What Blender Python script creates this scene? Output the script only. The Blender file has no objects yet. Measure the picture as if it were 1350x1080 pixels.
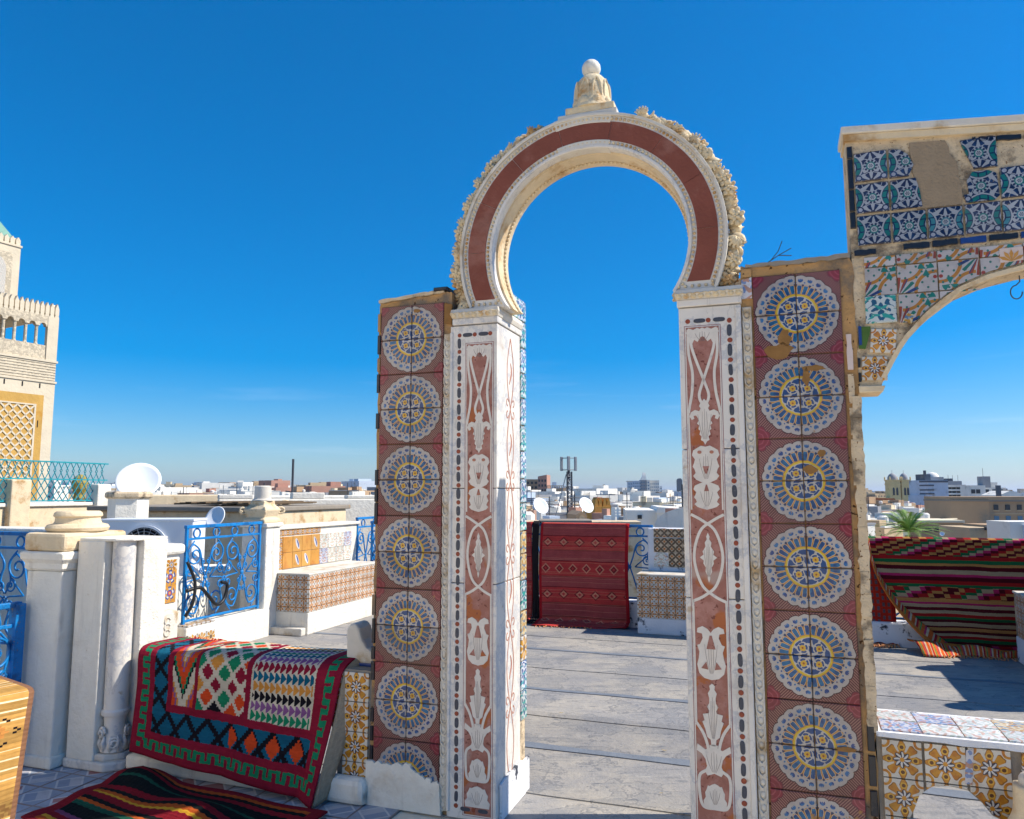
import bpy, math, random
from math import sin, cos, pi, radians, atan, atan2, sqrt, tan, hypot
from mathutils import Vector, Matrix

scene = bpy.context.scene
RND = random.Random(11)

# ---------------------------------------------------------------- camera
CAM_Z = 1.60
F_PX = 995.0
PITCH = atan(109.0 / F_PX)
cam_data = bpy.data.cameras.new('camera')
cam = bpy.data.objects.new('camera', cam_data)
scene.collection.objects.link(cam)
cam.location = (0, 0, CAM_Z)
cam.rotation_euler = (pi / 2 + PITCH, 0, 0)
cam_data.sensor_width = 36.0
cam_data.lens = 36.0 * F_PX / 1350.0
cam_data.clip_start = 0.05
cam_data.clip_end = 60000
scene.camera = cam

# ---------------------------------------------------------------- sky, sun, exposure
SUN_EL = radians(46.0)
SUN_AZ = radians(90.0)          # compass-like: 0 = +Y (view direction), 90 = +X (right)
world = bpy.data.worlds.new('World')
scene.world = world
world.use_nodes = True
wn = world.node_tree
wn.nodes.clear()
sky_tex = wn.nodes.new('ShaderNodeTexSky')
sky_tex.sky_type = 'NISHITA'
sky_tex.sun_disc = False
sky_tex.sun_elevation = SUN_EL
sky_tex.sun_rotation = SUN_AZ
sky_tex.altitude = 0
sky_tex.air_density = 1.0
sky_tex.dust_density = 0.6
sky_tex.ozone_density = 10.0
hsv = wn.nodes.new('ShaderNodeHueSaturation')
hsv.inputs['Saturation'].default_value = 1.5
gam = wn.nodes.new('ShaderNodeGamma')
gam.inputs['Gamma'].default_value = 0.85
hsv.inputs['Value'].default_value = 1.0
# faint high cirrus, the same all round the horizon
w_tc = wn.nodes.new('ShaderNodeTexCoord')
w_mp = wn.nodes.new('ShaderNodeMapping')
w_mp.inputs['Scale'].default_value = (2.2, 2.2, 26.0)
w_nz = wn.nodes.new('ShaderNodeTexNoise')
w_nz.inputs['Scale'].default_value = 1.6
w_nz.inputs['Detail'].default_value = 6.0
w_nz.inputs['Roughness'].default_value = 0.62
w_rg = wn.nodes.new('ShaderNodeMapRange')
w_rg.inputs[1].default_value = 0.57
w_rg.inputs[2].default_value = 0.80
w_rg.inputs[4].default_value = 0.13
w_mx = wn.nodes.new('ShaderNodeMix')
w_mx.data_type = 'RGBA'
w_mx.inputs[7].default_value = (6.0, 6.6, 7.4, 1.0)
wn.links.new(w_tc.outputs['Generated'], w_mp.inputs[0])
wn.links.new(w_mp.outputs[0], w_nz.inputs['Vector'])
wn.links.new(w_nz.outputs[0], w_rg.inputs[0])
w_sz = wn.nodes.new('ShaderNodeSeparateXYZ')
wn.links.new(w_tc.outputs['Generated'], w_sz.inputs[0])
w_lo = wn.nodes.new('ShaderNodeMapRange')
w_lo.interpolation_type = 'SMOOTHSTEP'
w_lo.inputs[1].default_value = 0.22
w_lo.inputs[2].default_value = 0.06
wn.links.new(w_sz.outputs[2], w_lo.inputs[0])
w_mu = wn.nodes.new('ShaderNodeMath')
w_mu.operation = 'MULTIPLY'
wn.links.new(w_rg.outputs[0], w_mu.inputs[0])
wn.links.new(w_lo.outputs[0], w_mu.inputs[1])
wn.links.new(w_mu.outputs[0], w_mx.inputs[0])
wn.links.new(hsv.outputs[0], w_mx.inputs[6])
bg = wn.nodes.new('ShaderNodeBackground')
bg.inputs['Strength'].default_value = 0.135
wo = wn.nodes.new('ShaderNodeOutputWorld')
wn.links.new(sky_tex.outputs[0], gam.inputs['Color'])
wn.links.new(gam.outputs[0], hsv.inputs['Color'])
wn.links.new(w_mx.outputs[2], bg.inputs['Color'])
wn.links.new(bg.outputs[0], wo.inputs['Surface'])

sun_data = bpy.data.lights.new('sun', 'SUN')
sun_data.energy = 4.6
sun_data.angle = radians(0.53)
sun_data.color = (1.0, 0.93, 0.82)
sun = bpy.data.objects.new('sun', sun_data)
scene.collection.objects.link(sun)
sd = Vector((sin(SUN_AZ) * cos(SUN_EL), cos(SUN_AZ) * cos(SUN_EL), sin(SUN_EL)))
sun.rotation_euler = sd.to_track_quat('Z', 'Y').to_euler()

scene.view_settings.view_transform = 'Standard'
scene.view_settings.look = 'None'
scene.view_settings.gamma = 1.0
scene.view_settings.use_curve_mapping = False
scene.view_settings.exposure = 0.60
scene.cycles.max_bounces = 6
scene.cycles.use_denoising = True

# ---------------------------------------------------------------- the terrace grid
# the whole roof terrace is one rectangular grid turned 19.44 degrees: u runs along the
# archway, v runs back from its front face, z up from the floor
TH = radians(19.44)
GO = Vector((-0.544, 4.033))
GE = Vector((cos(TH), -sin(TH)))
GB = Vector((sin(TH), cos(TH)))


def G(u, v, z=0.0):
    p = GO + GE * u + GB * v
    return Vector((p.x, p.y, z))


def at(px, py, Y):
    """a point Y metres ahead that is seen in the given direction"""
    a = (px - 675.0) / F_PX
    b = -(py - 540.0) / F_PX
    c, s = cos(PITCH), sin(PITCH)
    d = (a, c - b * s, s + b * c)
    k = Y / d[1]
    return Vector((d[0] * k, Y, d[2] * k + CAM_Z))


# ---------------------------------------------------------------- node material builder
def lin(c):
    return tuple((x / 12.92 if x <= 0.04045 else ((x + 0.055) / 1.055) ** 2.4) for x in c[:3]) + (1.0,)


def rgb(h):
    h = h.lstrip('#')
    return lin(tuple(int(h[i:i + 2], 16) / 255.0 for i in (0, 2, 4)))


class S:
    """a scalar socket with arithmetic"""
    def __init__(self, b, k):
        self.b, self.k = b, k

    def __add__(self, o): return self.b.m('ADD', self, o)
    __radd__ = __add__
    def __sub__(self, o): return self.b.m('SUBTRACT', self, o)
    def __rsub__(self, o): return self.b.m('SUBTRACT', o, self)
    def __mul__(self, o): return self.b.m('MULTIPLY', self, o)
    __rmul__ = __mul__
    def __truediv__(self, o): return self.b.m('DIVIDE', self, o)
    def __rtruediv__(self, o): return self.b.m('DIVIDE', o, self)
    def __neg__(self): return self.b.m('MULTIPLY', self, -1.0)
    def __lt__(self, o): return self.b.m('LESS_THAN', self, o)
    def __gt__(self, o): return self.b.m('GREATER_THAN', self, o)
    def __and__(self, o): return self.b.m('MULTIPLY', self, o)
    def __or__(self, o): return self.b.m('MAXIMUM', self, o)
    def inv(self): return self.b.m('SUBTRACT', 1.0, self)
    def abs(self): return self.b.m('ABSOLUTE', self, 0.0)
    def floor(self): return self.b.m('FLOOR', self, 0.0)
    def frac(self): return self.b.m('FRACT', self, 0.0)
    def sqrt(self): return self.b.m('SQRT', self, 0.0)
    def sin(self): return self.b.m('SINE', self, 0.0)
    def cos(self): return self.b.m('COSINE', self, 0.0)


class Mat:
    def __init__(self, name):
        self.mat = bpy.data.materials.new(name)
        self.mat.use_nodes = True
        self.nt = self.mat.node_tree
        self.nt.nodes.clear()
        self._c = {}

    def n(self, t):
        return self.nt.nodes.new(t)

    def put(self, sock, v):
        if isinstance(v, S):
            self.nt.links.new(v.k, sock)
        elif hasattr(v, 'is_output'):
            self.nt.links.new(v, sock)
        else:
            sock.default_value = v

    def m(self, op, a, b):
        nd = self.n('ShaderNodeMath')
        nd.operation = op
        self.put(nd.inputs[0], a if isinstance(a, S) else float(a))
        self.put(nd.inputs[1], b if isinstance(b, S) else float(b))
        return S(self, nd.outputs[0])

    def mn(self, a, b): return self.m('MINIMUM', a, b)
    def mx(self, a, b): return self.m('MAXIMUM', a, b)
    def atan2(self, a, b): return self.m('ARCTAN2', a, b)
    def ln(self, a, b): return (a * a + b * b).sqrt()

    def step(self, v, lo, hi):
        nd = self.n('ShaderNodeMapRange')
        nd.interpolation_type = 'SMOOTHSTEP'
        self.put(nd.inputs[0], v)
        nd.inputs[1].default_value = lo
        nd.inputs[2].default_value = hi
        return S(self, nd.outputs[0])

    def tc(self, which):
        if 'tc' not in self._c:
            self._c['tc'] = self.n('ShaderNodeTexCoord')
        return self._c['tc'].outputs[which]

    def xyz(self, which='Object'):
        k = 'xyz' + which
        if k not in self._c:
            nd = self.n('ShaderNodeSeparateXYZ')
            if which == 'World':
                g = self.n('ShaderNodeNewGeometry')
                self.nt.links.new(g.outputs['Position'], nd.inputs[0])
            else:
                self.nt.links.new(self.tc(which), nd.inputs[0])
            self._c[k] = tuple(S(self, o) for o in nd.outputs)
        return self._c[k]

    def rand(self):
        if 'oi' not in self._c:
            self._c['oi'] = self.n('ShaderNodeObjectInfo')
        return S(self, self._c['oi'].outputs['Random'])

    def noise(self, scale, detail=3.0, which='Object', rough=0.55, stretch=None):
        nd = self.n('ShaderNodeTexNoise')
        nd.inputs['Scale'].default_value = scale
        nd.inputs['Detail'].default_value = detail
        nd.inputs['Roughness'].default_value = rough
        if which == 'World':
            g = self.n('ShaderNodeNewGeometry')
            src = g.outputs['Position']
        else:
            src = self.tc(which)
        if stretch:
            mp = self.n('ShaderNodeMapping')
            mp.inputs['Scale'].default_value = stretch
            self.nt.links.new(src, mp.inputs[0])
            src = mp.outputs[0]
        self.nt.links.new(src, nd.inputs['Vector'])
        return S(self, nd.outputs[0])

    def vec(self, x, y, z=0.0):
        nd = self.n('ShaderNodeCombineXYZ')
        for i, v in enumerate((x, y, z)):
            self.put(nd.inputs[i], v)
        return nd.outputs[0]

    def white(self, x, y, z=0.0):
        nd = self.n('ShaderNodeTexWhiteNoise')
        nd.noise_dimensions = '3D'
        self.nt.links.new(self.vec(x, y, z), nd.inputs[0])
        return S(self, nd.outputs[0])

    def mix(self, f, a, b):
        nd = self.n('ShaderNodeMix')
        nd.data_type = 'RGBA'
        self.put(nd.inputs[0], f)
        self.put(nd.inputs[6], a)
        self.put(nd.inputs[7], b)
        return nd.outputs[2]

    def over(self, base, *layers):
        for mask, col in layers:
            base = self.mix(mask, base, col)
        return base

    def mul(self, col, f):
        nd = self.n('ShaderNodeMix')
        nd.data_type = 'RGBA'
        nd.blend_type = 'MULTIPLY'
        nd.inputs[0].default_value = 1.0
        self.put(nd.inputs[6], col)
        cc = self.n('ShaderNodeCombineColor')
        for i in range(3):
            self.put(cc.inputs[i], f)
        self.nt.links.new(cc.outputs[0], nd.inputs[7])
        return nd.outputs[2]

    def ramp(self, f, stops, const=True):
        nd = self.n('ShaderNodeValToRGB')
        cr = nd.color_ramp
        cr.interpolation = 'CONSTANT' if const else 'LINEAR'
        while len(cr.elements) < len(stops):
            cr.elements.new(0.5)
        for e, (p, c) in zip(cr.elements, stops):
            e.position = p
            e.color = c
        # positions may have been re-sorted: set again in order
        for e, (p, c) in zip(cr.elements, stops):
            e.position = p
            e.color = c
        self.put(nd.inputs[0], f)
        return nd.outputs[0]

    def out(self, col, rough=0.8, bump=None, bump_d=0.002, spec=0.3, metal=0.0, extra=None):
        p = self.n('ShaderNodeBsdfPrincipled')
        self.put(p.inputs['Base Color'], col)
        self.put(p.inputs['Roughness'], rough)
        p.inputs['Specular IOR Level'].default_value = spec
        p.inputs['Metallic'].default_value = metal
        if bump is not None:
            bn = self.n('ShaderNodeBump')
            bn.inputs['Strength'].default_value = 1.0
            bn.inputs['Distance'].default_value = bump_d
            self.put(bn.inputs['Height'], bump)
            self.nt.links.new(bn.outputs[0], p.inputs['Normal'])
        if extra:
            extra(self, p)
        o = self.n('ShaderNodeOutputMaterial')
        self.nt.links.new(p.outputs[0], o.inputs['Surface'])
        return self.mat


def fin(b, col, rough=0.8, amt=0.25, sc=6.0, bump_sc=60.0, bump_d=0.0015, spec=0.3, which='Object'):
    """weathering: tone mottling and fine relief"""
    nz = b.noise(sc, 5.0, which)
    col = b.mul(col, nz * amt * 1.6 + (1.0 - amt * 0.8))
    return b.out(col, rough, b.noise(bump_sc, 4.0, which), bump_d, spec)


def simple(name, h, rough=0.8, amt=0.25, sc=6.0, bump_sc=60.0, bump_d=0.0015, spec=0.3, which='Object', stain=None, stain_sc=3.0, stain_t=(0.58, 0.72), speck=None):
    b = Mat(name)
    col = rgb(h)
    if stain:
        col = b.mix(b.step(b.noise(stain_sc, 6.0, which, 0.65), *stain_t), col, rgb(stain))
    if speck:
        col = b.mix(b.step(b.noise(stain_sc * 9, 3.0, which), 0.64, 0.68), col, rgb(speck))
    return fin(b, col, rough, amt, sc, bump_sc, bump_d, spec, which)


M = {}
def limewash():
    b = Mat('whitewash')
    stain = b.step(b.noise(2.4, 6.0, 'World', 0.65), 0.54, 0.78)
    streak = b.step(b.noise(7.0, 5.0, 'World', 0.6, (1.6, 1.6, 0.22)), 0.55, 0.78)
    chip = b.step(b.noise(9.0, 6.0, 'World', 0.7), 0.68, 0.70)
    col = b.over(rgb('#e0dacd'), (stain * 0.8, rgb('#c2b29c')), (streak * 0.55, rgb('#a9a196')), (chip * 0.8, rgb('#b39d80')))
    nz = b.noise(5.0, 5.0, 'World')
    col = b.mul(col, nz * 0.25 + 0.87)
    h = b.noise(14.0, 5.0, 'World', 0.6) * 1.0 + b.noise(70.0, 3.0, 'World') * 0.15 - chip * 0.25
    return b.out(col, 0.88, h, 0.014, 0.15)


M['whitewash'] = limewash()
M['whitewash_worn'] = simple('whitewash_worn', '#d8d8da', 0.88, 0.2, 4.0, 40.0, 0.006, 0.2, 'World', '#3f434c', 7.0, (0.56, 0.64))
M['plaster_ochre'] = simple('plaster_ochre', '#b08a5c', 0.9, 0.45, 9.0, 60.0, 0.006, 0.15, 'World', '#74695d', 4.0, (0.45, 0.65), '#4a3422')
M['plaster_edge'] = simple('plaster_edge', '#c9b597', 0.9, 0.4, 10.0, 50.0, 0.008, 0.15, 'World', '#7d705f', 9.0, (0.48, 0.66), '#6f5236')
M['plaster_grey'] = simple('plaster_grey', '#8d8478', 0.9, 0.3, 8.0, 70.0, 0.004, 0.15, 'World', '#9a8468', 5.0)
M['mortar_patch'] = simple('mortar_patch', '#93826c', 0.92, 0.3, 12.0, 80.0, 0.005, 0.1, 'World')
M['terracotta_wear'] = simple('terracotta_wear', '#8c683f', 0.9, 0.4, 20.0, 90.0, 0.002, 0.1, 'World')
M['red_band'] = simple('red_band', '#7f4a3e', 0.85, 0.35, 7.0, 60.0, 0.003, 0.15, 'World', '#8f6155', 5.0, (0.5, 0.7))
M['marble_cap'] = simple('marble_cap', '#cfc8bb', 0.7, 0.3, 8.0, 60.0, 0.003, 0.25, 'World', '#a98f68', 5.0, (0.5, 0.7))
M['carved_stone'] = simple('carved_stone', '#d6c4a2', 0.8, 0.35, 14.0, 55.0, 0.006, 0.2, 'World', '#ae8450', 7.0, (0.48, 0.66))
M['old_stone'] = simple('old_stone', '#d6c3a3', 0.9, 0.35, 7.0, 40.0, 0.006, 0.15, 'World', '#a37f52', 3.5, (0.5, 0.7))
M['dark_slip'] = simple('dark_slip', '#181b25', 0.35, 0.4, 18.0, 60.0, 0.002, 0.5, 'World', '#51483f', 12.0, (0.62, 0.7))
M['blue_slip'] = simple('blue_slip', '#1d3a78', 0.3, 0.35, 18.0, 60.0, 0.002, 0.5, 'World')
M['pink_slip'] = simple('pink_slip', '#cdbab0', 0.4, 0.2, 18.0, 60.0, 0.002, 0.4, 'World')
M['blue_paint'] = simple('blue_paint', '#0777ba', 0.45, 0.3, 14.0, 90.0, 0.0008, 0.4, 'World', '#0a558c', 9.0, (0.5, 0.66), '#7d6a58')
M['teal_paint'] = simple('teal_paint', '#0f8c98', 0.5, 0.2, 5.0, 90.0, 0.0008, 0.4, 'World')
M['bead_dark'] = simple('bead_dark', '#40434d', 0.5, 0.45, 50.0, 160.0, 0.0006, 0.4, 'World', '#6c6a6c', 60.0, (0.6, 0.72))
M['bead_red'] = simple('bead_red', '#8b4028', 0.5, 0.4, 50.0, 160.0, 0.0006, 0.4, 'World', '#a75a38', 40.0)
M['inlay_white'] = simple('inlay_white', '#d3cbc0', 0.6, 0.22, 22.0, 70.0, 0.0015, 0.3, 'World', '#b7b0ab', 16.0, (0.58, 0.75))
M['inlay_line'] = simple('inlay_line', '#8d5c5c', 0.6, 0.3, 30.0, 90.0, 0.0005, 0.3, 'World')
M['inlay_brown'] = simple('inlay_brown', '#a9735f', 0.6, 0.35, 14.0, 90.0, 0.0005, 0.3, 'World', '#7d5148', 8.0)
M['black_rubber'] = simple('black_rubber', '#17181a', 0.5, 0.2, 6.0, 60.0, 0.0008, 0.4)
M['dark_metal'] = simple('dark_metal', '#3d4147', 0.55, 0.25, 5.0, 60.0, 0.001, 0.4)
M['grey_metal'] = simple('grey_metal', '#8b9096', 0.5, 0.25, 5.0, 60.0, 0.001, 0.4)
M['dish_white'] = simple('dish_white', '#e4e6e8', 0.4, 0.12, 3.0, 40.0, 0.0006, 0.4, 'Object', '#b79a78', 2.6, (0.66, 0.8))
M['ac_white'] = simple('ac_white', '#dfe2e6', 0.4, 0.08, 2.0, 90.0, 0.0004, 0.4)
M['void'] = simple('void', '#15161a', 0.9, 0.1)
M['city_ground'] = simple('city_ground', '#8e857a', 0.95, 0.4, 0.02, 0.3, 0.01, 0.1, 'World', '#5d6a4c', 0.006)
M['hill'] = simple('hill', '#6f7f86', 0.95, 0.25, 0.0006, 0.01, 0.1, 0.1, 'World')
M['sea'] = simple('sea', '#3f6f92', 0.35, 0.1, 0.001, 0.02, 0.02, 0.4, 'World')
M['fringe'] = simple('fringe', '#cf8f63', 0.95, 0.3, 30.0, 90.0, 0.001, 0.05)
M['palm_green'] = simple('palm_green', '#7c9a48', 0.6, 0.4, 2.0, 30.0, 0.001, 0.3, 'World')
M['palm_trunk'] = simple('palm_trunk', '#6a5a48', 0.9, 0.4, 6.0, 30.0, 0.01, 0.1)
M['twig'] = simple('twig', '#4d463e', 0.9, 0.3)
M['leaf_green'] = simple('leaf_green', '#47662c', 0.7, 0.4, 8.0)


def marble():
    b = Mat('marble_white')
    a = b.noise(2.2, 7.0, 'World', 0.7)
    v = (a - 0.5).abs()
    vein = b.step(v, 0.0, 0.035).inv()
    w = b.noise(5.0, 6.0, 'World', 0.7, (1.0, 1.0, 0.35))
    vein2 = b.step((w - 0.5).abs(), 0.0, 0.02).inv()
    col = b.over(rgb('#d5cfc6'), (vein * 0.5, rgb('#9aa0ac')), (vein2 * 0.4, rgb('#a6a29e')),
                 (b.step(b.noise(3.1, 5.0, 'World'), 0.58, 0.74), rgb('#bdb4aa')),
                 (b.step(b.noise(9.0, 5.0, 'World'), 0.66, 0.74) * 0.7, rgb('#a58a66')))
    return fin(b, col, 0.5, 0.16, 5.0, 50.0, 0.0015, 0.35, 'World')


M['marble_white'] = marble()


def red_marble():
    b = Mat('red_marble')
    n1 = b.noise(16.0, 5.0, 'World', 0.65)
    n2 = b.noise(7.0, 4.0, 'World')
    n3 = b.noise(45.0, 3.0, 'World')
    col = b.over(rgb('#935f52'), (b.step(n1, 0.42, 0.62), rgb('#a57468')), (b.step(n2, 0.57, 0.62), rgb('#a0592f')),
                 (b.step(n1, 0.66, 0.72), rgb('#b47a6c')), (b.step(n3, 0.62, 0.66), rgb('#6f3a30')),
                 (b.step(b.noise(4.0, 2.0, 'World'), 0.62, 0.68), rgb('#a78c80')))
    return fin(b, col, 0.5, 0.3, 9.0, 90.0, 0.0008, 0.35, 'World')


M['red_marble'] = red_marble()


# ---------------------------------------------------------------- painted tile materials
def chips(b, col, t=0.70, c='#a1743f', sc=7.0):
    n = b.noise(sc, 6.0, 'World', 0.62)
    return b.mix(b.step(n, t, t + 0.02), col, rgb(c))


def tile_finish(b, col, t=0.70, rough=0.32, chip='#a1743f'):
    r = b.rand()
    col = b.mix((r * 7.31).frac() * 0.13, col, rgb('#8b8078'))
    col = b.mul(col, (r * 3.7).frac() * 0.28 + 0.80)
    col = chips(b, col, t, chip)
    fine = b.noise(24.0, 5.0, 'World', 0.7)
    col = b.mix(b.step(fine, 0.67, 0.71) * 0.8, col, rgb(chip))
    dirt = b.step(b.noise(11.0, 6.0, 'World', 0.7), 0.45, 0.8)
    col = b.mul(col, 1.0 - dirt * 0.35)
    return b.out(col, rough, b.noise(30.0, 4.0, 'World'), 0.0012, 0.45)


def medallion(size=0.19):
    b = Mat('medallion_tile')
    x, y, z = b.xyz()
    wob = (b.noise(60.0, 2.0, 'World') - 0.5) * 0.035
    rj = (b.rand() * 5.3).frac() - 0.5
    rk = (b.rand() * 9.7).frac() - 0.5
    X = x / size + 0.5 + wob + rj * 0.028
    Y = z / size + 0.5 + wob + rk * 0.028
    r = b.ln(X, Y)
    th = b.atan2(Y, X)
    TAU = 2 * pi
    nv = b.noise(35.0, 2.0, 'World')
    cream = rgb('#ada49c')
    blue = b.mix(b.step(nv, 0.35, 0.65), rgb('#0a3a70'), rgb('#1a6690'))
    navy = rgb('#173058')
    # outside: hatching and the crimson corner flower
    hatch = ((X - Y) * 15.0).frac() < 0.55
    outer = b.mix(hatch, rgb('#94685c'), rgb('#561a20'))
    cx, cy = 1.0 - X, 1.0 - Y
    dc = b.ln(cx, cy)
    ac = b.atan2(cy, cx)
    lob = (ac * 4.0).sin().abs() * 0.05 + 0.245
    outer = b.over(outer, (dc < lob + 0.02, rgb('#5e1d2c')), (dc < lob, rgb('#7e1c2c')),
                   (((dc * 60.0).sin() > 0.75) & (dc < lob), rgb('#96424c')))
    # scalloped white ring
    RS = (th * 12.0).sin().abs().sqrt() * 0.045 + 0.895
    col = b.over(outer, (r < RS + 0.022, rgb('#40151f')), (r < RS, cream))
    # lotus buds and dots
    a24 = (th * (24 / TAU)).frac() - 0.5
    q = a24 * (TAU / 24) * 0.83
    p = r - 0.825
    bud = (b.ln(q / 0.058, p / 0.052) < 1.0) & (p < (q * 95.0).cos().abs() * 0.036 + 0.004)
    a24b = (th * (24 / TAU) + 0.5).frac() - 0.5
    dot = b.ln(a24b * (TAU / 24) * 0.765, r - 0.765) < 0.019
    col = b.over(col, (bud | dot, b.mix(b.step(nv, 0.4, 0.6), rgb('#143a7a'), rgb('#2a689c'))))
    # petals
    a28 = (th * (28 / TAU)).frac() - 0.5
    tip = b.mx(r - 0.63, 0.0) / 0.085
    h = b.mx(1.0 - tip * tip, 0.0).sqrt() * 0.5 
    aa = a28.abs()
    col = b.over(col, ((r < 0.725) & (aa > 0.33), navy), ((aa < h), rgb('#bf842a')), ((aa < h * 0.78) & (r < 0.70), rgb('#bfb4a4')),
                 ((aa < h * 0.66) & (r < 0.69) & (r > 0.485), blue))
    col = b.over(col, (r < 0.485, rgb('#b97f2c')), (r < 0.468, rgb('#d0ae24')), (r < 0.425, rgb('#b9b1a6')))
    # inner quarter: rosette on blue leaves
    dx, dy = X - 0.175, Y - 0.175
    d = b.ln(dx, dy)
    da = b.atan2(dy, dx)
    leaf = ((da * 5.0 + d * 22.0).sin() > -0.5) & (r < 0.405) & (d > 0.135)
    rim = ((r - 0.385).abs() < 0.022) & ((th * 10.0).sin() > -0.55)
    ring = ((d - 0.09).abs() < 0.02) & ((da * 4.0 + 0.6).sin() > -0.75)
    col = b.over(col, (leaf | rim | ring, rgb('#164278')), (d < 0.068, rgb('#cfa22c')), (d < 0.024, rgb('#9a4a1c')))
    ex = b.mx(x.abs(), z.abs()) / (size / 2)
    grime = b.step(ex + (b.noise(22.0, 4.0, 'World') - 0.5) * 0.5, 0.93, 1.08)
    col = b.mix(grime * 0.75, col, rgb('#6a503c'))
    return tile_finish(b, col, 0.685)


M['medallion'] = medallion()


def arabesque(size=0.138):
    b = Mat('arabesque_tile')
    x, y, z = b.xyz()
    wob = (b.noise(70.0, 2.0) - 0.5) * 0.06
    X = x / (size / 2) + wob
    Y = z / (size / 2) + wob
    ax = X.abs()
    rr = b.rand()
    nv = b.noise(25.0, 3.0, 'World')
    navy = b.mix(b.step(nv, 0.45, 0.7), rgb('#142a58'), rgb('#1f4a80'))
    teal = b.mix(rr > 0.45, rgb('#1c8a86'), rgb('#4f9fae'))
    col = rgb('#c9cdd4')
    # filler sprigs
    fill = ((ax * 9.0 + (Y * 6.0).sin() * 1.4).sin() * (Y * 10.0 + ax * 4.0).sin()) > -0.02
    col = b.over(col, (fill, navy))
    d = b.ln(X, Y)
    a = b.atan2(Y, ax)
    # leaves either side
    ring = b.ln(ax - 1.42, Y)
    col = b.over(col, ((ring - 0.72).abs() < 0.24, rgb('#c9cdd4')), ((ring - 0.70).abs() < 0.17, navy), (((ring - 0.72).abs() < 0.115) & (((Y * 14.0).sin() > -0.8)), teal))
    # fans top and bottom
    for sy in (1.0, -1.0):
        yy = 1.02 - Y * sy
        df = b.ln(ax, yy)
        af = b.atan2(yy, ax)
        col = b.over(col, (df < 0.62, rgb('#c9cdd4')), ((df < 0.58) & ((af * 7.0).sin() > -0.1), navy), (df < 0.16, navy))
    # centre flower
    col = b.over(col, (d < 0.44, rgb('#c9cdd4')), ((d < 0.42 + 0.0) & ((a * 10.0).cos() > -0.2), navy), (d < 0.28, teal), (d < 0.2, rgb('#d3d6da')),
                 ((d < 0.13) & ((a * 6.0).cos() > 0.0), navy))
    dc = b.ln(ax - 0.74, Y + 0.76)
    col = b.over(col, (dc < 0.21, navy), (dc < 0.13, rgb('#c2c7d6')))
    # some tiles are badly faded
    col = b.mix((rr > 0.86) * 0.65, col, rgb('#8d8e84'))
    col = b.mul(col, 0.62)
    ex = b.mx(X.abs(), Y.abs())
    grime = b.step(ex + (b.noise(26.0, 4.0, 'World') - 0.5) * 0.5, 0.92, 1.08)
    col = b.mix(grime * 0.8, col, rgb('#8a7458'))
    return tile_finish(b, col, 0.70, 0.3, '#a88c66')


M['arabesque'] = arabesque()


def yellow_tile(size=0.15):
    b = Mat('yellow_flower_tile')
    x, y, z = b.xyz()
    wob = (b.noise(70.0, 2.0) - 0.5) * 0.05
    X = x / (size / 2) + wob
    Y = z / (size / 2) + wob
    d = b.ln(X, Y)
    a = b.atan2(Y, X)
    nv = b.noise(30.0, 3.0, 'World')
    och = b.mix(b.step(nv, 0.4, 0.65), rgb('#c98a1c'), rgb('#b26a12'))
    base = rgb('#cfc8bb')
    lob = (a * 4.0).cos().abs() * 0.30 + 0.62
    petal = (d < lob + (a * 12.0).cos() * 0.06) & (d > 0.36)
    gap = ((a * 4.0).sin().abs() > 0.93) & (d > 0.45)
    col = b.over(base, (d < lob + 0.06 + (a * 12.0).cos() * 0.06, rgb('#8a5a18')), (petal, och), (gap, base))
    # brown hearts on the axes
    u = b.mx(X.abs(), Y.abs())
    w = b.mn(X.abs(), Y.abs())
    heart = b.ln(u - 0.66, w)
    col = b.over(col, (heart < 0.17, rgb('#d9a436')), (heart < 0.10, rgb('#5f3512')))
    cor = b.ln(X.abs() - 0.92, Y.abs() - 0.92)
    col = b.over(col, (cor < 0.34, och), (cor < 0.2, base))
    # star
    st = (a * 4.0).cos().abs() * 0.2 + 0.24
    col = b.over(col, (d < st + 0.03, rgb('#2a2838')), (d < st - 0.02, rgb('#d4d0cc')), ((d < st) & ((a * 8.0).sin() > 0.35), rgb('#2c2a3d')), (d < 0.12, rgb('#cf8e22')))
    return tile_finish(b, col, 0.73, 0.3, '#a98550')


M['yellow_flower'] = yellow_tile()


def leaf_tile(size=0.16):
    b = Mat('leaf_spray_tile')
    x, y, z = b.xyz()
    X = x / size + 0.5
    Y = z / size + 0.5
    r = b.ln(X, Y)
    th = b.atan2(Y, X)
    base = rgb('#cdc6c4')
    fanw = ((th * 18.0).sin() > (r - 0.32).abs() * 2.2 - 0.35) & (r < 0.56) & (r > 0.07)
    cell = ((th * (18.0 / (2 * pi))).floor() * 0.5).frac()
    fcol = b.mix(cell > 0.25, rgb('#1d7a6c'), rgb('#2a3f7d'))
    fcol = b.mix((th > 1.1), fcol, rgb('#a3472a'))
    arc1 = b.ln(X - 0.95, Y - 0.15)
    arc2 = b.ln(X - 0.15, Y - 0.95)
    sp = b.ln(X - 0.72, Y - 0.74)
    sa = b.atan2(Y - 0.74, X - 0.72)
    col = b.over(base, (((arc1 - 0.5).abs() < 0.045) & (Y > 0.1), rgb('#c48426')), (((arc2 - 0.5).abs() < 0.045) & (X > 0.1), rgb('#c48426')),
                 (fanw, fcol), ((sp < 0.2) & ((sa * 3.0).sin() > 0.2), rgb('#1f8579')),
                 (b.ln(X - 0.45, Y - 0.93) < 0.05, rgb('#a83b28')), (b.ln(X - 0.93, Y - 0.5) < 0.05, rgb('#a83b28')),
                 (((X * 23.0).sin() * (Y * 21.0).sin() > 0.78) & (r > 0.45), rgb('#277a70')))
    col = b.mul(col, 0.80)
    return tile_finish(b, col, 0.66, 0.3, '#a5824e')


M['leaf_spray'] = leaf_tile()


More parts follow.
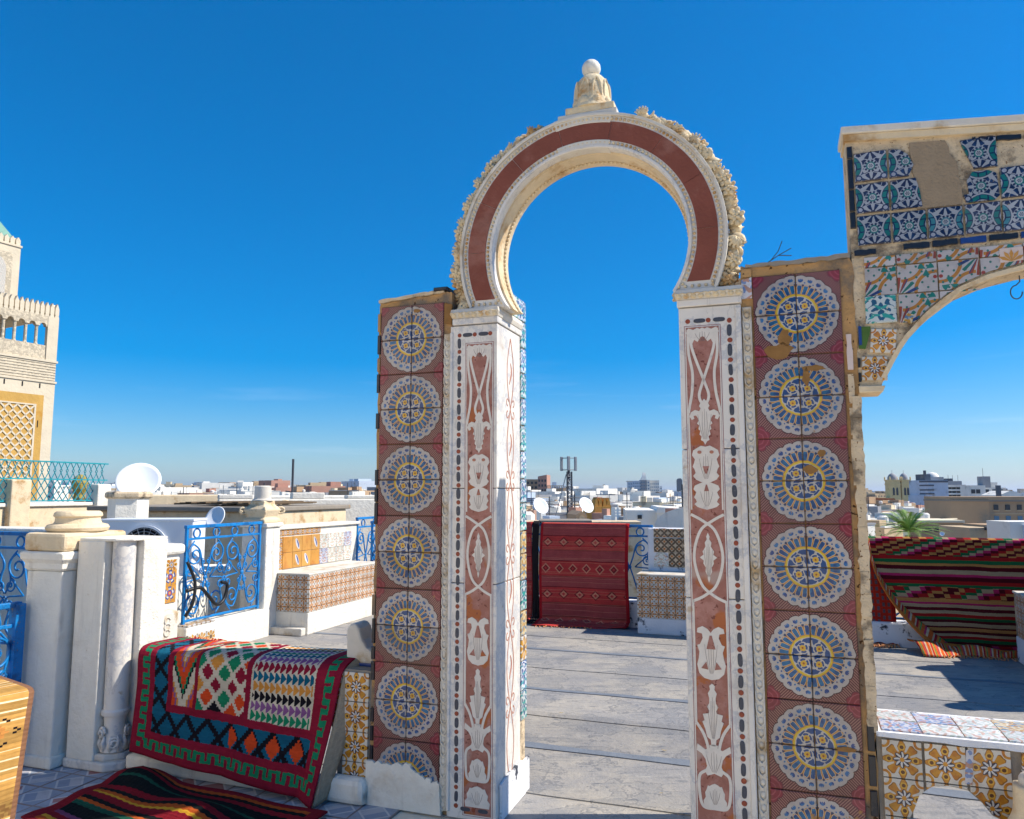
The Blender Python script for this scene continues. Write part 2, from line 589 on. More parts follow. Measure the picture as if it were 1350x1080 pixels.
def star_tile(size=0.125, h1='#ba771f', nm='star_tile'):
    b = Mat(nm)
    x, y, z = b.xyz()
    X = x / (size / 2)
    Y = z / (size / 2)
    d = b.ln(X, Y)
    a = b.atan2(Y, X)
    st = (a * 4.0).cos().abs() * 0.40 + 0.58
    col = b.over(rgb('#d3cdc4'), (d < st + 0.06, rgb('#7a4f1f')), (d < st, rgb(h1)), (((a * 4.0).sin().abs() > 0.9) & (d > 0.3) & (d < 0.75), rgb('#d9d2c6')),
                 (d < 0.30, rgb('#6a6760')), ((d < 0.24) & ((a * 4.0).cos() > 0.0), rgb('#8a5422')),
                 (b.ln(X.abs() - 1.0, Y.abs() - 1.0) < 0.22, rgb('#a59c8e')))
    return tile_finish(b, col, 0.78, 0.35)


M['star'] = star_tile()
M['star_yellow'] = star_tile(0.125, '#c9922c', 'sunburst_tile')


def interlace_tile(size=0.17):
    b = Mat('interlace_tile')
    x, y, z = b.xyz()
    X = x / size
    Y = z / size
    d1 = (b.ln((X * 2.0).frac() - 0.5, (Y * 2.0).frac() - 0.5) - 0.42).abs() < 0.075
    d2 = (b.ln((X * 2.0 + 0.5).frac() - 0.5, (Y * 2.0 + 0.5).frac() - 0.5) - 0.42).abs() < 0.075
    col = b.over(rgb('#c8b294'), (d1 | d2, rgb('#5a4632')), (b.ln((X * 2.0).frac() - 0.5, (Y * 2.0).frac() - 0.5) < 0.16, rgb('#b26a2a')))
    return tile_finish(b, col, 0.72, 0.4)


M['interlace'] = interlace_tile()


def mosaic_tile(nm, cols, sc=55.0):
    b = Mat(nm)
    x, y, z = b.xyz()
    sy = b.noise(sc, 2.0, 'Object')
    ax = x.abs()
    q = z + y + (b.noise(18.0, 2.0, 'World') - 0.5) * 0.05
    n1 = ((ax * 120.0 + (q * 90.0).sin() * 1.9).sin() * (q * 115.0 + ax * 75.0).sin())
    n2 = ((ax * 80.0 - (q * 70.0).sin() * 2.2).cos() * (q * 84.0).cos())
    col = b.over(rgb(cols[0]), (n1 > 0.18, rgb(cols[1])), (n2 > 0.45, rgb(cols[2])), (sy > 0.66, rgb(cols[3])))
    return tile_finish(b, col, 0.72, 0.3, '#c0a67c')


M['mosaic_blue'] = mosaic_tile('mosaic_blue_tile', ('#ccd3da', '#2a4686', '#3c97a4', '#d8d2c4'))
M['mosaic_teal'] = mosaic_tile('mosaic_teal_tile', ('#c9d2d0', '#1f5b7d', '#2e9f98', '#cfc7b4'))
M['mosaic_gold'] = mosaic_tile('mosaic_gold_tile', ('#cdbd97', '#b98a35', '#5d7d98', '#d8cfba'))
M['mosaic_floral'] = mosaic_tile('mosaic_floral_tile', ('#cdc9cc', '#7a8fb8', '#b78a76', '#5f9d95'))
M['mosaic_pastel'] = mosaic_tile('mosaic_pastel_tile', ('#dcd8d0', '#b9c0b0', '#c9a58c', '#98a8b4'), 30.0)


def floral_panel():
    b = Mat('flower_panel_tile')
    x, y, z = b.xyz()
    X, Y = x / 0.14, z / 0.14
    d = b.ln(X - 0.1, Y - 0.05)
    a = b.atan2(Y - 0.05, X - 0.1)
    col = b.over(rgb('#cf9236'), ((d < 0.46) & ((a * 5.0).cos() > -0.3), rgb('#234a8c')), ((d < 0.36) & ((a * 5.0).cos() > -0.1), rgb('#d8d4cf')),
                 (d < 0.24, rgb('#2c5596')), (d < 0.16, rgb('#c2474c')), (d < 0.07, rgb('#e1bd4d')),
                 ((X * 19.0).sin() * (Y * 17.0).sin() > 0.82, rgb('#3a5f9c')))
    return tile_finish(b, col, 0.76, 0.3)


M['flower_panel'] = floral_panel()


def plain_tile(nm, h, c2, sc=8.0):
    b = Mat(nm)
    col = b.mix(b.step(b.noise(sc, 4.0, 'World'), 0.45, 0.65), rgb(h), rgb(c2))
    return tile_finish(b, col, 0.8, 0.4)


M['amber_tile'] = plain_tile('amber_tile', '#cf9440', '#c07f30')


def blue_sprig():
    b = Mat('blue_sprig_tile')
    x, y, z = b.xyz()
    q = b.ln((x + z * 0.5) / 0.03, (z - x * 0.3) / 0.075)
    q2 = ((x * 130.0 + z * 60.0).sin() > 0.0)
    col = b.over(rgb('#cc9648'), (q < 1.0, rgb('#d2d2d6')), ((q < 0.8) & q2, rgb('#2c4a92')))
    return tile_finish(b, col, 0.8, 0.4)


M['blue_sprig'] = blue_sprig()


def cement_tile():
    b = Mat('cement_floor_tile')
    x, y, z = b.xyz()
    s = 0.2
    X, Y = x / (s / 2), y / (s / 2)
    u = X.abs() + Y.abs()
    rr = b.rand()
    c1 = b.mix(rr > 0.5, rgb('#b9b4b6'), rgb('#97a0ae'))
    c2 = b.mix(rr > 0.72, rgb('#a46a66'), rgb('#8d97a8'))
    col = b.over(c1, (u < 0.95, rgb('#cfcbc8')), (u < 0.80, c2), ((X > Y) & (u < 0.80) & (rr > 0.4), rgb('#bdb9bb')),
                 ((X.abs() > 0.93) | (Y.abs() > 0.93), rgb('#8c7c78')))
    return tile_finish(b, col, 0.78, 0.55, '#8f857c')


M['cement_tile'] = cement_tile()


def membrane():
    b = Mat('roof_membrane')
    n1 = b.noise(1.4, 6.0, 'World', 0.65)
    n2 = b.noise(3.0, 6.0, 'World', 0.7, (0.6, 3.0, 1.0))
    n3 = b.noise(14.0, 4.0, 'World', 0.6, (0.5, 2.0, 1.0))
    n4 = b.noise(2.1, 5.0, 'World', 0.6)
    tide = b.step((n4 - 0.53).abs(), 0.0, 0.018).inv()
    n5 = b.noise(38.0, 3.0, 'World', 0.6)
    col = b.over(rgb('#8a8784'), (b.step(n1, 0.38, 0.62), rgb('#9e978c')), (b.step(n2, 0.5, 0.75) * 0.8, rgb('#66686a')),
                 (b.step(n1, 0.60, 0.74) * 0.8, rgb('#aaa294')), (b.step(n3, 0.55, 0.72) * 0.7, rgb('#585e66')),
                 (b.step(b.noise(5.0, 6.0, 'World', 0.75, (0.35, 2.6, 1.0)), 0.58, 0.70) * 0.7, rgb('#b0aba0')),
                 (tide * 0.5, rgb('#54585e')), (b.step(n4, 0.53, 0.57) * 0.25, rgb('#5f646b')), (b.step(n5, 0.66, 0.70) * 0.6, rgb('#4a4e54')), (b.step(n5, 0.30, 0.27) * 0.5, rgb('#c0bbb0')))
    r = b.rand()
    col = b.mul(col, r * 0.20 + 0.88)
    return b.out(col, 0.7, b.noise(9.0, 6.0, 'World', 0.7) + n5 * 0.2, 0.012, 0.25)


M['membrane'] = membrane()
M['membrane_lip'] = simple('membrane_lip', '#6f757d', 0.75, 0.35, 7.0, 40.0, 0.004, 0.2, 'World')


# ---------------------------------------------------------------- rug materials (woven patterns, on UV)
def weave(b, col, du=260.0, dv=330.0, rough=0.95):
    u, v, _ = b.xyz('UV')
    n = b.noise(9.0, 5.0, 'UV', 0.6)
    col = b.mul(col, n * 0.5 + 0.75)
    ab = b.noise(16.0, 4.0, 'UV', 0.6, (0.25, 2.2, 1.0))
    col = b.mul(col, ab * 0.7 + 0.65)
    f = b.noise(120.0, 3.0, 'UV', 0.6, (0.25, 1.4, 1.0))
    col = b.mul(col, f * 0.5 + 0.75)
    hgt = (u * du).sin() * 0.35 + (v * dv).sin() * 0.35 + f
    return b.out(col, rough, hgt, 0.0012, 0.08)


CR, TEAL, GRN, BLK, CRM = rgb('#801a2e'), rgb('#16556c'), rgb('#1b7550'), rgb('#1a171c'), rgb('#bfb29c')
ORG, PUR, AMB = rgb('#c4441f'), rgb('#7d4f7c'), rgb('#c08038')


def rug_teal():
    """draped kilim: u 0..1 over 1.40 m, v in the same unit (v = length / 1.40 m)"""
    b = Mat('teal_kilim')
    u, v, _ = b.xyz('UV')
    N = 110.0
    wob = (b.noise(14.0, 3.0, 'UV') - 0.5) * 0.014 + (b.noise(150.0, 2.0, 'UV') - 0.5) * 0.010
    iu = ((u + wob) * N).floor()
    iv = ((v + wob) * N).floor()
    e = b.mn(iu, (N - 1) - iu)              # cells from the side edge
    ev = iv
    ed = b.mn(e, ev)
    col = CR
    # meander in the border (cells 3..9)
    run = b.mix(e < ev, (1, 1, 1, 1), (0, 0, 0, 1))
    along = b.m('ADD', (e < ev) * iv, (e < ev).inv() * iu)
    ph = (along / 7.0).frac()
    md = ((ed > 2.5) & (ed < 3.5) & (ph < 0.58)) | ((ed > 5.5) & (ed < 6.5) & (ph > 0.42)) | ((ed > 2.5) & (ed < 6.5) & (((ph - 0.07).abs() < 0.11) | ((ph - 0.53).abs() < 0.11)))
    col = b.over(col, (md, GRN))
    # teal field with black stepped lattice
    lat = ((iu - iv) / 12.0).frac()
    lat2 = ((iu + iv) / 12.0).frac()
    zig = (lat < 0.2) | (lat2 < 0.2)
    cu = ((iu - 2.0) / 12.0).frac() * 12.0 - 6.0
    dia = ((cu.abs() + (iv - 13.5).abs()) < 4.2) & (iu > 54.0) & (iv < 18.0)
    field = b.over(TEAL, (zig, BLK), (dia, ORG))
    col = b.mix(ed > 9.5, col, field)
    # crimson frame and three panels
    fr = (iu > 17.5) & (iu < 99.5) & (iv > 18.5)
    col = b.mix(fr, col, CR)
    # panel a: nested steps
    pa = (iu > 20.5) & (iu < 33.5) & (iv > 21.5)
    ca = (iu - 27.0).abs()
    st = ((ca + ((iv - 22.0) * 0.45).floor() * -1.0 + 40.0) / 10.0).frac()
    colA = b.ramp(st, [(0.0, CRM), (0.2, AMB), (0.35, PUR), (0.5, ORG), (0.7, GRN), (0.85, BLK)])
    col = b.mix(pa, col, colA)
    # panel b: cream with stepped diamonds
    pb = (iu > 35.5) & (iu < 61.5) & (iv > 21.5)
    bu, bv = (iu - 36.0) / 9.0, (iv - 22.0) / 9.5
    du1, dv1 = (bu.frac() - 0.5) * 9.0, (bv.frac() - 0.5) * 9.5
    bu2, bv2 = bu + 0.5, bv + 0.5
    du2, dv2 = (bu2.frac() - 0.5) * 9.0, (bv2.frac() - 0.5) * 9.5
    d1 = (du1.abs() + dv1.abs()) < 3.4
    d2 = (du2.abs() + dv2.abs()) < 3.4
    pal = [(0.0, GRN), (0.28, CR), (0.5, ORG), (0.68, BLK), (0.8, AMB), (0.9, TEAL)]
    col = b.over(col, (pb, CRM), (pb & d1, b.ramp(b.white(bu.floor(), bv.floor(), 3.0), pal)), (pb & d2, b.ramp(b.white(bu2.floor(), bv2.floor(), 7.0), pal)))
    # panel c: rows of sawtooth
    pc = (iu > 64.5) & (iu < 97.5) & (iv > 21.5)
    row = ((v * N - 22.0) / 3.6).floor()
    ry = ((v * N - 22.0) / 3.6).frac()
    sx = ((u * N) / 3.0 + row * 0.3).frac()
    tri = sx < 1.0 - (ry - 0.5).abs() * 1.5
    colC = b.mix(tri, CRM, b.ramp((row * 0.1301).frac(), [(0.0, GRN), (0.12, PUR), (0.25, BLK), (0.38, AMB), (0.51, TEAL), (0.63, CR), (0.77, PUR), (0.9, TEAL)]))
    colC = b.mix((iu < 66.0) | (iu > 96.0), colC, CRM)
    col = b.mix(pc, col, colC)
    return weave(b, col)


def rug_back():
    b = Mat('rug_reverse')
    return weave(b, rgb('#a8977f'))


def rug_stripes():
    """big striped kilim on the back railing: u 0..1 over 1.9 m, v 0..1 top to hem"""
    b = Mat('striped_kilim')
    u, v, _ = b.xyz('UV')
    w = (b.noise(5.0, 3.0, 'UV') - 0.5) * 0.018 + (b.noise(160.0, 2.0, 'UV') - 0.5) * 0.006
    vv = v + w
    iu = (u * 150.0).floor()
    iv = (vv * 100.0).floor()
    G2, R2, DK, TN, PK, BG, OR2 = rgb('#1d5a34'), rgb('#921c1c'), rgb('#4c1018'), rgb('#a5743f'), rgb('#a02550'), rgb('#9a8566'), rgb('#b9552a')
    stripes = [(0.0, DK), (0.21, R2), (0.235, G2), (0.265, TN), (0.285, DK), (0.315, BG), (0.345, PK), (0.365, DK), (0.395, R2), (0.425, G2), (0.445, DK),
               (0.535, TN), (0.56, PK), (0.575, BG), (0.60, DK), (0.625, BG), (0.645, R2), (0.67, G2), (0.69, DK), (0.71, BG), (0.735, DK), (0.75, TN), (0.77, DK), (0.79, BG), (0.81, R2), (0.83, G2), (0.855, DK)]
    col = b.ramp(vv, stripes)
    pal = [(0.0, DK), (0.12, TN), (0.22, R2), (0.34, G2), (0.46, BG), (0.55, PK), (0.66, DK), (0.76, R2), (0.88, TN)]
    s1 = ((iu + (iv / 2.0).floor() * 5.0) / 46.0).frac()
    band1 = (vv > 0.02) & (vv < 0.21)
    s2 = (((iu / 4.0).floor() * 4.0 + (iv / 2.5).floor() * 6.0) / 52.0).frac()
    band2 = (vv > 0.445) & (vv < 0.535)
    s3 = b.white((iu / 6.0).floor(), (iv / 3.0).floor(), 2.0)
    band3 = (vv > 0.87) & (vv < 0.97)
    col = b.over(col, (band1, b.ramp(s1, pal)), (band2, b.ramp(s2, pal)), (band3, b.ramp(s3, pal)))
    return weave(b, col)


def rug_orange_edge():
    """the sunlit side of the folded-over kilim edge"""
    b = Mat('kilim_edge')
    u, v, _ = b.xyz('UV')
    n = (v * 42.0 + u * 2.5)
    pal = [(0.0, rgb('#d05a24')), (0.22, rgb('#c9a886')), (0.30, rgb('#b3262c')), (0.42, rgb('#cf7a3a')), (0.52, rgb('#4f8f4a')), (0.60, rgb('#d2602a')), (0.78, rgb('#b83a5a')), (0.88, rgb('#cfb48c'))]
    col = b.ramp((n / 5.0).frac(), pal)
    col = b.mix(u < 0.3, col, rgb('#cc7030'))
    return weave(b, col)


def rug_red(nm='red_rug', base='#b23c38', dark='#7a2a2a', pale='#c47c62'):
    b = Mat(nm)
    u, v, _ = b.xyz('UV')
    vv = v + (b.noise(4.0, 3.0, 'UV') - 0.5) * 0.01
    Bc, Dc, Pc = rgb(base), rgb(dark), rgb(pale)
    mid = rgb('#9a4644')
    col = b.ramp(vv, [(0.0, Pc), (0.015, Bc), (0.06, Dc), (0.07, mid), (0.15, Dc), (0.16, Bc), (0.26, Dc), (0.268, mid), (0.34, Dc), (0.35, Bc), (0.46, Dc), (0.468, mid), (0.54, Dc),
                      (0.55, Bc), (0.66, Dc), (0.668, mid), (0.76, Dc), (0.77, Bc), (0.86, Dc), (0.865, Bc)])
    for i, (c, h) in enumerate(((0.205, 0.04), (0.405, 0.04), (0.60, 0.045), (0.815, 0.035))):
        cu = (u * (6.5 if i % 2 else 5.5)).frac() - 0.5
        dd = (cu.abs() * 0.18 * 1.0 + (vv - c).abs() * 1.6)
        col = b.over(col, ((dd < 0.062), Pc if i % 2 else Dc), ((dd < 0.042), Dc if i % 2 else Pc), ((dd < 0.02), Bc))
    thin = ((vv * 95.0).frac() < 0.3) & (b.white((vv * 95.0).floor(), 1.0) > 0.55)
    col = b.over(col, (thin * 0.55, Pc), ((u < 0.03) | (u > 0.965), rgb('#9c1d24')))
    return weave(b, col)


def rug_yellow():
    b = Mat('yellow_rug')
    u, v, _ = b.xyz('UV')
    vv = v + (b.noise(3.0, 2.0, 'UV') - 0.5) * 0.01
    Y1, Y2, WH, BR = rgb('#b98c4c'), rgb('#a27c44'), rgb('#d8c9a4'), rgb('#7c5a34')
    col = b.mix((vv * 9.0).frac() < 0.5, Y1, Y2)
    col = b.over(col, (((vv * 27.0).frac() < 0.16) & ((vv * 4.5).frac() > 0.35), WH))
    iu = (u * 90.0).floor()
    iv = (vv * 120.0).floor()
    dia = ((iu - 80.0).abs() * 1.6 + (iv - 27.0).abs())
    col = b.over(col, ((dia < 12.0) & (dia > 10.5) & (((iu + iv) * 0.5).frac() < 0.4), BLK), (dia < 7.0, rgb('#b2793f')), ((dia < 4.0) & (dia > 2.5), BR))
    band = ((vv - 0.52).abs() < 0.03) | ((vv - 0.80).abs() < 0.035)
    col = b.over(col, (band, b.mix(b.white(iu, iv) > 0.5, BR, rgb('#8f6f3e'))), (u > 0.985, rgb('#7d5a44')))
    return weave(b, col)


def rug_floor():
    b = Mat('floor_kilim')
    u, v, _ = b.xyz('UV')
    vv = v + (b.noise(4.0, 2.0, 'UV') - 0.5) * 0.02
    iu = (u * 70.0).floor()
    D1, OR1, YE, RE, GR, PU = rgb('#151a1a'), rgb('#a84e20'), rgb('#c08e2a'), rgb('#7c1a24'), rgb('#1c4a3a'), rgb('#70405e')
    zz = (((u * 26.0).frac() - 0.5).abs() * 0.025)
    col = b.ramp(vv + zz * 0.6, [(0.0, RE), (0.05, OR1), (0.08, D1), (0.11, RE), (0.15, D1), (0.22, GR), (0.25, D1), (0.35, RE), (0.40, D1), (0.43, OR1), (0.46, YE), (0.48, RE), (0.54, D1), (0.58, OR1), (0.61, GR), (0.66, D1), (0.76, PU), (0.80, RE), (0.86, YE), (0.9, OR1), (0.95, RE)])
    col = b.mix((u < 0.05) | (u > 0.95), col, RE)
    return weave(b, col)


def rug_narrow():
    b = Mat('narrow_red_rug')
    u, v, _ = b.xyz('UV')
    iu = (u * 26.0).floor()
    iv = (v * 90.0).floor()
    pat = ((iu * 0.25).frac() < 0.5) & (((iv + (iu * 0.125).floor() * 3.0) * 0.2).frac() < 0.6)
    col = b.over(rgb('#a02a1e'), (pat, rgb('#5a4a52')), ((u < 0.12) | (u > 0.88), rgb('#8d1c1c')))
    return weave(b, col)


M['rug_teal'], M['rug_back'], M['rug_stripes'], M['kilim_edge'] = rug_teal(), rug_back(), rug_stripes(), rug_orange_edge()
M['rug_red'], M['rug_yellow'], M['rug_floor'], M['rug_narrow'] = rug_red(), rug_yellow(), rug_floor(), rug_narrow()
M['rug_black'] = simple('rug_black', '#1c1719', 0.95, 0.3)

# ---------------------------------------------------------------- mesh helpers
COL = scene.collection


class MB:
    def __init__(self):
        self.v, self.f, self.uv = [], [], None

    def add(self, vs, fs):
        o = len(self.v)
        self.v += [tuple(p) for p in vs]
        self.f += [tuple(i + o for i in f) for f in fs]
        return self

    def box(self, x0, x1, y0, y1, z0, z1):
        vs = [(x, y, z) for x in (x0, x1) for y in (y0, y1) for z in (z0, z1)]
        return self.add(vs, [(0, 1, 3, 2), (4, 6, 7, 5), (0, 4, 5, 1), (2, 3, 7, 6), (0, 2, 6, 4), (1, 5, 7, 3)])

    def slab(self, x0, x1, y0, y1, z0, z1, c=0.004):
        """a box with chamfered front (-y) edges"""
        return self.loft([[(x0, y1, z0), (x1, y1, z0), (x1, y1, z1), (x0, y1, z1)],
                          [(x0, y0 + c, z0), (x1, y0 + c, z0), (x1, y0 + c, z1), (x0, y0 + c, z1)],
                          [(x0 + c, y0, z0 + c), (x1 - c, y0, z0 + c), (x1 - c, y0, z1 - c), (x0 + c, y0, z1 - c)]])

    def loft(self, rings, caps=True, closed=True):
        n = len(rings[0])
        vs = [p for r in rings for p in r]
        fs = []
        for i in range(len(rings) - 1):
            for j in range(n if closed else n - 1):
                a, b2 = i * n + j, i * n + (j + 1) % n
                fs.append((a, b2, b2 + n, a + n))
        if caps:
            fs.append(tuple(range(n))[::-1])
            fs.append(tuple((len(rings) - 1) * n + k for k in range(n)))
        return self.add(vs, fs)

    def prism(self, poly, y0, y1):
        """outline in (x, z), pushed from y0 to y1"""
        return self.loft([[(x, y1, z) for x, z in poly], [(x, y0, z) for x, z in poly]])

    def prism_z(self, poly, z0, z1):
        return self.loft([[(x, y, z0) for x, y in poly], [(x, y, z1) for x, y in poly]])

    def lathe(self, prof, n=24, cx=0.0, cy=0.0, cz=0.0, a0=0.0):
        rings = [[(cx + r * cos(a0 + 2 * pi * k / n), cy + r * sin(a0 + 2 * pi * k / n), cz + z) for k in range(n)] for r, z in prof]
        return self.loft(rings)

    def sphere(self, c, r, n=10, m=7, s=(1, 1, 1)):
        prof = [(max(1e-4, sin(pi * i / m)) * r, -cos(pi * i / m) * r) for i in range(m + 1)]
        rings = [[(c[0] + q * cos(2 * pi * k / n) * s[0], c[1] + q * sin(2 * pi * k / n) * s[1], c[2] + z * s[2]) for k in range(n)] for q, z in prof]
        return self.loft(rings)

    def tube(self, pts, r, n=6, flat=1.0):
        pts = [Vector(p) for p in pts]
        rings = []
        up = None
        for i, p in enumerate(pts):
            d = (pts[min(i + 1, len(pts) - 1)] - pts[max(i - 1, 0)])
            d = d.normalized() if d.length > 1e-9 else Vector((0, 0, 1))
            if up is None:
                up = Vector((0, 1, 0)) if abs(d.y) < 0.9 else Vector((1, 0, 0))
            s = d.cross(up)
            s = s.normalized() if s.length > 1e-6 else Vector((1, 0, 0))
            up = s.cross(d).normalized()
            rr = r[i] if isinstance(r, (list, tuple)) else r
            rings.append([tuple(p + (s * cos(2 * pi * k / n) + up * sin(2 * pi * k / n) * flat) * rr) for k in range(n)])
        return self.loft(rings)

    def ribbon(self, pts, w, y0, y1):
        """a flat band of width w along a path in (x, z)"""
        L_, R_ = [], []
        for i, (x, z) in enumerate(pts):
            a, c = pts[max(i - 1, 0)], pts[min(i + 1, len(pts) - 1)]
            dx, dz = c[0] - a[0], c[1] - a[1]
            q = hypot(dx, dz) or 1.0
            ww = (w[i] if isinstance(w, (list, tuple)) else w) / 2
            L_.append((x - dz / q * ww, z + dx / q * ww))
            R_.append((x + dz / q * ww, z - dx / q * ww))
        rings = [[(l[0], y1, l[1]), (l[0], y0, l[1]), (r_[0], y0, r_[1]), (r_[0], y1, r_[1])] for l, r_ in zip(L_, R_)]
        return self.loft(rings)

    def grid(self, fn, nu, nv, thick=None):
        """sheet fn(s, t) -> point, uv = (s, t)"""
        o = len(self.v)
        if self.uv is None:
            self.uv = {}
        for j in range(nv + 1):
            for i in range(nu + 1):
                s, t = i / nu, j / nv
                self.uv[len(self.v)] = (s, t)
                self.v.append(tuple(fn(s, t)))
        for j in range(nv):
            for i in range(nu):
                a = o + j * (nu + 1) + i
                self.f.append((a, a + 1, a + nu + 2, a + nu + 1))
        return self

    def mesh(self, name, mat, smooth=False):
        me = bpy.data.meshes.new(name)
        me.from_pydata(self.v, [], self.f)
        if self.uv:
            lay = me.uv_layers.new(name='UVMap')
            for lp in me.loops:
                lay.data[lp.index].uv = self.uv.get(lp.vertex_index, (0, 0))
        me.validate()
        bm_fix(me)
        me.materials.append(M[mat] if isinstance(mat, str) else mat)
        if smooth:
            me.polygons.foreach_set('use_smooth', [True] * len(me.polygons))
            if smooth != 'all':
                try:
                    me.set_sharp_from_angle(angle=radians(38))
                except Exception:
                    pass
        me.update()
        return me

    def obj(self, name, mat, parent=None, smooth=False, bevel=0.0, loc=None, rot=None, solid=0.0):
        o = place(name, self.mesh(name, mat, smooth), parent, loc, rot)
        if solid:
            md = o.modifiers.new('thickness', 'SOLIDIFY')
            md.thickness = solid
            md.offset = 0
        if bevel:
            md = o.modifiers.new('edge', 'BEVEL')
            md.width = bevel
            md.segments = 2
            md.limit_method = 'ANGLE'
            md.angle_limit = radians(40)
        return o


import bmesh


def bm_fix(me):
    bm = bmesh.new()
    bm.from_mesh(me)
    bmesh.ops.recalc_face_normals(bm, faces=bm.faces)
    bm.to_mesh(me)
    bm.free()


def place(name, me, parent=None, loc=None, rot=None, scale=None):
    o = bpy.data.objects.new(name, me)
    COL.objects.link(o)
    if parent is not None:
        o.parent = parent
    if loc is not None:
        o.location = loc
    if rot is not None:
        o.rotation_euler = rot
    if scale is not None:
        o.scale = scale
    return o


def tag(o, label, cat, group=None):
    o['label'] = label
    o['category'] = cat
    if group:
        o['group'] = group
    return o


def thing(name, label, cat, loc=(0, 0, 0), rz=0.0, group=None):
    o = bpy.data.objects.new(name, None)
    COL.objects.link(o)
    o.location = loc
    o.rotation_euler = (0, 0, rz)
    o.empty_display_size = 0.1
    return tag(o, label, cat, group)


def gthing(name, label, cat, u=0.0, v=0.0, z=0.0, group=None):
    """a thing standing on the terrace grid: its local x is u, y is v, z is up"""
    return thing(name, label, cat, G(u, v, z), -TH, group)


def struct(o):
    o['kind'] = 'structure'
    return o


def stuff(o):
    o['kind'] = 'stuff'
    return o


def copy_tree(o, parent=None):
    c = o.copy()
    COL.objects.link(c)
    c.parent = parent
    for ch in list(o.children):
        copy_tree(ch, c)
    return c


def tile_mesh(w, h, mat, th=0.014, c=0.003, nm='tile'):
    return MB().slab(-w / 2, w / 2, -th / 2, th / 2, -h / 2, h / 2, c).mesh(nm, mat)


def jit(a):
    return RND.uniform(-a, a)


def ragged(pts, n, a):
    """subdivide a polyline and roughen it"""
    out = []
    for i in range(len(pts) - 1):
        p, q = pts[i], pts[i + 1]
        for k in range(n):
            t = k / n
            e = a if k else 0
            out.append((p[0] + (q[0] - p[0]) * t + jit(e), p[1] + (q[1] - p[1]) * t + jit(e)))
    out.append(pts[-1])
    return out


# ================================================================ GROUND, TERRACE, FLOOR
M['pale_cement'] = simple('pale_cement', '#dccfb8', 0.85, 0.2, 2.0, 30.0, 0.003, 0.2, 'World', '#b5aca0', 1.5)
ground = MB().box(-30000, 30000, -3000, 45000, -15.0, -14.0).obj('city_ground', 'city_ground')
struct(ground)
terrace = MB().box(-3.72, 9.0, -9.0, 5.75, -3.5, -0.02).obj('terrace_floor', 'membrane_lip', loc=G(0, 0, 0), rot=(0, 0, -TH))
struct(terrace)
front = MB().box(-3.7, 9.0, -9.0, 0.0, -0.02, -0.012).obj('front_floor', 'pale_cement', loc=G(0, 0, 0), rot=(0, 0, -TH))
struct(front)

seams = [0.0, 0.41, 1.105, 1.77, 2.455, 3.19, 3.96, 4.64, 5.35]
for i in range(len(seams) - 1):
    a, c = seams[i], seams[i + 1]
    n = 48
    fr_, bk = [], []
    for k in range(n + 1):
        x = -3.7 + 9.9 * k / n
        fr_.append((x, a + 0.002 + jit(0.003) if i else a))
        bk.append((x, c - 0.002 + jit(0.002)))
    MB().loft([[(x, y, -0.02) for x, y in fr_ + bk[::-1]], [(x, y, -0.002 + 0.0006 * i) for x, y in fr_ + bk[::-1]]]).obj('membrane_strip', 'membrane', terrace)
    if i:
        lo, hi = [], []
        for k in range(n + 1):
            x = -3.7 + 9.9 * k / n
            lo.append((x, a + jit(0.008) - 0.012))
            hi.append((x, a + 0.05 + jit(0.022) + (0.03 if i in (2, 3) else 0)))
        MB().loft([[(x, y, -0.006) for x, y in lo + hi[::-1]], [(x, y, 0.004 + 0.0003 * i) for x, y in lo + hi[::-1]]]).obj('seam_lap', 'membrane' if i % 2 else 'membrane_lip', terrace)

# cement tiles of the front floor (only where the rugs leave them in view)
ct = MB().loft([[(-0.099, -0.099, -0.006), (0.099, -0.099, -0.006), (0.099, 0.099, -0.006), (-0.099, 0.099, -0.006)],
                [(-0.099, -0.099, 0.004), (0.099, -0.099, 0.004), (0.099, 0.099, 0.004), (-0.099, 0.099, 0.004)],
                [(-0.097, -0.097, 0.006), (0.097, -0.097, 0.006), (0.097, 0.097, 0.006), (-0.097, 0.097, 0.006)]]).mesh('floor_tile', 'cement_tile')
for i in range(14):
    for j in range(8):
        o = place('floor_tile', ct, front, (-2.72 + 0.2 * i, -0.1 - 0.2 * j, -0.007 + jit(0.0012)), (jit(0.004), jit(0.004), pi / 2 * RND.randrange(4) + jit(0.01)))

# ================================================================ THE ARCHWAY
arch = gthing('tiled_archway', 'tall marble and tile archway with horseshoe arch and round finial', 'archway')
DEP = 0.45

# --- tile piers (plaster cores behind the painted tiles)
outl = ragged([(-0.208, 0.0), (-0.206, 1.2), (-0.205, 2.625)], 16, 0.006) + ragged([(-0.2, 2.640), (0.0, 2.655), (0.2, 2.672), (0.232, 2.668)], 6, 0.006) + [(0.236, 2.50), (0.236, 0.0)]
MB().prism(outl, 0.008, DEP).obj('pier_core', 'plaster_ochre', arch)
outl = [(1.712, 0.0), (1.712, 2.50)] + ragged([(1.718, 2.66), (1.76, 2.65), (2.0, 2.645), (2.19, 2.65)], 6, 0.006) + ragged([(2.2, 2.62), (2.198, 1.3), (2.196, 0.0)], 26, 0.007)
MB().prism(outl, 0.008, DEP).obj('pier_core', 'plaster_ochre', arch)
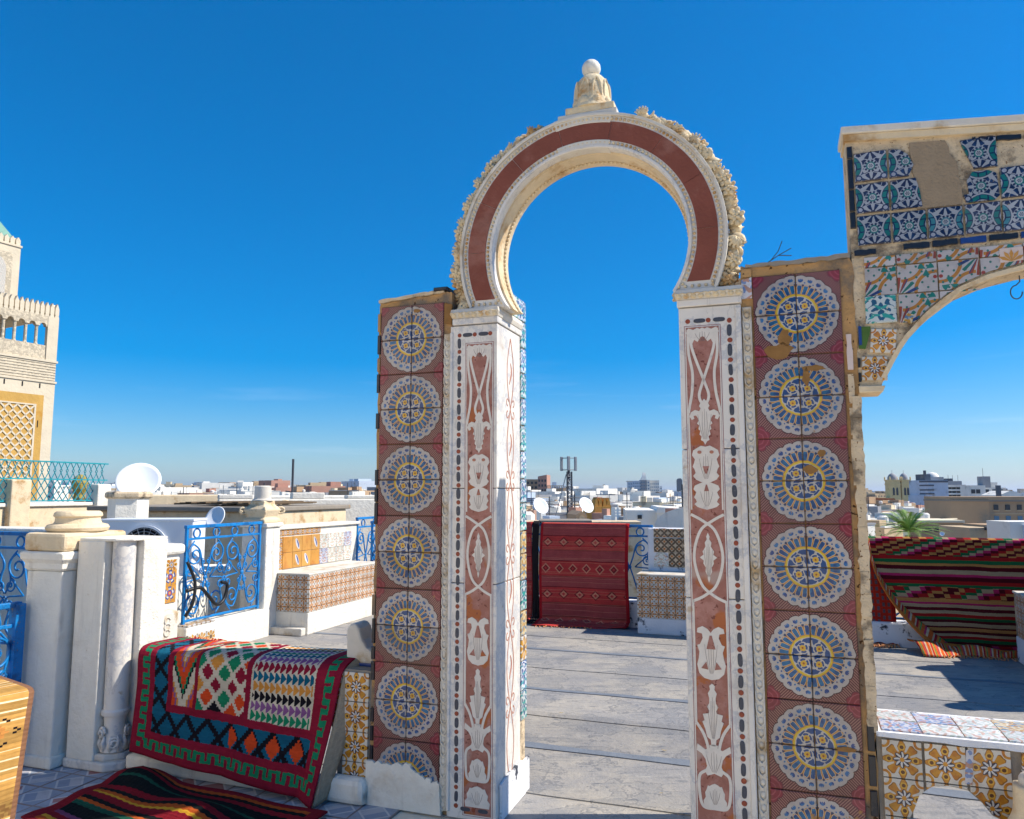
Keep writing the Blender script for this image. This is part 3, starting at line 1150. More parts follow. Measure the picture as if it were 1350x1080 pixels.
# mortar caps on top
MB().prism(ragged([(-0.206, 2.642), (0.0, 2.657), (0.19, 2.67)], 8, 0.003) + ragged([(0.19, 2.686), (0.0, 2.674), (-0.206, 2.658)], 8, 0.004), -0.004, DEP + 0.01).obj('mortar_cap', 'plaster_edge', arch)
MB().prism(ragged([(1.74, 2.648), (1.95, 2.645), (2.19, 2.65)], 8, 0.004) + ragged([(2.19, 2.672), (1.95, 2.662), (1.74, 2.664)], 8, 0.005), -0.004, DEP + 0.01).obj('mortar_cap', 'plaster_grey', arch)
MB().slab(0.13, 0.21, -0.012, 0.2, 2.678, 2.698, 0.004).obj('dark_slip', 'dark_slip', arch)

TS = 0.19
med = tile_mesh(TS - 0.0035, TS - 0.0035, 'medallion')
# quarter k: the medallion centre lies at the tile's own lower-left corner, turned about the wall normal
def med_col(u0, ztop, nrow, skip=()):
    for r in range(nrow):
        for c in range(2):
            if (r, c) in skip:
                continue
            top = r % 2 == 0
            # lower-left corner of the tile has to point to the medallion centre
            if top and c == 1: ang = 0.0
            elif top and c == 0: ang = -pi / 2
            elif not top and c == 1: ang = pi / 2
            else: ang = pi
            place('painted_tile', med, arch, (u0 + (c - 0.5) * TS, 0.003 + jit(0.0012), ztop - (r + 0.5) * TS), (jit(0.004), ang + jit(0.004), jit(0.004)))
med_col(0.0, 2.616, 13)
med_col(1.957, 2.601, 13)

# partial tile and broken bits next to the arch feet
MB().prism([(0.193, 2.50), (0.236, 2.49), (0.236, 2.60), (0.193, 2.61)], -0.003, 0.01).obj('broken_tile', 'terracotta_wear', arch)
bt = MB().prism([(1.716, 2.50), (1.765, 2.50), (1.765, 2.60), (1.72, 2.59)], -0.003, 0.01).obj('broken_tile', 'mosaic_floral', arch)
MB().prism([(1.72, 2.602), (1.765, 2.602), (1.765, 2.64), (1.722, 2.645)], -0.003, 0.01).obj('broken_tile', 'plaster_ochre', arch)

# worn bare patches where the glaze has come away
def patch(u, z, w, h, y=-0.0062, mat='terracotta_wear', seed=0, n=14):
    rr = random.Random(seed)
    pts = [(u + w * cos(2 * pi * k / n) * rr.uniform(0.6, 1.1), z + h * sin(2 * pi * k / n) * rr.uniform(0.6, 1.1)) for k in range(n)]
    return MB().prism(pts, y, 0.004).obj('bare_patch', mat, arch)
patch(1.875, 2.24, 0.075, 0.045, seed=1)
patch(1.90, 2.30, 0.03, 0.05, seed=2)
patch(2.02, 2.155, 0.055, 0.016, seed=3)
patch(1.985, 2.12, 0.02, 0.045, seed=4)
patch(2.035, 1.93 - 0.16, 0.02, 0.02, seed=5)
patch(1.985, 1.70, 0.034, 0.022, seed=6)
patch(2.08, 0.515, 0.05, 0.014, seed=7)
patch(0.03, 2.58, 0.03, 0.012, seed=8)

# edge slips: dark glazed strips along the outer edge of the left pier, broken rim of the right one
z = 2.58
while z > 0.25:
    h = RND.uniform(0.05, 0.13)
    if RND.random() < 0.75:
        MB().slab(-0.2095 + jit(0.002), -0.192 + jit(0.002), -0.006, 0.01, z - h, z, 0.002).obj('edge_slip', RND.choice(['dark_slip', 'dark_slip', 'pink_slip' if z > 2.3 else 'dark_slip', 'plaster_ochre']), arch)
    z -= h + RND.uniform(0.004, 0.03)
z = 2.30
for h, mt in ((0.16, 'pink_slip'), (0.13, 'plaster_edge'), (0.12, 'plaster_edge'), (0.2, 'plaster_edge')):
    MB().prism(ragged([(2.158, z), (2.160, z - h)], 4, 0.003) + ragged([(2.182, z - h), (2.18, z)], 4, 0.003), -0.006, 0.012).obj('edge_slip', mt, arch)
    z -= h + 0.02
for z0, h in ((0.62, 0.1), (0.5, 0.12), (0.36, 0.1)):
    MB().slab(2.165, 2.192, -0.008, 0.012, z0 - h, z0, 0.002).obj('edge_slip', 'dark_slip', arch)
# rough plaster along the right edge
for k in range(15):
    zz = 2.02 - k * 0.095
    MB().prism(ragged([(2.168, zz), (2.166, zz - 0.094)], 4, 0.006) + ragged([(2.207, zz - 0.094), (2.207, zz)], 4, 0.004), -0.010 + jit(0.004), 0.03).obj('plaster_edge', 'plaster_edge', arch)

# whitewash over the foot of the left pier
wp = ragged([(-0.222, 0.0), (-0.222, 0.215)], 4, 0.004) + ragged([(-0.222, 0.215), (-0.10, 0.215), (0.02, 0.225), (0.06, 0.195), (0.12, 0.165), (0.195, 0.150)], 8, 0.010) + [(0.205, 0.0)]
MB().prism(wp, -0.018, 0.02).obj('whitewash_foot', 'whitewash', arch, bevel=0.005)

# --- egg-and-dart strips
def egg_strip(u0, u1, z0, z1, y=-0.004):
    MB().slab(u0, u1, y, 0.03, z0, z1, 0.003).obj('moulding_strip', 'marble_cap', arch)
    uc, w = (u0 + u1) / 2, (u1 - u0)
    mb = MB()
    z = z0 + 0.03
    k = 0
    while z < z1 - 0.02:
        mb.sphere((uc, y, z), 0.5, 8, 5, (w * 0.62, 0.014, 0.030))
        mb.tube([(uc - w * 0.42, y, z + 0.022), (uc - w * 0.36, y - 0.004, z - 0.012), (uc, y - 0.006, z - 0.026), (uc + w * 0.36, y - 0.004, z - 0.012), (uc + w * 0.42, y, z + 0.022)], 0.0045, 5)
        z += 0.052
    stuff(mb.obj('egg_and_dart', 'marble_cap', arch, smooth=True))
egg_strip(0.194, 0.232, 0.02, 2.44)
egg_strip(1.718, 1.760, 0.0, 2.46)

# --- marble shafts in stacked blocks
def shaft(u0, u1, cuts, ul=0.0):
    for z0, z1 in zip(cuts[:-1], cuts[1:]):
        MB().box(u0, u1, -0.014 + jit(0.001), 0.352, z0 + 0.0015, z1 - 0.0015).obj('marble_block', 'marble_white', arch, bevel=0.005)
shaft(0.236, 0.500, (0.0, 1.14, 1.62, 2.476))
shaft(1.428, 1.714, (0.0, 1.12, 1.80, 2.476))
# raised fillets either side
for u0, u1 in ((0.236, 0.252),):
    MB().slab(u0, u1, -0.024, 0.0, 0.03, 2.44, 0.004).obj('fillet', 'marble_white', arch)
for u0, u1 in ((1.688, 1.714),):
    MB().slab(u0, u1, -0.024, 0.0, 0.0, 2.46, 0.004).obj('fillet', 'marble_white', arch)

# --- capitals
for u0, u1 in ((0.244, 0.512), (1.416, 1.724)):
    MB().box(u0 + 0.006, u1 - 0.006, -0.026, 0.37, 2.478, 2.512).obj('capital_block', 'marble_white', arch, bevel=0.004)
    cap = MB().loft([[(u0 + 0.004, -0.022, 2.512), (u1 - 0.004, -0.022, 2.512), (u1 - 0.004, 0.36, 2.512), (u0 + 0.004, 0.36, 2.512)],
                     [(u0 - 0.004, -0.04, 2.536), (u1 + 0.004, -0.04, 2.536), (u1 + 0.004, 0.37, 2.536), (u0 - 0.004, 0.37, 2.536)],
                     [(u0 + 0.002, -0.03, 2.562), (u1 - 0.002, -0.03, 2.562), (u1 - 0.002, 0.36, 2.562), (u0 + 0.002, 0.36, 2.562)]]).obj('capital_moulding', 'marble_cap', arch, bevel=0.003)
    mb = MB()
    k = int((u1 - u0) / 0.034)
    for i in range(k):
        x = u0 + (i + 0.5) * (u1 - u0) / k
        mb.sphere((x, -0.034, 2.527), 0.5, 8, 5, (0.030, 0.02, 0.026))
        mb.tube([(x - 0.016, -0.036, 2.541), (x, -0.044, 2.535), (x + 0.016, -0.036, 2.541)], 0.004, 5)
    stuff(mb.obj('leaf_band', 'carved_stone', cap, smooth=True))
# --- inlaid fronts: red field, bead borders, white tracery
SE = lambda c, p: math.copysign(abs(c) ** p, c)
bead_oval = MB().loft([[(0.0105 * SE(cos(a), 0.75) * k, y, 0.026 * SE(sin(a), 0.6) * k) for a in [2 * pi * i / 18 for i in range(18)]] for y, k in ((0.003, 1.0), (-0.0012, 1.0), (-0.0022, 0.85))]).mesh('bead_oval', 'bead_dark', False)
bead_disc = MB().loft([[(0.0115 * cos(a) * k, y, 0.0115 * sin(a) * k) for a in [2 * pi * i / 12 for i in range(12)]] for y, k in ((0.003, 1.0), (-0.0012, 1.0), (-0.0022, 0.85))]).mesh('bead_disc', 'bead_red', False)
YF = -0.0150       # just proud of the block front


def beads(u, z0, z1, n):
    """n pairs (disc, oval) running down"""
    p = (z1 - z0) / n
    for i in range(n):
        zz = z1 - i * p
        place('bead_disc', bead_disc, arch, (u + jit(0.001), YF, zz), (0, jit(0.1), 0), (1 + jit(0.06), 1, 1 + jit(0.06)))
        place('bead_oval', bead_oval, arch, (u + jit(0.001), YF, zz - p / 2), (0, jit(0.05), 0), (1 + jit(0.08), 1, p / 0.088 * (1 + jit(0.06))))
    place('bead_disc', bead_disc, arch, (u, YF, z0), (0, 0, 0))


beads(0.288, 0.06, 2.423, 27)
beads(1.660, 0.06, 2.40, 25)
for us, zz in (((0.330, 0.375, 0.420, 0.462), 2.423), ((1.610, 1.565, 1.520, 1.470), 2.408), ((0.335, 0.382, 0.428), 0.05)):
    for i, u in enumerate(us):
        if i % 2 == 0:
            place('bead_oval', bead_oval, arch, (u + 0.004, YF, zz), (0, pi / 2, 0), (1, 1, 1.05))
        else:
            place('bead_disc', bead_disc, arch, (u, YF, zz), (0, 0, 0))


M['inlay_vein'] = simple('inlay_vein', '#8f8078', 0.7, 0.2)


def sym(pts):
    """close a half outline (x >= 0, top to bottom) about the axis"""
    return pts + [(-x, z) for x, z in pts[::-1] if x > 1e-6]


def motif(ox, oz, outline, w, h, name='inlay_motif', lift=0.0):
    """white tracery piece: outline in unit cell (x -1..1, z 0..-1)"""
    pts = [(ox + x * w / 2, oz + z * h) for x, z in outline]
    pc = MB().prism(pts, YF - 0.0032 - lift, YF + 0.002).obj(name, 'inlay_white', arch)
    # engraved veins
    for k in range(5):
        f = (k - 2) / 2.0
        x0_, z0_ = ox + f * 0.05 * w, oz - h * 0.88
        q = [(x0_, z0_), (ox + f * 0.16 * w, oz - h * 0.6), (ox + f * 0.22 * w * (0.6 if k % 2 else 1.0), oz - h * (0.22 + 0.12 * abs(f)))]
        MB().ribbon(smooth_path(q, 4), [0.0012 + 0.0008 * sin(pi * i / 8) for i in range(9)], YF - 0.0037 - lift, YF).obj('engraved_vein', 'inlay_vein', pc)


def smooth_path(pts, n=6):
    out = []
    P_ = [pts[0]] + list(pts) + [pts[-1]]
    for i in range(1, len(P_) - 2):
        p0, p1, p2, p3 = P_[i - 1], P_[i], P_[i + 1], P_[i + 2]
        for k in range(n):
            t = k / n
            out.append(tuple(0.5 * ((2 * b_) + (-a_ + c_) * t + (2 * a_ - 5 * b_ + 4 * c_ - d_) * t * t + (-a_ + 3 * b_ - 3 * c_ + d_) * t ** 3) for a_, b_, c_, d_ in zip(p0, p1, p2, p3)))
    out.append(tuple(pts[-1]))
    return out


def band(pts, w, name='inlay_band', lift=0.0):
    MB().ribbon(smooth_path(pts), w, YF - 0.0030 - lift, YF + 0.002).obj(name, 'inlay_white', arch)


# outlines: half shapes, x 0..1, z 0..-1
SHELL = sym([(0.0, -0.55), (0.12, -0.62), (0.3, -0.9), (0.5, -0.75), (0.62, -1.0), (0.8, -0.7), (0.9, -0.45), (1.0, -0.3), (0.85, 0.0), (0.55, -0.12), (0.3, 0.0), (0.15, -0.08), (0.0, 0.0)][::-1])
TASSEL = sym([(0.0, 0.0), (0.12, -0.05), (0.26, -0.10), (0.34, -0.16), (0.24, -0.21), (0.34, -0.27), (0.62, -0.24), (0.88, -0.29), (0.98, -0.38), (0.84, -0.46), (0.66, -0.43), (0.72, -0.37), (0.55, -0.36), (0.44, -0.42), (0.40, -0.48), (0.5, -0.54), (0.36, -0.58), (0.42, -0.66), (0.30, -0.70), (0.36, -0.78), (0.22, -0.82), (0.28, -0.9), (0.12, -0.93), (0.0, -1.0)])
CUP = sym([(0.0, -0.03), (0.3, 0.0), (0.55, -0.05), (0.85, -0.12), (0.95, -0.25), (0.75, -0.36), (0.82, -0.46), (0.92, -0.55), (0.8, -0.62), (0.72, -0.72), (0.9, -0.8), (0.7, -0.9), (0.35, -0.96), (0.0, -1.0)])
LILY = sym([(0.0, 0.0), (0.18, -0.08), (0.12, -0.13), (0.35, -0.2), (0.28, -0.28), (0.6, -0.38), (0.5, -0.44), (0.9, -0.5), (0.5, -0.56), (0.55, -0.62), (0.3, -0.7), (0.34, -0.78), (0.14, -0.86), (0.12, -0.93), (0.0, -1.0)])
BALUSTER = sym([(0.0, -0.12), (0.2, -0.05), (0.55, 0.0), (0.9, -0.04), (0.95, -0.12), (0.6, -0.14), (0.55, -0.22), (0.75, -0.34), (0.95, -0.36), (0.8, -0.48), (0.86, -0.6), (0.98, -0.72), (0.85, -0.88), (0.5, -0.97), (0.0, -1.0)])
THISTLE = sym([(0.0, 0.0), (0.25, -0.04), (0.2, -0.1), (0.4, -0.16), (0.28, -0.24), (0.3, -0.32), (0.5, -0.38), (0.3, -0.44), (0.35, -0.48), (0.9, -0.5), (0.75, -0.6), (0.95, -0.62), (0.7, -0.74), (0.55, -0.86), (0.25, -0.9), (0.2, -1.0), (0.0, -1.0)])
DOME = sym([(0.0, 0.0), (0.25, -0.05), (0.45, -0.12), (0.6, -0.1), (0.72, -0.28), (0.85, -0.4), (0.8, -0.6), (1.0, -0.75), (0.95, -1.0), (0.0, -1.0)])
VASE = sym([(0.0, 0.0), (0.25, -0.03), (0.22, -0.12), (0.5, -0.18), (0.95, -0.02), (1.0, -0.22), (0.7, -0.32), (0.5, -0.48), (0.42, -0.7), (0.55, -0.86), (0.4, -1.0), (0.0, -0.92)])


def eyes(oc, z, dx, r, mat='red_marble'):
    for s in (-1, 1):
        pts = [(oc + s * dx + r * cos(a), z + r * 0.8 * sin(a)) for a in [2 * pi * i / 10 for i in range(10)]]
        MB().prism(pts, YF - 0.0045, YF).obj('inlay_spot', mat, arch)


def wedge(oc, z, w, h, mat='red_marble', up=True):
    s = 1 if up else -1
    MB().prism([(oc - w / 2, z), (oc + w / 2, z), (oc + w * 0.12, z + s * h), (oc - w * 0.12, z + s * h)], YF - 0.0045, YF).obj('inlay_spot', mat, arch)


def panel(u0, u1, ztop, zbot, dz):
    """one inlaid strip; dz shifts the motifs to where this pier shows them"""
    uc, w = (u0 + u1) / 2, u1 - u0
    MB().box(u0 - 0.008, u1 + 0.008, YF, -0.006, zbot - 0.008, ztop + 0.008).obj('inlay_border', 'inlay_line', arch)
    MB().box(u0 - 0.005, u1 + 0.005, YF - 0.0008, -0.006, zbot - 0.005, ztop + 0.005).obj('inlay_frame', 'marble_white', arch)
    MB().box(u0, u1, YF - 0.0016, -0.006, zbot, ztop).obj('inlay_field', 'red_marble', arch)
    Z = lambda z: z + dz
    x0, x1 = u0 + 0.006, u1 - 0.006
    bw = 0.0125
    # swag at the head
    motif(uc, ztop - 0.004, SHELL, w * 1.0, 0.075)
    for s in (-1, 1):
        a = uc + s * (w / 2 - 0.01)
        band([(a - s * 0.012, ztop - 0.012), (a - s * 0.016, ztop - 0.10), (uc - s * 0.002, Z(2.10)), (uc - s * 0.022, Z(2.03)), (uc - s * 0.006, Z(1.985))], bw)
        band([(a, ztop - 0.01), (a + s * 0.0, ztop - 0.12), (a - s * 0.016, Z(2.14)), (a - s * 0.012, Z(2.05)), (a + s * 0.0, Z(1.985)), (a + s * 0.006, Z(1.95))], bw, lift=0.0004)
        band([(a + s * 0.006, Z(1.95)), (a + s * 0.004, Z(1.7)), (a + s * 0.004, Z(1.50))], 0.007)
    motif(uc, Z(2.015), TASSEL, w * 0.92, 0.215)
    motif(uc, Z(1.795), CUP, w * 0.86, 0.175)
    eyes(uc, Z(1.765), w * 0.18, 0.010, 'inlay_brown')
    wedge(uc, Z(1.70), 0.03, 0.035, 'red_marble', False)
    motif(uc, Z(1.625), CUP, w * 0.82, 0.125)
    wedge(uc, Z(1.585), 0.022, 0.03, 'red_marble', True)
    # crossed loops round a lily
    for s in (-1, 1):
        band([(uc + s * (w / 2 - 0.002), Z(1.478)), (uc + s * 0.02, Z(1.448)), (uc - s * 0.035, Z(1.40)), (uc - s * (w / 2 - 0.012), Z(1.285)), (uc - s * 0.035, Z(1.165)), (uc + s * 0.02, Z(1.112)), (uc + s * (w / 2 - 0.002), Z(1.085))], bw, lift=0.0004 * (s > 0))
        band([(uc + s * (w / 2 - 0.004), Z(1.09)), (uc + s * (w / 2 - 0.004), Z(0.55))], 0.007)
    motif(uc, Z(1.395), LILY, w * 0.56, 0.225)
    motif(uc, Z(0.975), BALUSTER, w * 0.84, 0.235)
    wedge(uc, Z(0.875), 0.04, 0.06, 'red_marble', True)
    for s in (-1, 1):
        MB().prism([(uc + s * 0.022, Z(0.82)), (uc + s * 0.045, Z(0.79)), (uc + s * 0.014, Z(0.785))], YF - 0.0045, YF).obj('inlay_spot', 'red_marble', arch)
    motif(uc, Z(0.725), THISTLE, w * 0.64, 0.27)
    motif(uc, Z(0.462), VASE, w * 0.98, 0.135)
    for s in (-1, 1):
        band([(uc + s * (w / 2 - 0.004), Z(0.55)), (uc + s * 0.04, Z(0.50)), (uc + s * 0.022, Z(0.43)), (uc + s * 0.026, Z(0.36)), (uc + s * (w / 2 - 0.012), Z(0.325)), (uc + s * (w / 2 - 0.010), Z(0.25)), (uc + s * 0.05, Z(0.195)), (uc, Z(0.19))], bw, lift=0.0004 * (s > 0))
    motif(uc, Z(0.295), DOME, w * 0.66, 0.10)
    if zbot < 0.2:
        motif(uc, min(Z(0.165), 0.165), DOME, w * 0.92, 0.10)


panel(0.330, 0.474, 2.372, 0.028, -0.0)
panel(1.460, 1.612, 2.378, 0.028, 0.02)

# --- inner side of the left pier: thin brown scrollwork on marble, then a strip of little tiles
pts_a, pts_b = [], []
for k in range(150):
    zz = 2.43 - 2.3 * k / 149
    ph = (2.43 - zz) / 0.385 * pi
    pts_a.append((0.19 + 0.052 * sin(ph), zz))
    pts_b.append((0.19 - 0.052 * sin(ph), zz))


def reveal_piece(mb, name, mat):
    """built in (depth, z) and turned onto the side face u = 0.50"""
    mb.v = [(0.500 - y, x, z) for x, y, z in mb.v]
    return mb.obj(name, mat, arch)


reveal_piece(MB().ribbon(pts_a, 0.0085, -0.0016, 0.004), 'scroll_line', 'inlay_brown')
reveal_piece(MB().ribbon(pts_b, 0.0085, -0.0012, 0.004), 'scroll_line', 'inlay_brown')
for k in range(6):
    zc = 2.43 - 0.385 * (k + 1)
    if zc < 0.2:
        continue
    for s in (-1, 1):
        for q in (-1, 1):
            pts = []
            for i in range(14):
                a = i / 13 * 1.5 * pi
                rr = 0.022 * (1 - 0.5 * i / 13)
                pts.append((0.19 + s * (0.03 + rr * sin(a) + 0.012), zc + q * (0.016 + 0.02 - rr * cos(a))))
            reveal_piece(MB().ribbon(pts, [0.008 - 0.0035 * i / 13 for i in range(14)], -0.0014, 0.004), 'scroll_curl', 'inlay_brown')
    zm = zc + 0.19
    pts = [(0.19 + 0.018 * sin(i / 9 * 4.2), zm + 0.06 - 0.013 * i) for i in range(10)]
    reveal_piece(MB().ribbon(pts, [0.006 + 0.010 * sin(pi * i / 9) for i in range(10)], -0.0014, 0.004), 'scroll_leaf', 'inlay_brown')
MB().prism(ragged([(0.02, 0.0), (0.02, 0.17)], 3, 0.006) + ragged([(0.02, 0.17), (0.25, 0.19), (0.46, 0.17)], 5, 0.01) + [(0.46, 0.0)], 0, 0.012).obj('whitewash_foot', 'whitewash_worn', arch).data.transform(Matrix(((0, 1, 0, 0.503), (1, 0, 0, 0), (0, 0, 1, 0), (0, 0, 0, 1))))
# rear part of the left pier, rising behind the capital
MB().box(0.236, 0.494, 0.354, DEP, 0.0, 2.56).obj('pier_core', 'plaster_edge', arch, bevel=0.006)
MB().box(0.25, 0.494, 0.215, DEP, 2.563, 2.70).obj('pier_core', 'plaster_edge', arch, bevel=0.006)
MB().box(1.434, 1.712, 0.354, DEP, 0.0, 2.70).obj('pier_core', 'plaster_edge', arch, bevel=0.006)
zz = 2.69
kinds = ['mosaic_blue', 'mosaic_teal', 'mosaic_blue', 'mosaic_teal', 'mosaic_blue', 'mosaic_teal', 'mosaic_blue', 'mosaic_blue', 'mosaic_teal', 'mosaic_gold', 'mosaic_gold', 'mosaic_teal', 'mosaic_gold', 'star_yellow', 'mosaic_blue', 'mosaic_teal', 'mosaic_blue']
hs = [0.12, 0.15, 0.14, 0.14, 0.15, 0.14, 0.15, 0.13, 0.15, 0.12, 0.14, 0.16, 0.13, 0.13, 0.15, 0.15, 0.14]
for kd, h in zip(kinds, hs):
    if zz - h < 0.3:
        break
    MB().slab(-0.043, 0.043, -0.006, 0.006, -h / 2 + 0.002, h / 2 - 0.002, 0.002).obj('small_tile', kd, arch, loc=(0.499, 0.403, zz - h / 2), rot=(jit(0.01), jit(0.01), pi / 2 + jit(0.02)))
    zz -= h + 0.004
# tiles on the side of the rear part, above the capital
for k, y_ in enumerate((0.262, 0.345)):
    MB().slab(-0.038, 0.038, -0.006, 0.006, -0.06, 0.06, 0.002).obj('small_tile', 'mosaic_blue' if k else 'mosaic_teal', arch, loc=(0.499, y_, 2.63), rot=(jit(0.01), jit(0.01), pi / 2))

# --- the horseshoe arch
AC, AZ, FOOT = 0.976, 2.845, 2.562


def ring(r0, r1, y0, y1, n=64, foot=FOOT, a_from=None, a_to=None, wob=0.0):
    mb = MB()
    rings = []
    for k in range(n + 1):
        t = k / n
        sec = []
        for r, y in ((r0, y0), (r1, y0), (r1, y1), (r0, y1)):
            ft = -math.asin(min(1.0, (AZ - foot) / r))
            lo = ft if a_from is None else a_from
            hi = pi - ft if a_to is None else a_to
            a = lo + (hi - lo) * t
            rr = r + (wob * sin(a * 23 + r * 40) if wob else 0)
            sec.append((AC + rr * cos(a), y, AZ + rr * sin(a)))
        rings.append(sec)
    return mb.loft(rings)


ring(0.512, 0.690, 0.0, 0.155).obj('arch_ring', 'marble_white', arch, bevel=0.004)
a_lo = -math.asin((AZ - FOOT - 0.045) / 0.60)
NB = 9
for k in range(NB):
    a0_ = a_lo + (pi - 2 * a_lo) * k / NB + 0.0016
    a1_ = a_lo + (pi - 2 * a_lo) * (k + 1) / NB - 0.0016
    ring(0.548, 0.646, -0.004 + jit(0.0012), 0.02, n=10, foot=FOOT + 0.045, a_from=a0_ if k else None, a_to=a1_ if k < NB - 1 else None).obj('band_stone', 'red_band', arch)
ring(0.676, 0.692, -0.014, 0.02, a_from=-0.42, a_to=pi + 0.42).obj('arch_fillet', 'marble_cap', arch, bevel=0.003)
ring(0.508, 0.524, -0.010, 0.04, a_from=-0.58, a_to=pi + 0.58).obj('arch_fillet', 'marble_white', arch, bevel=0.003)
# soffit and the dentil ring at the back
ring(0.500, 0.516, 0.06, 0.155).obj('soffit', 'old_stone', arch)
ring(0.490, 0.560, 0.155, 0.195).obj('rear_ring', 'old_stone', arch, bevel=0.003)


def dots(r, y, n, size, a0, a1, nm, mat, s=(1, 1, 1)):
    mb = MB()
    for k in range(n):
        a = a0 + (a1 - a0) * k / (n - 1)
        mb.sphere((AC + r * cos(a), y, AZ + r * sin(a)), size, 6, 4, s)
    return stuff(mb.obj(nm, mat, arch, smooth=True))


dots(0.661, -0.004, 118, 0.0082, -0.38, pi + 0.38, 'bead_course', 'carved_stone', (1, 0.9, 1))
dots(0.535, -0.003, 96, 0.0080, -0.48, pi + 0.48, 'bead_course', 'carved_stone', (1, 0.9, 1))
dots(0.496, 0.152, 92, 0.0085, -0.58, pi + 0.58, 'dentil_course', 'old_stone')
for s in (-1, 1):
    mb = MB()
    for k in range(6):
        mb.sphere((AC + s * (0.455 + 0.032 * k - 0.0), -0.003, FOOT + 0.022), 0.0085, 6, 4)
    stuff(mb.obj('bead_course', 'carved_stone', arch, smooth=True))

# keystone course, plinth, bell and ball
ring(0.640, 0.700, -0.006, 0.16, n=14, a_from=radians(78), a_to=radians(104)).obj('keystone', 'marble_cap', arch, bevel=0.004)
ring(0.506, 0.550, -0.008, 0.12, n=14, a_from=radians(76), a_to=radians(106)).obj('keystone', 'marble_cap', arch, bevel=0.004)
fx = AC + 0.012
MB().box(fx - 0.158, fx + 0.155, -0.004, 0.20, 3.515, 3.552).obj('plinth', 'marble_cap', arch, bevel=0.006)
MB().box(fx - 0.118, fx + 0.140, 0.0, 0.20, 3.552, 3.590).obj('plinth', 'carved_stone', arch, bevel=0.006)
bell = MB().lathe([(0.118, 0.0), (0.114, 0.012), (0.102, 0.035), (0.096, 0.08), (0.090, 0.135), (0.078, 0.172), (0.056, 0.198), (0.034, 0.210)], 28, fx + 0.005, 0.105, 3.588).obj('finial_bell', 'carved_stone', arch, smooth=True)
for k in range(9):
    a = 2 * pi * k / 9 + 0.3
    c_, s_ = cos(a), sin(a)
    cx, cy = fx + 0.005, 0.105
    MB().sphere((0, 0, 0), 0.5, 8, 6, (0.05, 0.022, 0.062)).obj('carved_leaf', 'carved_stone', bell, smooth=True, loc=(cx + c_ * 0.100, cy + s_ * 0.100, 3.620), rot=(0, 0, a + pi / 2))
    pts = [(cx + c_ * q + s_ * w_, cy + s_ * q - c_ * w_, 3.65 + z_ * 1.2) for q, w_, z_ in ((0.092, -0.024, 0.0), (0.09, -0.02, 0.05), (0.084, 0.0, 0.085), (0.09, 0.02, 0.05), (0.092, 0.024, 0.0))]
    MB().tube(smooth_path(pts, 3), 0.006, 5).obj('carved_scroll', 'carved_stone', bell, smooth=True)
MB().sphere((fx + 0.0, 0.105, 3.842), 0.050, 20, 14).obj('finial_ball', 'whitewash', arch, smooth='all')

# garland of carved flowers and fruit round the outside of the arch
def blob(mb, c, r, axis, stretch, rr, n=8, m=5):
    """small ellipsoid pointing along an axis in the wall plane, slightly roughened"""
    o = len(mb.v)
    mb.sphere((0, 0, 0), r, n, m)
    ca, sa = cos(axis), sin(axis)
    for i in range(o, len(mb.v)):
        x, y, z = mb.v[i]
        k = 1 + rr.uniform(-0.10, 0.10)
        x, y, z = x * stretch * k, y * 0.62 * k, z * k
        mb.v[i] = (c[0] + x * ca - z * sa, c[1] + y, c[2] + x * sa + z * ca)


def flower(seed):
    rr = random.Random(seed)
    mb = MB()
    kind = seed % 3
    if kind == 0:      # rosette of two rings of petals round a pierced heart
        for ring_, n, q, s, y in ((0, 7, 0.027, 0.0115, -0.004), (1, 5, 0.014, 0.0085, -0.013)):
            for k in range(n):
                a = 2 * pi * (k + 0.5 * ring_) / n + rr.uniform(-0.12, 0.12)
                blob(mb, (q * cos(a), y, q * sin(a)), s, a, 1.45, rr)
        blob(mb, (0, -0.018, 0), 0.006, 0, 1.0, rr)
        blob(mb, (0, 0.016, 0), 0.034, 0, 1.0, rr)
    elif kind == 1:    # bunch of small fruit with leaves
        for k in range(13):
            blob(mb, (rr.uniform(-0.028, 0.028), rr.uniform(-0.016, 0.006), rr.uniform(-0.022, 0.022)), rr.uniform(0.008, 0.0125), 0, 1.0, rr)
        for k in range(4):
            a = rr.uniform(0, 6.28)
            blob(mb, (0.030 * cos(a), 0.0, 0.030 * sin(a)), 0.009, a, 2.1, rr)
        blob(mb, (0, 0.016, 0), 0.032, 0, 1.1, rr)
    else:              # acanthus-like leaf spray
        for k in range(7):
            a = pi / 2 + (-1.25 + 2.5 * k / 6)
            q = 0.020 + 0.006 * sin(pi * k / 6)
            blob(mb, (q * cos(a), -0.004 - 0.006 * sin(pi * k / 6), q * sin(a) - 0.008), 0.0078, a, 2.7, rr)
            blob(mb, ((q + 0.018) * cos(a), -0.010, (q + 0.018) * sin(a) - 0.008), 0.0055, a + 0.6, 1.6, rr)
        blob(mb, (0, 0.014, -0.004), 0.028, 0, 1.3, rr)
    return mb.mesh('carved_flower', 'carved_stone', 'all')


FL = [flower(s) for s in range(9)]


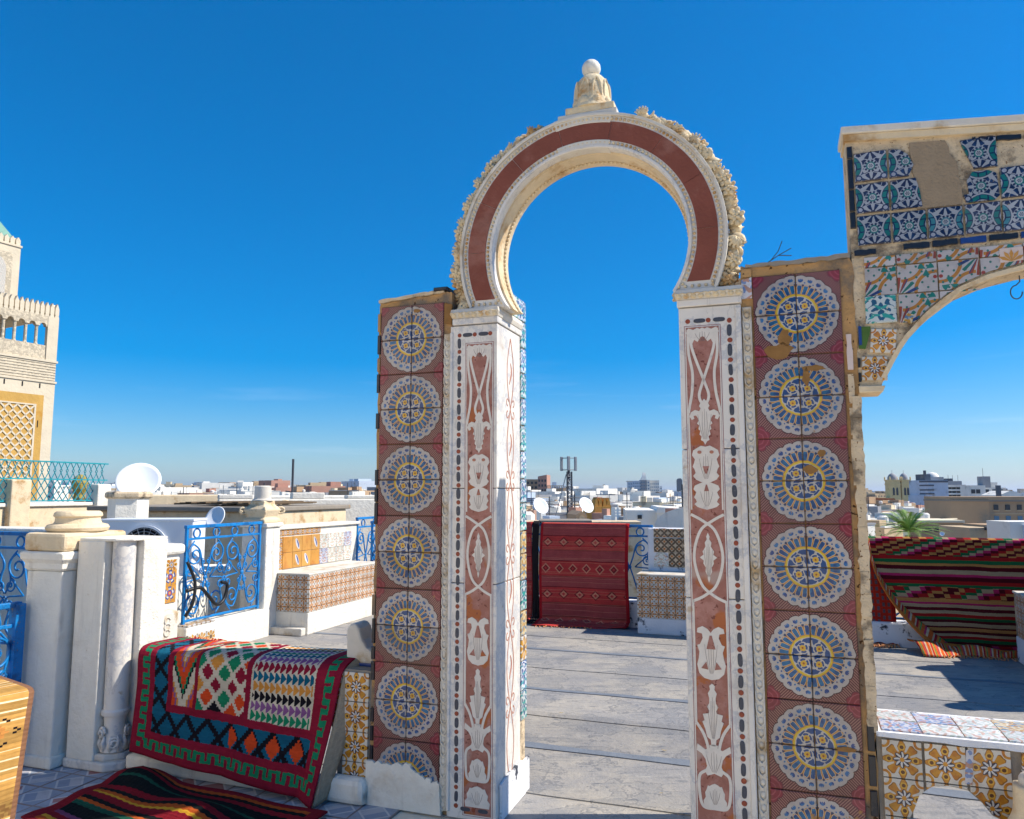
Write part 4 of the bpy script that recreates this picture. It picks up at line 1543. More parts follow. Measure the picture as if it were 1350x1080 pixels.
def garland(a0, a1, n, r, sc0, sc1, seed):
    rr = random.Random(seed)
    spine = []
    for k in range(n):
        t = k / (n - 1)
        a = a0 + (a1 - a0) * t
        s = (sc0 + (sc1 - sc0) * t) * rr.uniform(0.85, 1.15)
        q = r + rr.uniform(-0.006, 0.006) + 0.012 * (s - 1)
        place('carved_flower', FL[rr.choice((0, 2, 3, 5, 6, 8, 1, 2, 5))], arch, (AC + q * cos(a), 0.04 + rr.uniform(-0.02, 0.03), AZ + q * sin(a)), (rr.uniform(-0.3, 0.3), rr.uniform(-3, 3), rr.uniform(-0.3, 0.3)), (s, s, s))
    for k in range(n * 3):
        a = a0 + (a1 - a0) * k / (n * 3 - 1)
        q = r - 0.008 + 0.008 * sin(k * 2.1)
        spine.append((AC + q * cos(a), 0.075, AZ + q * sin(a)))
    MB().tube(spine, [0.022 + 0.005 * sin(k * 1.7) for k in range(n * 3)], 8).obj('garland_stem', 'carved_stone', arch, smooth='all')
    for k in range(n):        # back row, seen from the side and against the sky
        a = a0 + (a1 - a0) * (k + 0.5) / n
        s = (sc0 + (sc1 - sc0) * k / n) * rr.uniform(0.75, 1.05)
        q = r + rr.uniform(-0.01, 0.004)
        place('carved_flower', FL[rr.choice((0, 2, 3, 5, 4, 8))], arch, (AC + q * cos(a), 0.11 + rr.uniform(-0.03, 0.03), AZ + q * sin(a)), (rr.uniform(-0.3, 0.3), rr.uniform(-3, 3), pi + rr.uniform(-0.3, 0.3)), (s, s, s))


garland(pi + 0.36, pi - 1.20, 25, 0.728, 1.05, 0.90, 5)
garland(-0.34, 1.16, 22, 0.724, 1.08, 0.85, 9)
MB().box(AC + 0.60, AC + 0.67, 0.04, 0.18, FOOT + 0.0, FOOT + 0.14).obj('back_rubble', 'carved_stone', arch, bevel=0.02)
MB().box(AC - 0.67, AC - 0.60, 0.06, 0.18, FOOT + 0.0, FOOT + 0.12).obj('back_rubble', 'carved_stone', arch, bevel=0.02)

# a dry weed rooted on the right pier
weed = gthing('dry_weed', 'thin bare weed growing where the arch meets the right pier', 'weed', 1.76, 0.2, 2.66)
for pts in ([(0, 0, 0), (0.06, 0, 0.05), (0.13, -0.01, 0.09), (0.19, -0.01, 0.12)], [(0.09, 0, 0.066), (0.13, 0.02, 0.12), (0.15, 0.02, 0.17)], [(0.13, -0.01, 0.09), (0.19, -0.02, 0.08)], [(0.05, 0, 0.04), (0.10, 0.02, 0.02), (0.14, 0.03, 0.03)]):
    MB().tube(pts, 0.0022, 5).obj('twig', 'twig', weed)
MB().sphere((0, 0, 0.01), 0.03, 7, 5, (1.2, 1, 0.5)).obj('leaf_tuft', 'leaf_green', weed)

# ================================================================ TILED WALL ON THE RIGHT (blue tiles over a low arch)
wall = gthing('tiled_wall', 'blue and white tiled wall over an arch, right of the archway', 'wall', 2.20, 0.0, 0.0)
arcL = [(0.0, 2.04), (0.085, 2.04), (0.105, 2.10), (0.19, 2.25), (0.29, 2.36), (0.41, 2.452), (0.53, 2.50), (0.665, 2.528), (0.80, 2.538)]
arcR = [(1.6 - x, z) for x, z in arcL[::-1][1:]]
wpoly = arcL + arcR + [(1.6, 0.0), (2.0, 0.0), (2.0, 3.02)] + ragged([(2.0, 3.02), (1.0, 3.135), (-0.004, 3.225)], 10, 0.004)
MB().prism(wpoly, 0.012, 0.17).obj('wall_core', 'plaster_edge', wall)
cap = MB().loft([[(x, -0.02, z), (x, 0.19, z), (x, 0.19, z + 0.034), (x, -0.02, z + 0.034)] for x, z in ((-0.022, 3.228), (0.5, 3.182), (1.0, 3.138), (2.02, 3.028))]).obj('coping', 'marble_cap', wall, bevel=0.004)
MB().loft([[(x, -0.008, z), (x, 0.18, z), (x, 0.18, z + 0.03), (x, -0.008, z + 0.03)] for x, z in ((-0.012, 3.196), (0.5, 3.150), (1.0, 3.106), (2.01, 2.998))]).obj('coping_bed', 'old_stone', wall)
# wire hook hanging under the arch
hk = []
for k in range(16):
    a = k / 15 * 1.5 * pi
    hk.append((0.645 - 0.022 * sin(a), 0.09, 2.455 + 0.03 * cos(a)))
MB().tube([(0.66, 0.09, 2.53), (0.66, 0.09, 2.50)] + hk, 0.0028, 5).obj('wire_hook', 'dark_metal', wall)

ara = tile_mesh(0.134, 0.134, 'arabesque')
rows = [2.70 + 0.069, 2.70 + 0.069 + 0.148, 2.70 + 0.069 + 0.296]
for r, zc in enumerate(rows):
    for c in range(12):
        x = 0.095 + 0.1415 * c
        if r == 2 and c in (2,):
            continue
        if r == 1 and c == 2:
            continue
        if (r, c) in ((2, 1), (1, 1), (2, 3), (1, 3)):
            continue
        if zc + 0.07 > 3.19 - 0.09 * x:
            continue
        place('painted_tile', ara, wall, (x, 0.006 + jit(0.001), zc + jit(0.002)), (jit(0.004), pi * RND.randrange(2) * (r != 0 and c > 2) + jit(0.012), jit(0.004)))


def cut_tile(pts, loc, mat, rot=0.0, name='broken_tile', par=None, y=0.006):
    MB().prism(pts, -0.007, 0.007).obj(name, mat, par or wall, loc=(loc[0], y, loc[1]), rot=(0, rot, 0))


h = 0.067
cut_tile([(-h, -h), (0.01, -h), (0.03, -0.02), (0.01, 0.03), (-0.02, h - 0.01), (-h, h)], (0.2365, rows[2]), 'arabesque')
cut_tile([(-h, -h), (0.055, -h), (0.05, 0.0), (0.035, h), (-h, h)], (0.2365, rows[1]), 'arabesque')
cut_tile([(-0.02, -h), (h, -h), (h, h), (-h, h), (-0.06, 0.04)], (0.52, rows[2] - 0.005), 'arabesque')
cut_tile([(-h, -0.03), (-0.03, -0.052), (0.03, -0.045), (0.032, -h), (h, -h + 0.01), (h, 0.05), (0.05, h), (-0.05, 0.06), (-h, 0.03)], (0.52, rows[1] - 0.005), 'arabesque', pi / 2)
# bare mortar where tiles have fallen
MB().prism(ragged([(0.272, 2.842), (0.270, 2.98), (0.255, 3.15)], 5, 0.006) + ragged([(0.395, 3.14), (0.44, 3.0), (0.445, 2.842)], 5, 0.006), 0.004, 0.03).obj('mortar_patch', 'mortar_patch', wall)

# slips: dark edge at the left, dark and blue course under the tiles, remains at the top
zz = 3.17
for hh in (0.055, 0.14, 0.10, 0.075):
    MB().slab(0.0, 0.022, 0.0, 0.02, zz - hh, zz, 0.003).obj('edge_slip', 'dark_slip', wall)
    zz -= hh + 0.005
x = 0.01
k = 0
while x < 1.75:
    w = RND.uniform(0.07, 0.105)
    if k in (1,):
        x += 0.10
    mt = 'blue_slip' if k % 2 == 1 and k > 2 else 'dark_slip'
    zc = 2.667 + 0.012 * min(1.0, x / 0.3)
    MB().prism(ragged([(x, zc - 0.012 + jit(0.003)), (x + w, zc - 0.012 + jit(0.003))], 4, 0.003) + ragged([(x + w, zc + 0.012), (x, zc + 0.012)], 4, 0.003), -0.002, 0.02).obj('edge_slip', mt, wall)
    x += w + 0.012
    k += 1
x = 0.50
for w in (0.012, 0.055, 0.09, 0.085, 0.09, 0.1, 0.08):
    zc = 3.183 - 0.09 * x - 0.012
    MB().prism(ragged([(x, zc - 0.009), (x + w, zc - 0.009 - 0.09 * w)], 4, 0.003) + ragged([(x + w, zc + 0.010 - 0.09 * w), (x, zc + 0.009)], 4, 0.003), -0.001, 0.02).obj('edge_slip', 'dark_slip', wall)
    x += w + 0.012

# spandrel tiles, cut to the curve of the arch
def arc_z(x):
    xs = x if x <= 0.8 else 1.6 - x
    for (xa, za), (xb, zb) in zip(arcL[:-1], arcL[1:]):
        if xa <= xs <= xb + 1e-9:
            return za + (zb - za) * (xs - xa) / max(1e-6, xb - xa)
    return 2.04


def spandrel(x0, x1, z0, z1, mat, rot=0):
    """tile clipped by the intrados; built round its centre so that the pattern is centred"""
    n = 8
    lo = [(x0 + (x1 - x0) * k / n) for k in range(n + 1)]
    bot = [(x, min(z1 - 0.004, max(z0, arc_z(x) + 0.034))) for x in lo]
    if max(z1 - z for _, z in bot) < 0.02:
        return
    pts = bot + [(x1, z1), (x0, z1)]
    cx, cz = (x0 + x1) / 2, (z0 + z1) / 2
    MB().prism([(x - cx, z - cz) for x, z in pts], -0.007, 0.007).obj('painted_tile', mat, wall, loc=(cx, 0.006 + jit(0.001), cz), rot=(0, 0, 0))


def spandrel_var(size, ang, nm):
    """copies of the spray tile's material turned by quarter turns"""
    m = M['leaf_spray'].copy()
    m.name = nm
    nt = m.node_tree
    sep = [n_ for n_ in nt.nodes if n_.type == 'SEPXYZ'][0]
    src = sep.inputs[0].links[0].from_socket
    mp = nt.nodes.new('ShaderNodeMapping')
    mp.inputs['Rotation'].default_value = (0, ang, 0)
    nt.links.new(src, mp.inputs[0])
    nt.links.new(mp.outputs[0], sep.inputs[0])
    M[nm] = m


for k in range(4):
    spandrel_var(0.16, k * pi / 2, 'leaf_spray_%d' % k)
cols_x = [0.045, 0.175, 0.335, 0.495, 0.655, 0.815, 0.975, 1.135, 1.295, 1.455, 1.56]
lv = [2.645, 2.595, 2.465, 2.335]
for i in range(len(cols_x) - 1):
    for j in range(3):
        if i == 0 and j == 2:
            continue
        mt = 'leaf_spray_%d' % ((i * 1 + j * 3 + (1 if (i + j) % 2 else 0)) % 4)
        spandrel(cols_x[i] + 0.003, cols_x[i + 1] - 0.003, lv[j + 1] + 0.003, lv[j] - 0.003, mt)
# two lily tiles above the crown of the arch
for x0 in (0.57, 0.665):
    MB().prism([(x0, 2.565), (x0 + 0.085, 2.57), (x0 + 0.085, 2.628), (x0, 2.626)], -0.004, 0.01).obj('painted_tile', 'pink_slip', wall)
    cx, cz = x0 + 0.042, 2.568
    for a in (-1.1, -0.55, 0.0, 0.55, 1.1):
        MB().prism([(cx, cz), (cx + 0.034 * sin(a - 0.22), cz + 0.034 * cos(a - 0.22)), (cx + 0.052 * sin(a), cz + 0.052 * cos(a)), (cx + 0.034 * sin(a + 0.22), cz + 0.034 * cos(a + 0.22))], -0.0052, 0.0).obj('lily_petal', 'amber_tile', wall)
# stem of the spandrel: carpet tile, two yellow flower tiles, a green scrap
MB().slab(-0.062, 0.062, -0.007, 0.007, -0.062, 0.062, 0.003).obj('painted_tile', 'mosaic_teal', wall, loc=(0.105, 0.006, 2.405))
yt = tile_mesh(0.102, 0.106, yellow_tile(0.106))
place('painted_tile', yt, wall, (0.108, 0.006, 2.262), (0, 0.10, 0))
place('painted_tile', yt, wall, (0.068, 0.006, 2.142), (0, 0.04, 0))
cut_tile([(-0.02, -0.05), (0.005, -0.055), (0.025, 0.01), (0.03, 0.045), (-0.02, 0.045)], (0.030, 2.285), 'leaf_green')
cut_tile([(-0.012, -0.04), (0.0, -0.04), (0.0, 0.045), (-0.012, 0.045)], (0.022, 2.288), 'blue_slip', y=0.004)
cut_tile([(-0.018, -0.015), (0.02, -0.018), (0.018, 0.02), (-0.01, 0.022)], (0.21, 2.355), 'mosaic_gold', 0.3)
for zc in (2.17, 2.105):
    MB().slab(0.002, 0.012, 0.0, 0.02, zc - 0.02, zc + 0.02, 0.002).obj('edge_slip', 'dark_slip', wall)
MB().prism([(0.0, 2.035), (0.095, 2.035), (0.106, 2.062), (0.0, 2.066)], -0.012, 0.17).obj('corbel', 'old_stone', wall, bevel=0.004)
# thin bed lining the intrados
lin_pts = [(x, arc_z(x) - 0.0) for x in [0.1 + 1.4 * k / 40 for k in range(41)]]
MB().ribbon([(x, z + 0.012) for x, z in lin_pts], 0.020, -0.006, 0.18).obj('arch_lining', 'old_stone', wall)

# ================================================================ LOW TILED WALLS (lobed opening below)
def low_wall(u0, length, opening, label, ztop, cols, flip=1):
    t = gthing('low_wall', label, 'low wall', u0, 0.0, 0.0)
    poly = [(0, 0), (0, ztop), (length * flip, ztop), (length * flip, 0)] + [(x * flip, z) for x, z in opening[::-1]]
    MB().prism(poly, 0.012, 0.33).obj('wall_core', 'plaster_grey', t)
    return t


OPEN = [(0.125, 0.0), (0.125, 0.29), (0.15, 0.36), (0.20, 0.40), (0.26, 0.41), (0.33, 0.40), (0.375, 0.36), (0.41, 0.315), (0.47, 0.29), (0.52, 0.25), (0.54, 0.18), (0.54, 0.0)]
lw = low_wall(2.20, 2.4, OPEN, 'low wall of yellow flower tiles at the bottom right corner', 0.585, 0)
ytm = tile_mesh(0.146, 0.146, yellow_tile(0.146))


def clip_tile(t, xc, zc, s, mat, opening, flip=1):
    """tile that is cut away where the lobed opening passes"""
    def oz(x):
        x = abs(x)
        for (xa, za), (xb, zb) in zip(opening[:-1], opening[1:]):
            if xb > xa and xa <= x <= xb:
                return za + (zb - za) * (x - xa) / (xb - xa)
        return 0.0
    n = 8
    xs = [xc - s / 2 + s * k / n for k in range(n + 1)]
    bot = [(x, max(zc - s / 2, oz(x) + 0.006)) for x in xs]
    if min(z for _, z in bot) > zc + s / 2 - 0.02:
        return
    bot = [(x, min(z, zc + s / 2 - 0.003)) for x, z in bot]
    pts = bot + [(xc + s / 2, zc + s / 2), (xc - s / 2, zc + s / 2)]
    MB().prism([(x - xc, z - zc) for x, z in pts], -0.007, 0.007).obj('painted_tile', mat, t, loc=(xc, 0.006 + jit(0.001), zc), rot=(0, jit(0.01), 0))


ym = M['yellow_flower']
for r in range(4):
    for c in range(6):
        if (r, c) == (0, 3):
            continue
        clip_tile(lw, 0.093 + 0.158 * c, 0.497 - 0.152 * r, 0.147, ym, OPEN)
cut_tile([(-0.02, -0.07), (0.03, -0.06), (0.035, 0.06), (-0.01, 0.07)], (0.535, 0.50), 'yellow_flower', par=lw)
cut_tile([(-0.05, -0.012), (0.02, -0.018), (0.03, 0.01), (-0.03, 0.016)], (0.60, 0.455), 'yellow_flower', par=lw)
cut_tile([(-0.012, -0.07), (0.014, -0.07), (0.012, 0.07), (-0.014, 0.06)], (0.336, 0.50), 'mosaic_floral', 0.1, par=lw, y=0.003)
MB().prism(ragged([(0.0, 0.585), (0.5, 0.577), (1.2, 0.572), (2.4, 0.57)], 8, 0.004) + [(2.4, 0.604), (0.0, 0.604)], -0.012, 0.36).obj('ledge', 'whitewash_worn', lw)
lt = MB().loft([[(-0.074, -0.074, -0.004), (0.074, -0.074, -0.004), (0.074, 0.074, -0.004), (-0.074, 0.074, -0.004)], [(-0.074, -0.074, 0.004), (0.074, -0.074, 0.004), (0.074, 0.074, 0.004), (-0.074, 0.074, 0.004)]])
ltm = {k: lt.mesh('ledge_tile', k) for k in ('mosaic_floral', 'mosaic_pastel', 'mosaic_blue', 'mosaic_gold')}
for i in range(14):
    for j in range(2):
        kd = RND.choice(['mosaic_pastel', 'mosaic_gold', 'mosaic_pastel', 'mosaic_floral', 'mosaic_pastel'])
        place('ledge_tile', ltm[kd], lw, (0.10 + 0.154 * i, 0.085 + 0.156 * j, 0.607 + jit(0.001)), (0, 0, RND.randrange(4) * pi / 2 + jit(0.03)))

# carved marble fragment standing before the low wall
frag = gthing('marble_fragment', 'weathered carved marble fragment at the right edge before the low wall', 'stone', 2.655, -0.16, 0.03)
pts = [(0.0, 0, 0.0), (-0.02, 0, 0.18), (0.0, 0, 0.30), (0.05, 0, 0.40), (0.07, 0, 0.50)]
MB().tube(smooth_path([(-0.22, 0, 0.16), (-0.12, 0, 0.20), (-0.03, 0, 0.27), (0.03, 0, 0.36), (0.045, 0, 0.47)], 5), [0.03 + 0.0012 * k for k in range(21)], 10).obj('volute', 'old_stone', frag, smooth='all')
MB().lathe([(0.14, 0), (0.15, 0.04), (0.12, 0.08), (0.11, 0.28), (0.09, 0.36), (0.06, 0.46), (0.045, 0.49)], 18, 0.10, 0.0).obj('body', 'old_stone', frag, smooth=True)
MB().sphere((0.046, 0.0, 0.485), 0.036, 12, 8).obj('knob', 'marble_cap', frag, smooth='all')

# left low wall, mostly under the draped kilim
OPL = [(0.20, 0.0), (0.20, 0.20), (0.215, 0.30), (0.24, 0.36), (0.30, 0.40), (0.42, 0.42), (0.62, 0.43), (0.85, 0.42), (1.0, 0.36), (1.05, 0.0)]
lwl = low_wall(-0.21, 1.58, OPL, 'low wall under the teal kilim, left of the archway', 0.66, 0, -1)
for r in range(4):
    clip_tile(lwl, -0.088, 0.575 - 0.152 * r, 0.147, ym, [(-1, 0), (-0.9, 0)])
for r in range(2):
    for c in range(1):
        x = -0.245
        xs = [(-0.072, -0.074), (0.074, -0.074), (0.074, 0.074), (-0.072, 0.074)]
        if r == 1:
            xs = [(0.03, -0.074), (0.074, -0.074), (0.074, 0.074), (-0.072, 0.074), (-0.05, 0.0), (0.0, -0.03)]
        MB().prism(xs, -0.007, 0.007).obj('painted_tile', ym, lwl, loc=(x, 0.006, 0.575 - 0.152 * r))
MB().box(-1.58, 0.0, -0.055, 0.012, 0.0, 0.085).obj('whitewash_base', 'whitewash', lwl, bevel=0.02)
MB().box(-0.27, 0.0, -0.065, 0.02, 0.0, 0.13).obj('whitewash_base', 'whitewash', lwl, bevel=0.03)
# marble ear stone on top, beside the pier
ear = gthing('marble_ear', 'small pinkish marble ear stone on the low wall beside the left pier', 'stone', -0.35, 0.10, 0.665)
MB().prism([(-0.075, 0.0), (0.085, 0.0), (0.098, 0.03), (0.092, 0.07), (0.05, 0.09), (0.02, 0.13), (0.0, 0.19), (-0.02, 0.215), (-0.055, 0.215), (-0.078, 0.18)], 0.0, 0.14).obj('stone_body', 'marble_cap', ear, bevel=0.014)
MB().prism([(-0.085, -0.005), (0.11, -0.005), (0.11, 0.012), (-0.085, 0.012)], -0.01, 0.16).obj('stone_bed', 'blue_slip', ear, bevel=0.004)

# ================================================================ RUGS IN THE FOREGROUND
def drape(name, label, mat, u0, u1, path, nu, scale_u, wave=0.012, edge=None, cat='rug', seed=1, skew=None, par_v=0.0, thick=0.007):
    """a rug laid along a path in (v, z) between u0 and u1; path runs from the front hem backwards"""
    rr = random.Random(seed)
    t = gthing(name, label, cat)
    P_ = smooth_path(path, 8)
    ln_ = [0.0]
    for a, c in zip(P_[:-1], P_[1:]):
        ln_.append(ln_[-1] + hypot(c[0] - a[0], c[1] - a[1]))
    tot = ln_[-1]
    ph = [rr.uniform(0, 6.28) for _ in range(5)]

    def pos(s, tt):
        d = tt * tot
        i = 0
        while i < len(ln_) - 2 and ln_[i + 1] < d:
            i += 1
        f = (d - ln_[i]) / max(1e-9, ln_[i + 1] - ln_[i])
        v = P_[i][0] + (P_[i + 1][0] - P_[i][0]) * f
        z = P_[i][1] + (P_[i + 1][1] - P_[i][1]) * f
        u = u0 + (u1 - u0) * s
        hang = max(0.0, 1.0 - d / 0.75)
        w = wave * hang * (sin(s * 9 + ph[0]) + 0.5 * sin(s * 21 + ph[1]))
        v -= abs(w) * 1.2 if hang > 0 else 0
        z += 0.004 * sin(s * 13 + ph[2]) + 0.003 * sin(s * 5 + tt * 9 + ph[3])
        if skew:
            du, dv, dz = skew(s, d)
            u += du
            v += dv
            z += dz
        return Vector((u, v, z))

    mb = MB().grid(pos, nu, 64)
    for k, (s, tt) in list(mb.uv.items()):
        mb.uv[k] = (s, tt * tot / scale_u)
    mb.obj('rug_cloth', mat, t, smooth='all', solid=thick)
    return t, pos, tot


def skewL(s, d):
    # the right end of the hem swings forward and inwards; the hem drops towards the right
    k = max(0.0, 1.0 - d / 0.62)
    e = max(0.0, (s - 0.86) / 0.14)
    return (-0.045 * k * s ** 2 + 0.07 * k * (1 - s) + 0.01 * sin(s * 17) * k - 0.02 * e * k, -0.03 * k - 0.05 * e * k + 0.035 * e * e * (1 - k), -0.13 * k * s)


kil, kpos, ktot = drape('draped_kilim', 'teal and crimson patterned kilim draped over the low wall', 'rug_teal', -1.755, -0.365,
                        [(-0.085, 0.135), (-0.06, 0.30), (-0.035, 0.48), (-0.03, 0.62), (-0.012, 0.672), (0.05, 0.690), (0.20, 0.690), (0.32, 0.684), (0.365, 0.65), (0.372, 0.5)], 120, 1.40, 0.010, seed=3, skew=skewL)
# the turned edge at the right, showing the pale back
def fold(s, tt):
    p = kpos(1.0, tt * 0.60)
    d = tt * 0.60 * ktot
    return Vector((p.x + 0.004 + s * 0.055 * (0.4 + 0.6 * sin(pi * min(1, tt * 1.02))), p.y + 0.01 + s * 0.09, p.z + s * 0.012))
MB().grid(fold, 4, 40).obj('turned_edge', 'rug_back', kil, smooth='all', solid=0.006)
# fringe at the left rear corner
for k in range(26):
    s = 0.03 + 0.16 * k / 25
    p = kpos(s, 0.86)
    MB().tube([(p.x, p.y, p.z + 0.006), (p.x - 0.012 + jit(0.012), p.y + 0.03, p.z + 0.022 + jit(0.006)), (p.x - 0.02 + jit(0.02), p.y + 0.06, p.z + 0.012)], 0.0042, 4).obj('fringe_strand', 'fringe' if k % 3 else 'rug_red', kil)

# kilim heaped on the floor
fk = gthing('floor_kilim', 'dark striped kilim with orange bands lying rumpled on the floor', 'rug', -1.30, -0.36, 0.0)


def floor_pos(s, t):
    # corners of the spread rug in local (u, v)
    a, b_, c, d = Vector((-0.40, -0.40)), Vector((-0.36, 0.25)), Vector((0.98, 0.14)), Vector((0.95, -0.75))
    top = b_ + (c - b_) * s
    bot = a + (d - a) * s
    p = top + (bot - top) * t
    z = 0.014 + 0.045 * math.exp(-((s - 0.22) / 0.16) ** 2 - ((t - 0.30) / 0.20) ** 2) + 0.05 * math.exp(-((s - 0.55) / 0.2) ** 2 - ((t - 0.40) / 0.13) ** 2)
    z += 0.010 * (sin(s * 11 + t * 4) + sin(t * 15 - s * 6)) * min(1, t * 6) * 0.7 + 0.008
    z += 0.05 * max(0.0, 1 - hypot((s - 0.10) / 0.2, (t - 0.1) / 0.25))
    return Vector((p.x, p.y + 0.012 * sin(s * 14) * (1 - t), max(0.006, z)))


MB().grid(floor_pos, 70, 60).obj('rug_cloth', 'rug_floor', fk, smooth='all', solid=0.008)

# yellow rug spread over a bench at the left edge; its hanging side faces the sun
yb = at(42, 906, 3.0)
YR = (yb.x, yb.y, 0.0)
yr = thing('yellow_rug', 'ochre yellow striped rug hung over a bench at the left edge', 'rug', YR, radians(54))


def ypos(s, t):
    d = t * 1.5
    x = -1.25 + 1.25 * s
    if d < 0.84:
        k = 1 - d / 0.84
        y, z = -0.02 - 0.03 * k, d + 0.01
        x -= 0.09 * k * s
    elif d < 0.90:
        a = (d - 0.84) / 0.06
        y, z = -0.02 + 0.045 * a * a, 0.85 + 0.012 * sin(a * pi / 2)
    else:
        y, z = 0.025 + (d - 0.90), 0.862
    return Vector((x, y + 0.012 * sin(s * 10 + d * 3) * max(0, 1 - d), z + yb.z - 0.862 + 0.004 * sin(s * 12)))


mb = MB().grid(ypos, 40, 50)
for k, (s, t) in list(mb.uv.items()):
    mb.uv[k] = (s, 1.0 - t * 1.5 / 0.93)
mb.obj('rug_cloth', 'rug_yellow', yr, smooth='all', solid=0.010)
yb_t = thing('rug_bench', 'plain wooden bench under the yellow rug at the left edge', 'bench', YR, radians(54))
MB().box(-1.2, -0.03, 0.03, 0.6, yb.z - 0.06, yb.z - 0.012).obj('seat', 'palm_trunk', yb_t, bevel=0.006)
for x_ in (-1.15, -0.10):
    for y_ in (0.08, 0.54):
        MB().box(x_ - 0.03, x_ + 0.03, y_ - 0.03, y_ + 0.03, 0.0, yb.z - 0.06).obj('leg', 'palm_trunk', yb_t)

# ================================================================ LEFT FOREGROUND: pier with colonnette, white pillar, gate
pier = gthing('marble_pier', 'white marble pier with engaged corner column beside the kilim', 'pier', -2.16, -0.13, 0.0)
N_ = 0.15
W_ = 0.36
D_ = 0.34
lpoly = [(0.0, 0.0), (W_ - N_, 0.0), (W_ - N_, N_), (W_, N_), (W_, D_), (0.0, D_)]
MB().prism_z(lpoly, 0.05, 1.31).obj('pier_body', 'whitewash', pier, bevel=0.008)
MB().prism_z([(-0.012, -0.012), (W_ - 0.06, -0.012), (W_ + 0.012, 0.06), (W_ + 0.012, D_), (-0.012, D_)], 0.0, 0.052).obj('pier_base', 'marble_white', pier, bevel=0.012)
MB().prism_z([(0.012, 0.012), (W_ - 0.09, 0.012), (W_ - 0.012, 0.09), (W_ - 0.012, D_), (0.012, D_)], 0.05, 0.09).obj('pier_base', 'marble_white', pier, bevel=0.012)
MB().prism_z([(0.004, 0.004), (W_ - N_ * 0.5, 0.004), (W_ - 0.004, N_ * 0.5), (W_ - 0.004, D_), (0.004, D_)], 1.308, 1.325).obj('pier_top', 'whitewash', pier, bevel=0.006)
cx, cy = W_ - 0.095, 0.095
colm = MB().lathe([(0.074, 0.30), (0.078, 0.31), (0.078, 0.325), (0.068, 0.335), (0.067, 0.36), (0.066, 0.9), (0.064, 1.31)], 26, cx, cy).obj('colonnette', 'marble_white', pier, smooth=True)
capm = MB().lathe([(0.055, 0.085), (0.075, 0.10), (0.068, 0.16), (0.058, 0.22), (0.062, 0.30)], 20, cx, cy).obj('colonnette_base', 'marble_white', pier, smooth=True)
for a in (-pi / 4, -pi / 4 - 1.15, -pi / 4 + 1.15):
    dx, dy = cos(a), sin(a)
    pts = []
    for k in range(18):
        q = k / 17
        rad = 0.034 * (1 - 0.7 * q)
        ang = q * 3.2 * pi
        pts.append((cx + dx * (0.068 + 0.014 * q) - dy * rad * cos(ang), cy + dy * (0.068 + 0.014 * q) + dx * rad * cos(ang), (0.15 if a == -pi / 4 else 0.205) + rad * sin(ang)))
    MB().tube(pts, 0.0085, 6).obj('volute', 'marble_white', capm, smooth='all')
for k in range(6):
    a = -pi / 4 + (k - 2.5) * 0.55
    MB().tube([(cx + cos(a) * 0.062, cy + sin(a) * 0.062, 0.10), (cx + cos(a) * 0.078, cy + sin(a) * 0.078, 0.15), (cx + cos(a) * 0.07, cy + sin(a) * 0.07, 0.19)], [0.012, 0.014, 0.005], 6).obj('carved_leaf', 'marble_white', capm, smooth='all')

pil = gthing('white_pillar', 'square whitewashed pillar carrying an old stone column base', 'pillar', -2.48, -0.2, 0.0)
MB().box(0.0, 0.285, 0.0, 0.42, 0.0, 1.13).obj('pillar_shaft', 'whitewash', pil, bevel=0.012)
MB().box(-0.012, 0.30, -0.012, 0.43, 0.0, 0.07).obj('pillar_foot', 'whitewash', pil, bevel=0.012)
MB().loft([[(-o, -o, z), (0.285 + o, -o, z), (0.285 + o, 0.42 + o, z), (-o, 0.42 + o, z)] for o, z in ((0.0, 1.13), (0.012, 1.145), (0.012, 1.175), (0.030, 1.20), (0.034, 1.235), (0.022, 1.245))]).obj('pillar_capital', 'whitewash', pil, bevel=0.006)
MB().box(-0.02, 0.31, -0.02, 0.44, 1.245, 1.355).obj('stone_block', 'old_stone', pil, bevel=0.02)
MB().lathe([(0.15, 0.0), (0.172, 0.01), (0.18, 0.028), (0.168, 0.046), (0.135, 0.054), (0.128, 0.07), (0.126, 0.09), (0.138, 0.10), (0.134, 0.118), (0.12, 0.13), (0.02, 0.125)], 30, 0.145, 0.21, 1.352).obj('column_base', 'old_stone', pil, smooth=True)


# ================================================================ WROUGHT IRON
def spiral(cx, cz, r0, turns, a0, sgn=1, n=26, r_end=0.12):
    return [(cx + r0 * (1 - (1 - r_end) * k / (n - 1)) * cos(a0 + sgn * turns * 2 * pi * k / (n - 1)), 0.0,
             cz + r0 * (1 - (1 - r_end) * k / (n - 1)) * sin(a0 + sgn * turns * 2 * pi * k / (n - 1))) for k in range(n)]


def scroll_c(x, z, r, sgn, flip, thick=0.0085):
    """C-scroll: stem with a spiral"""
    return MB().tube(spiral(x, z, r, 1.65, pi / 2 if flip > 0 else -pi / 2, sgn * flip), thick, 6)


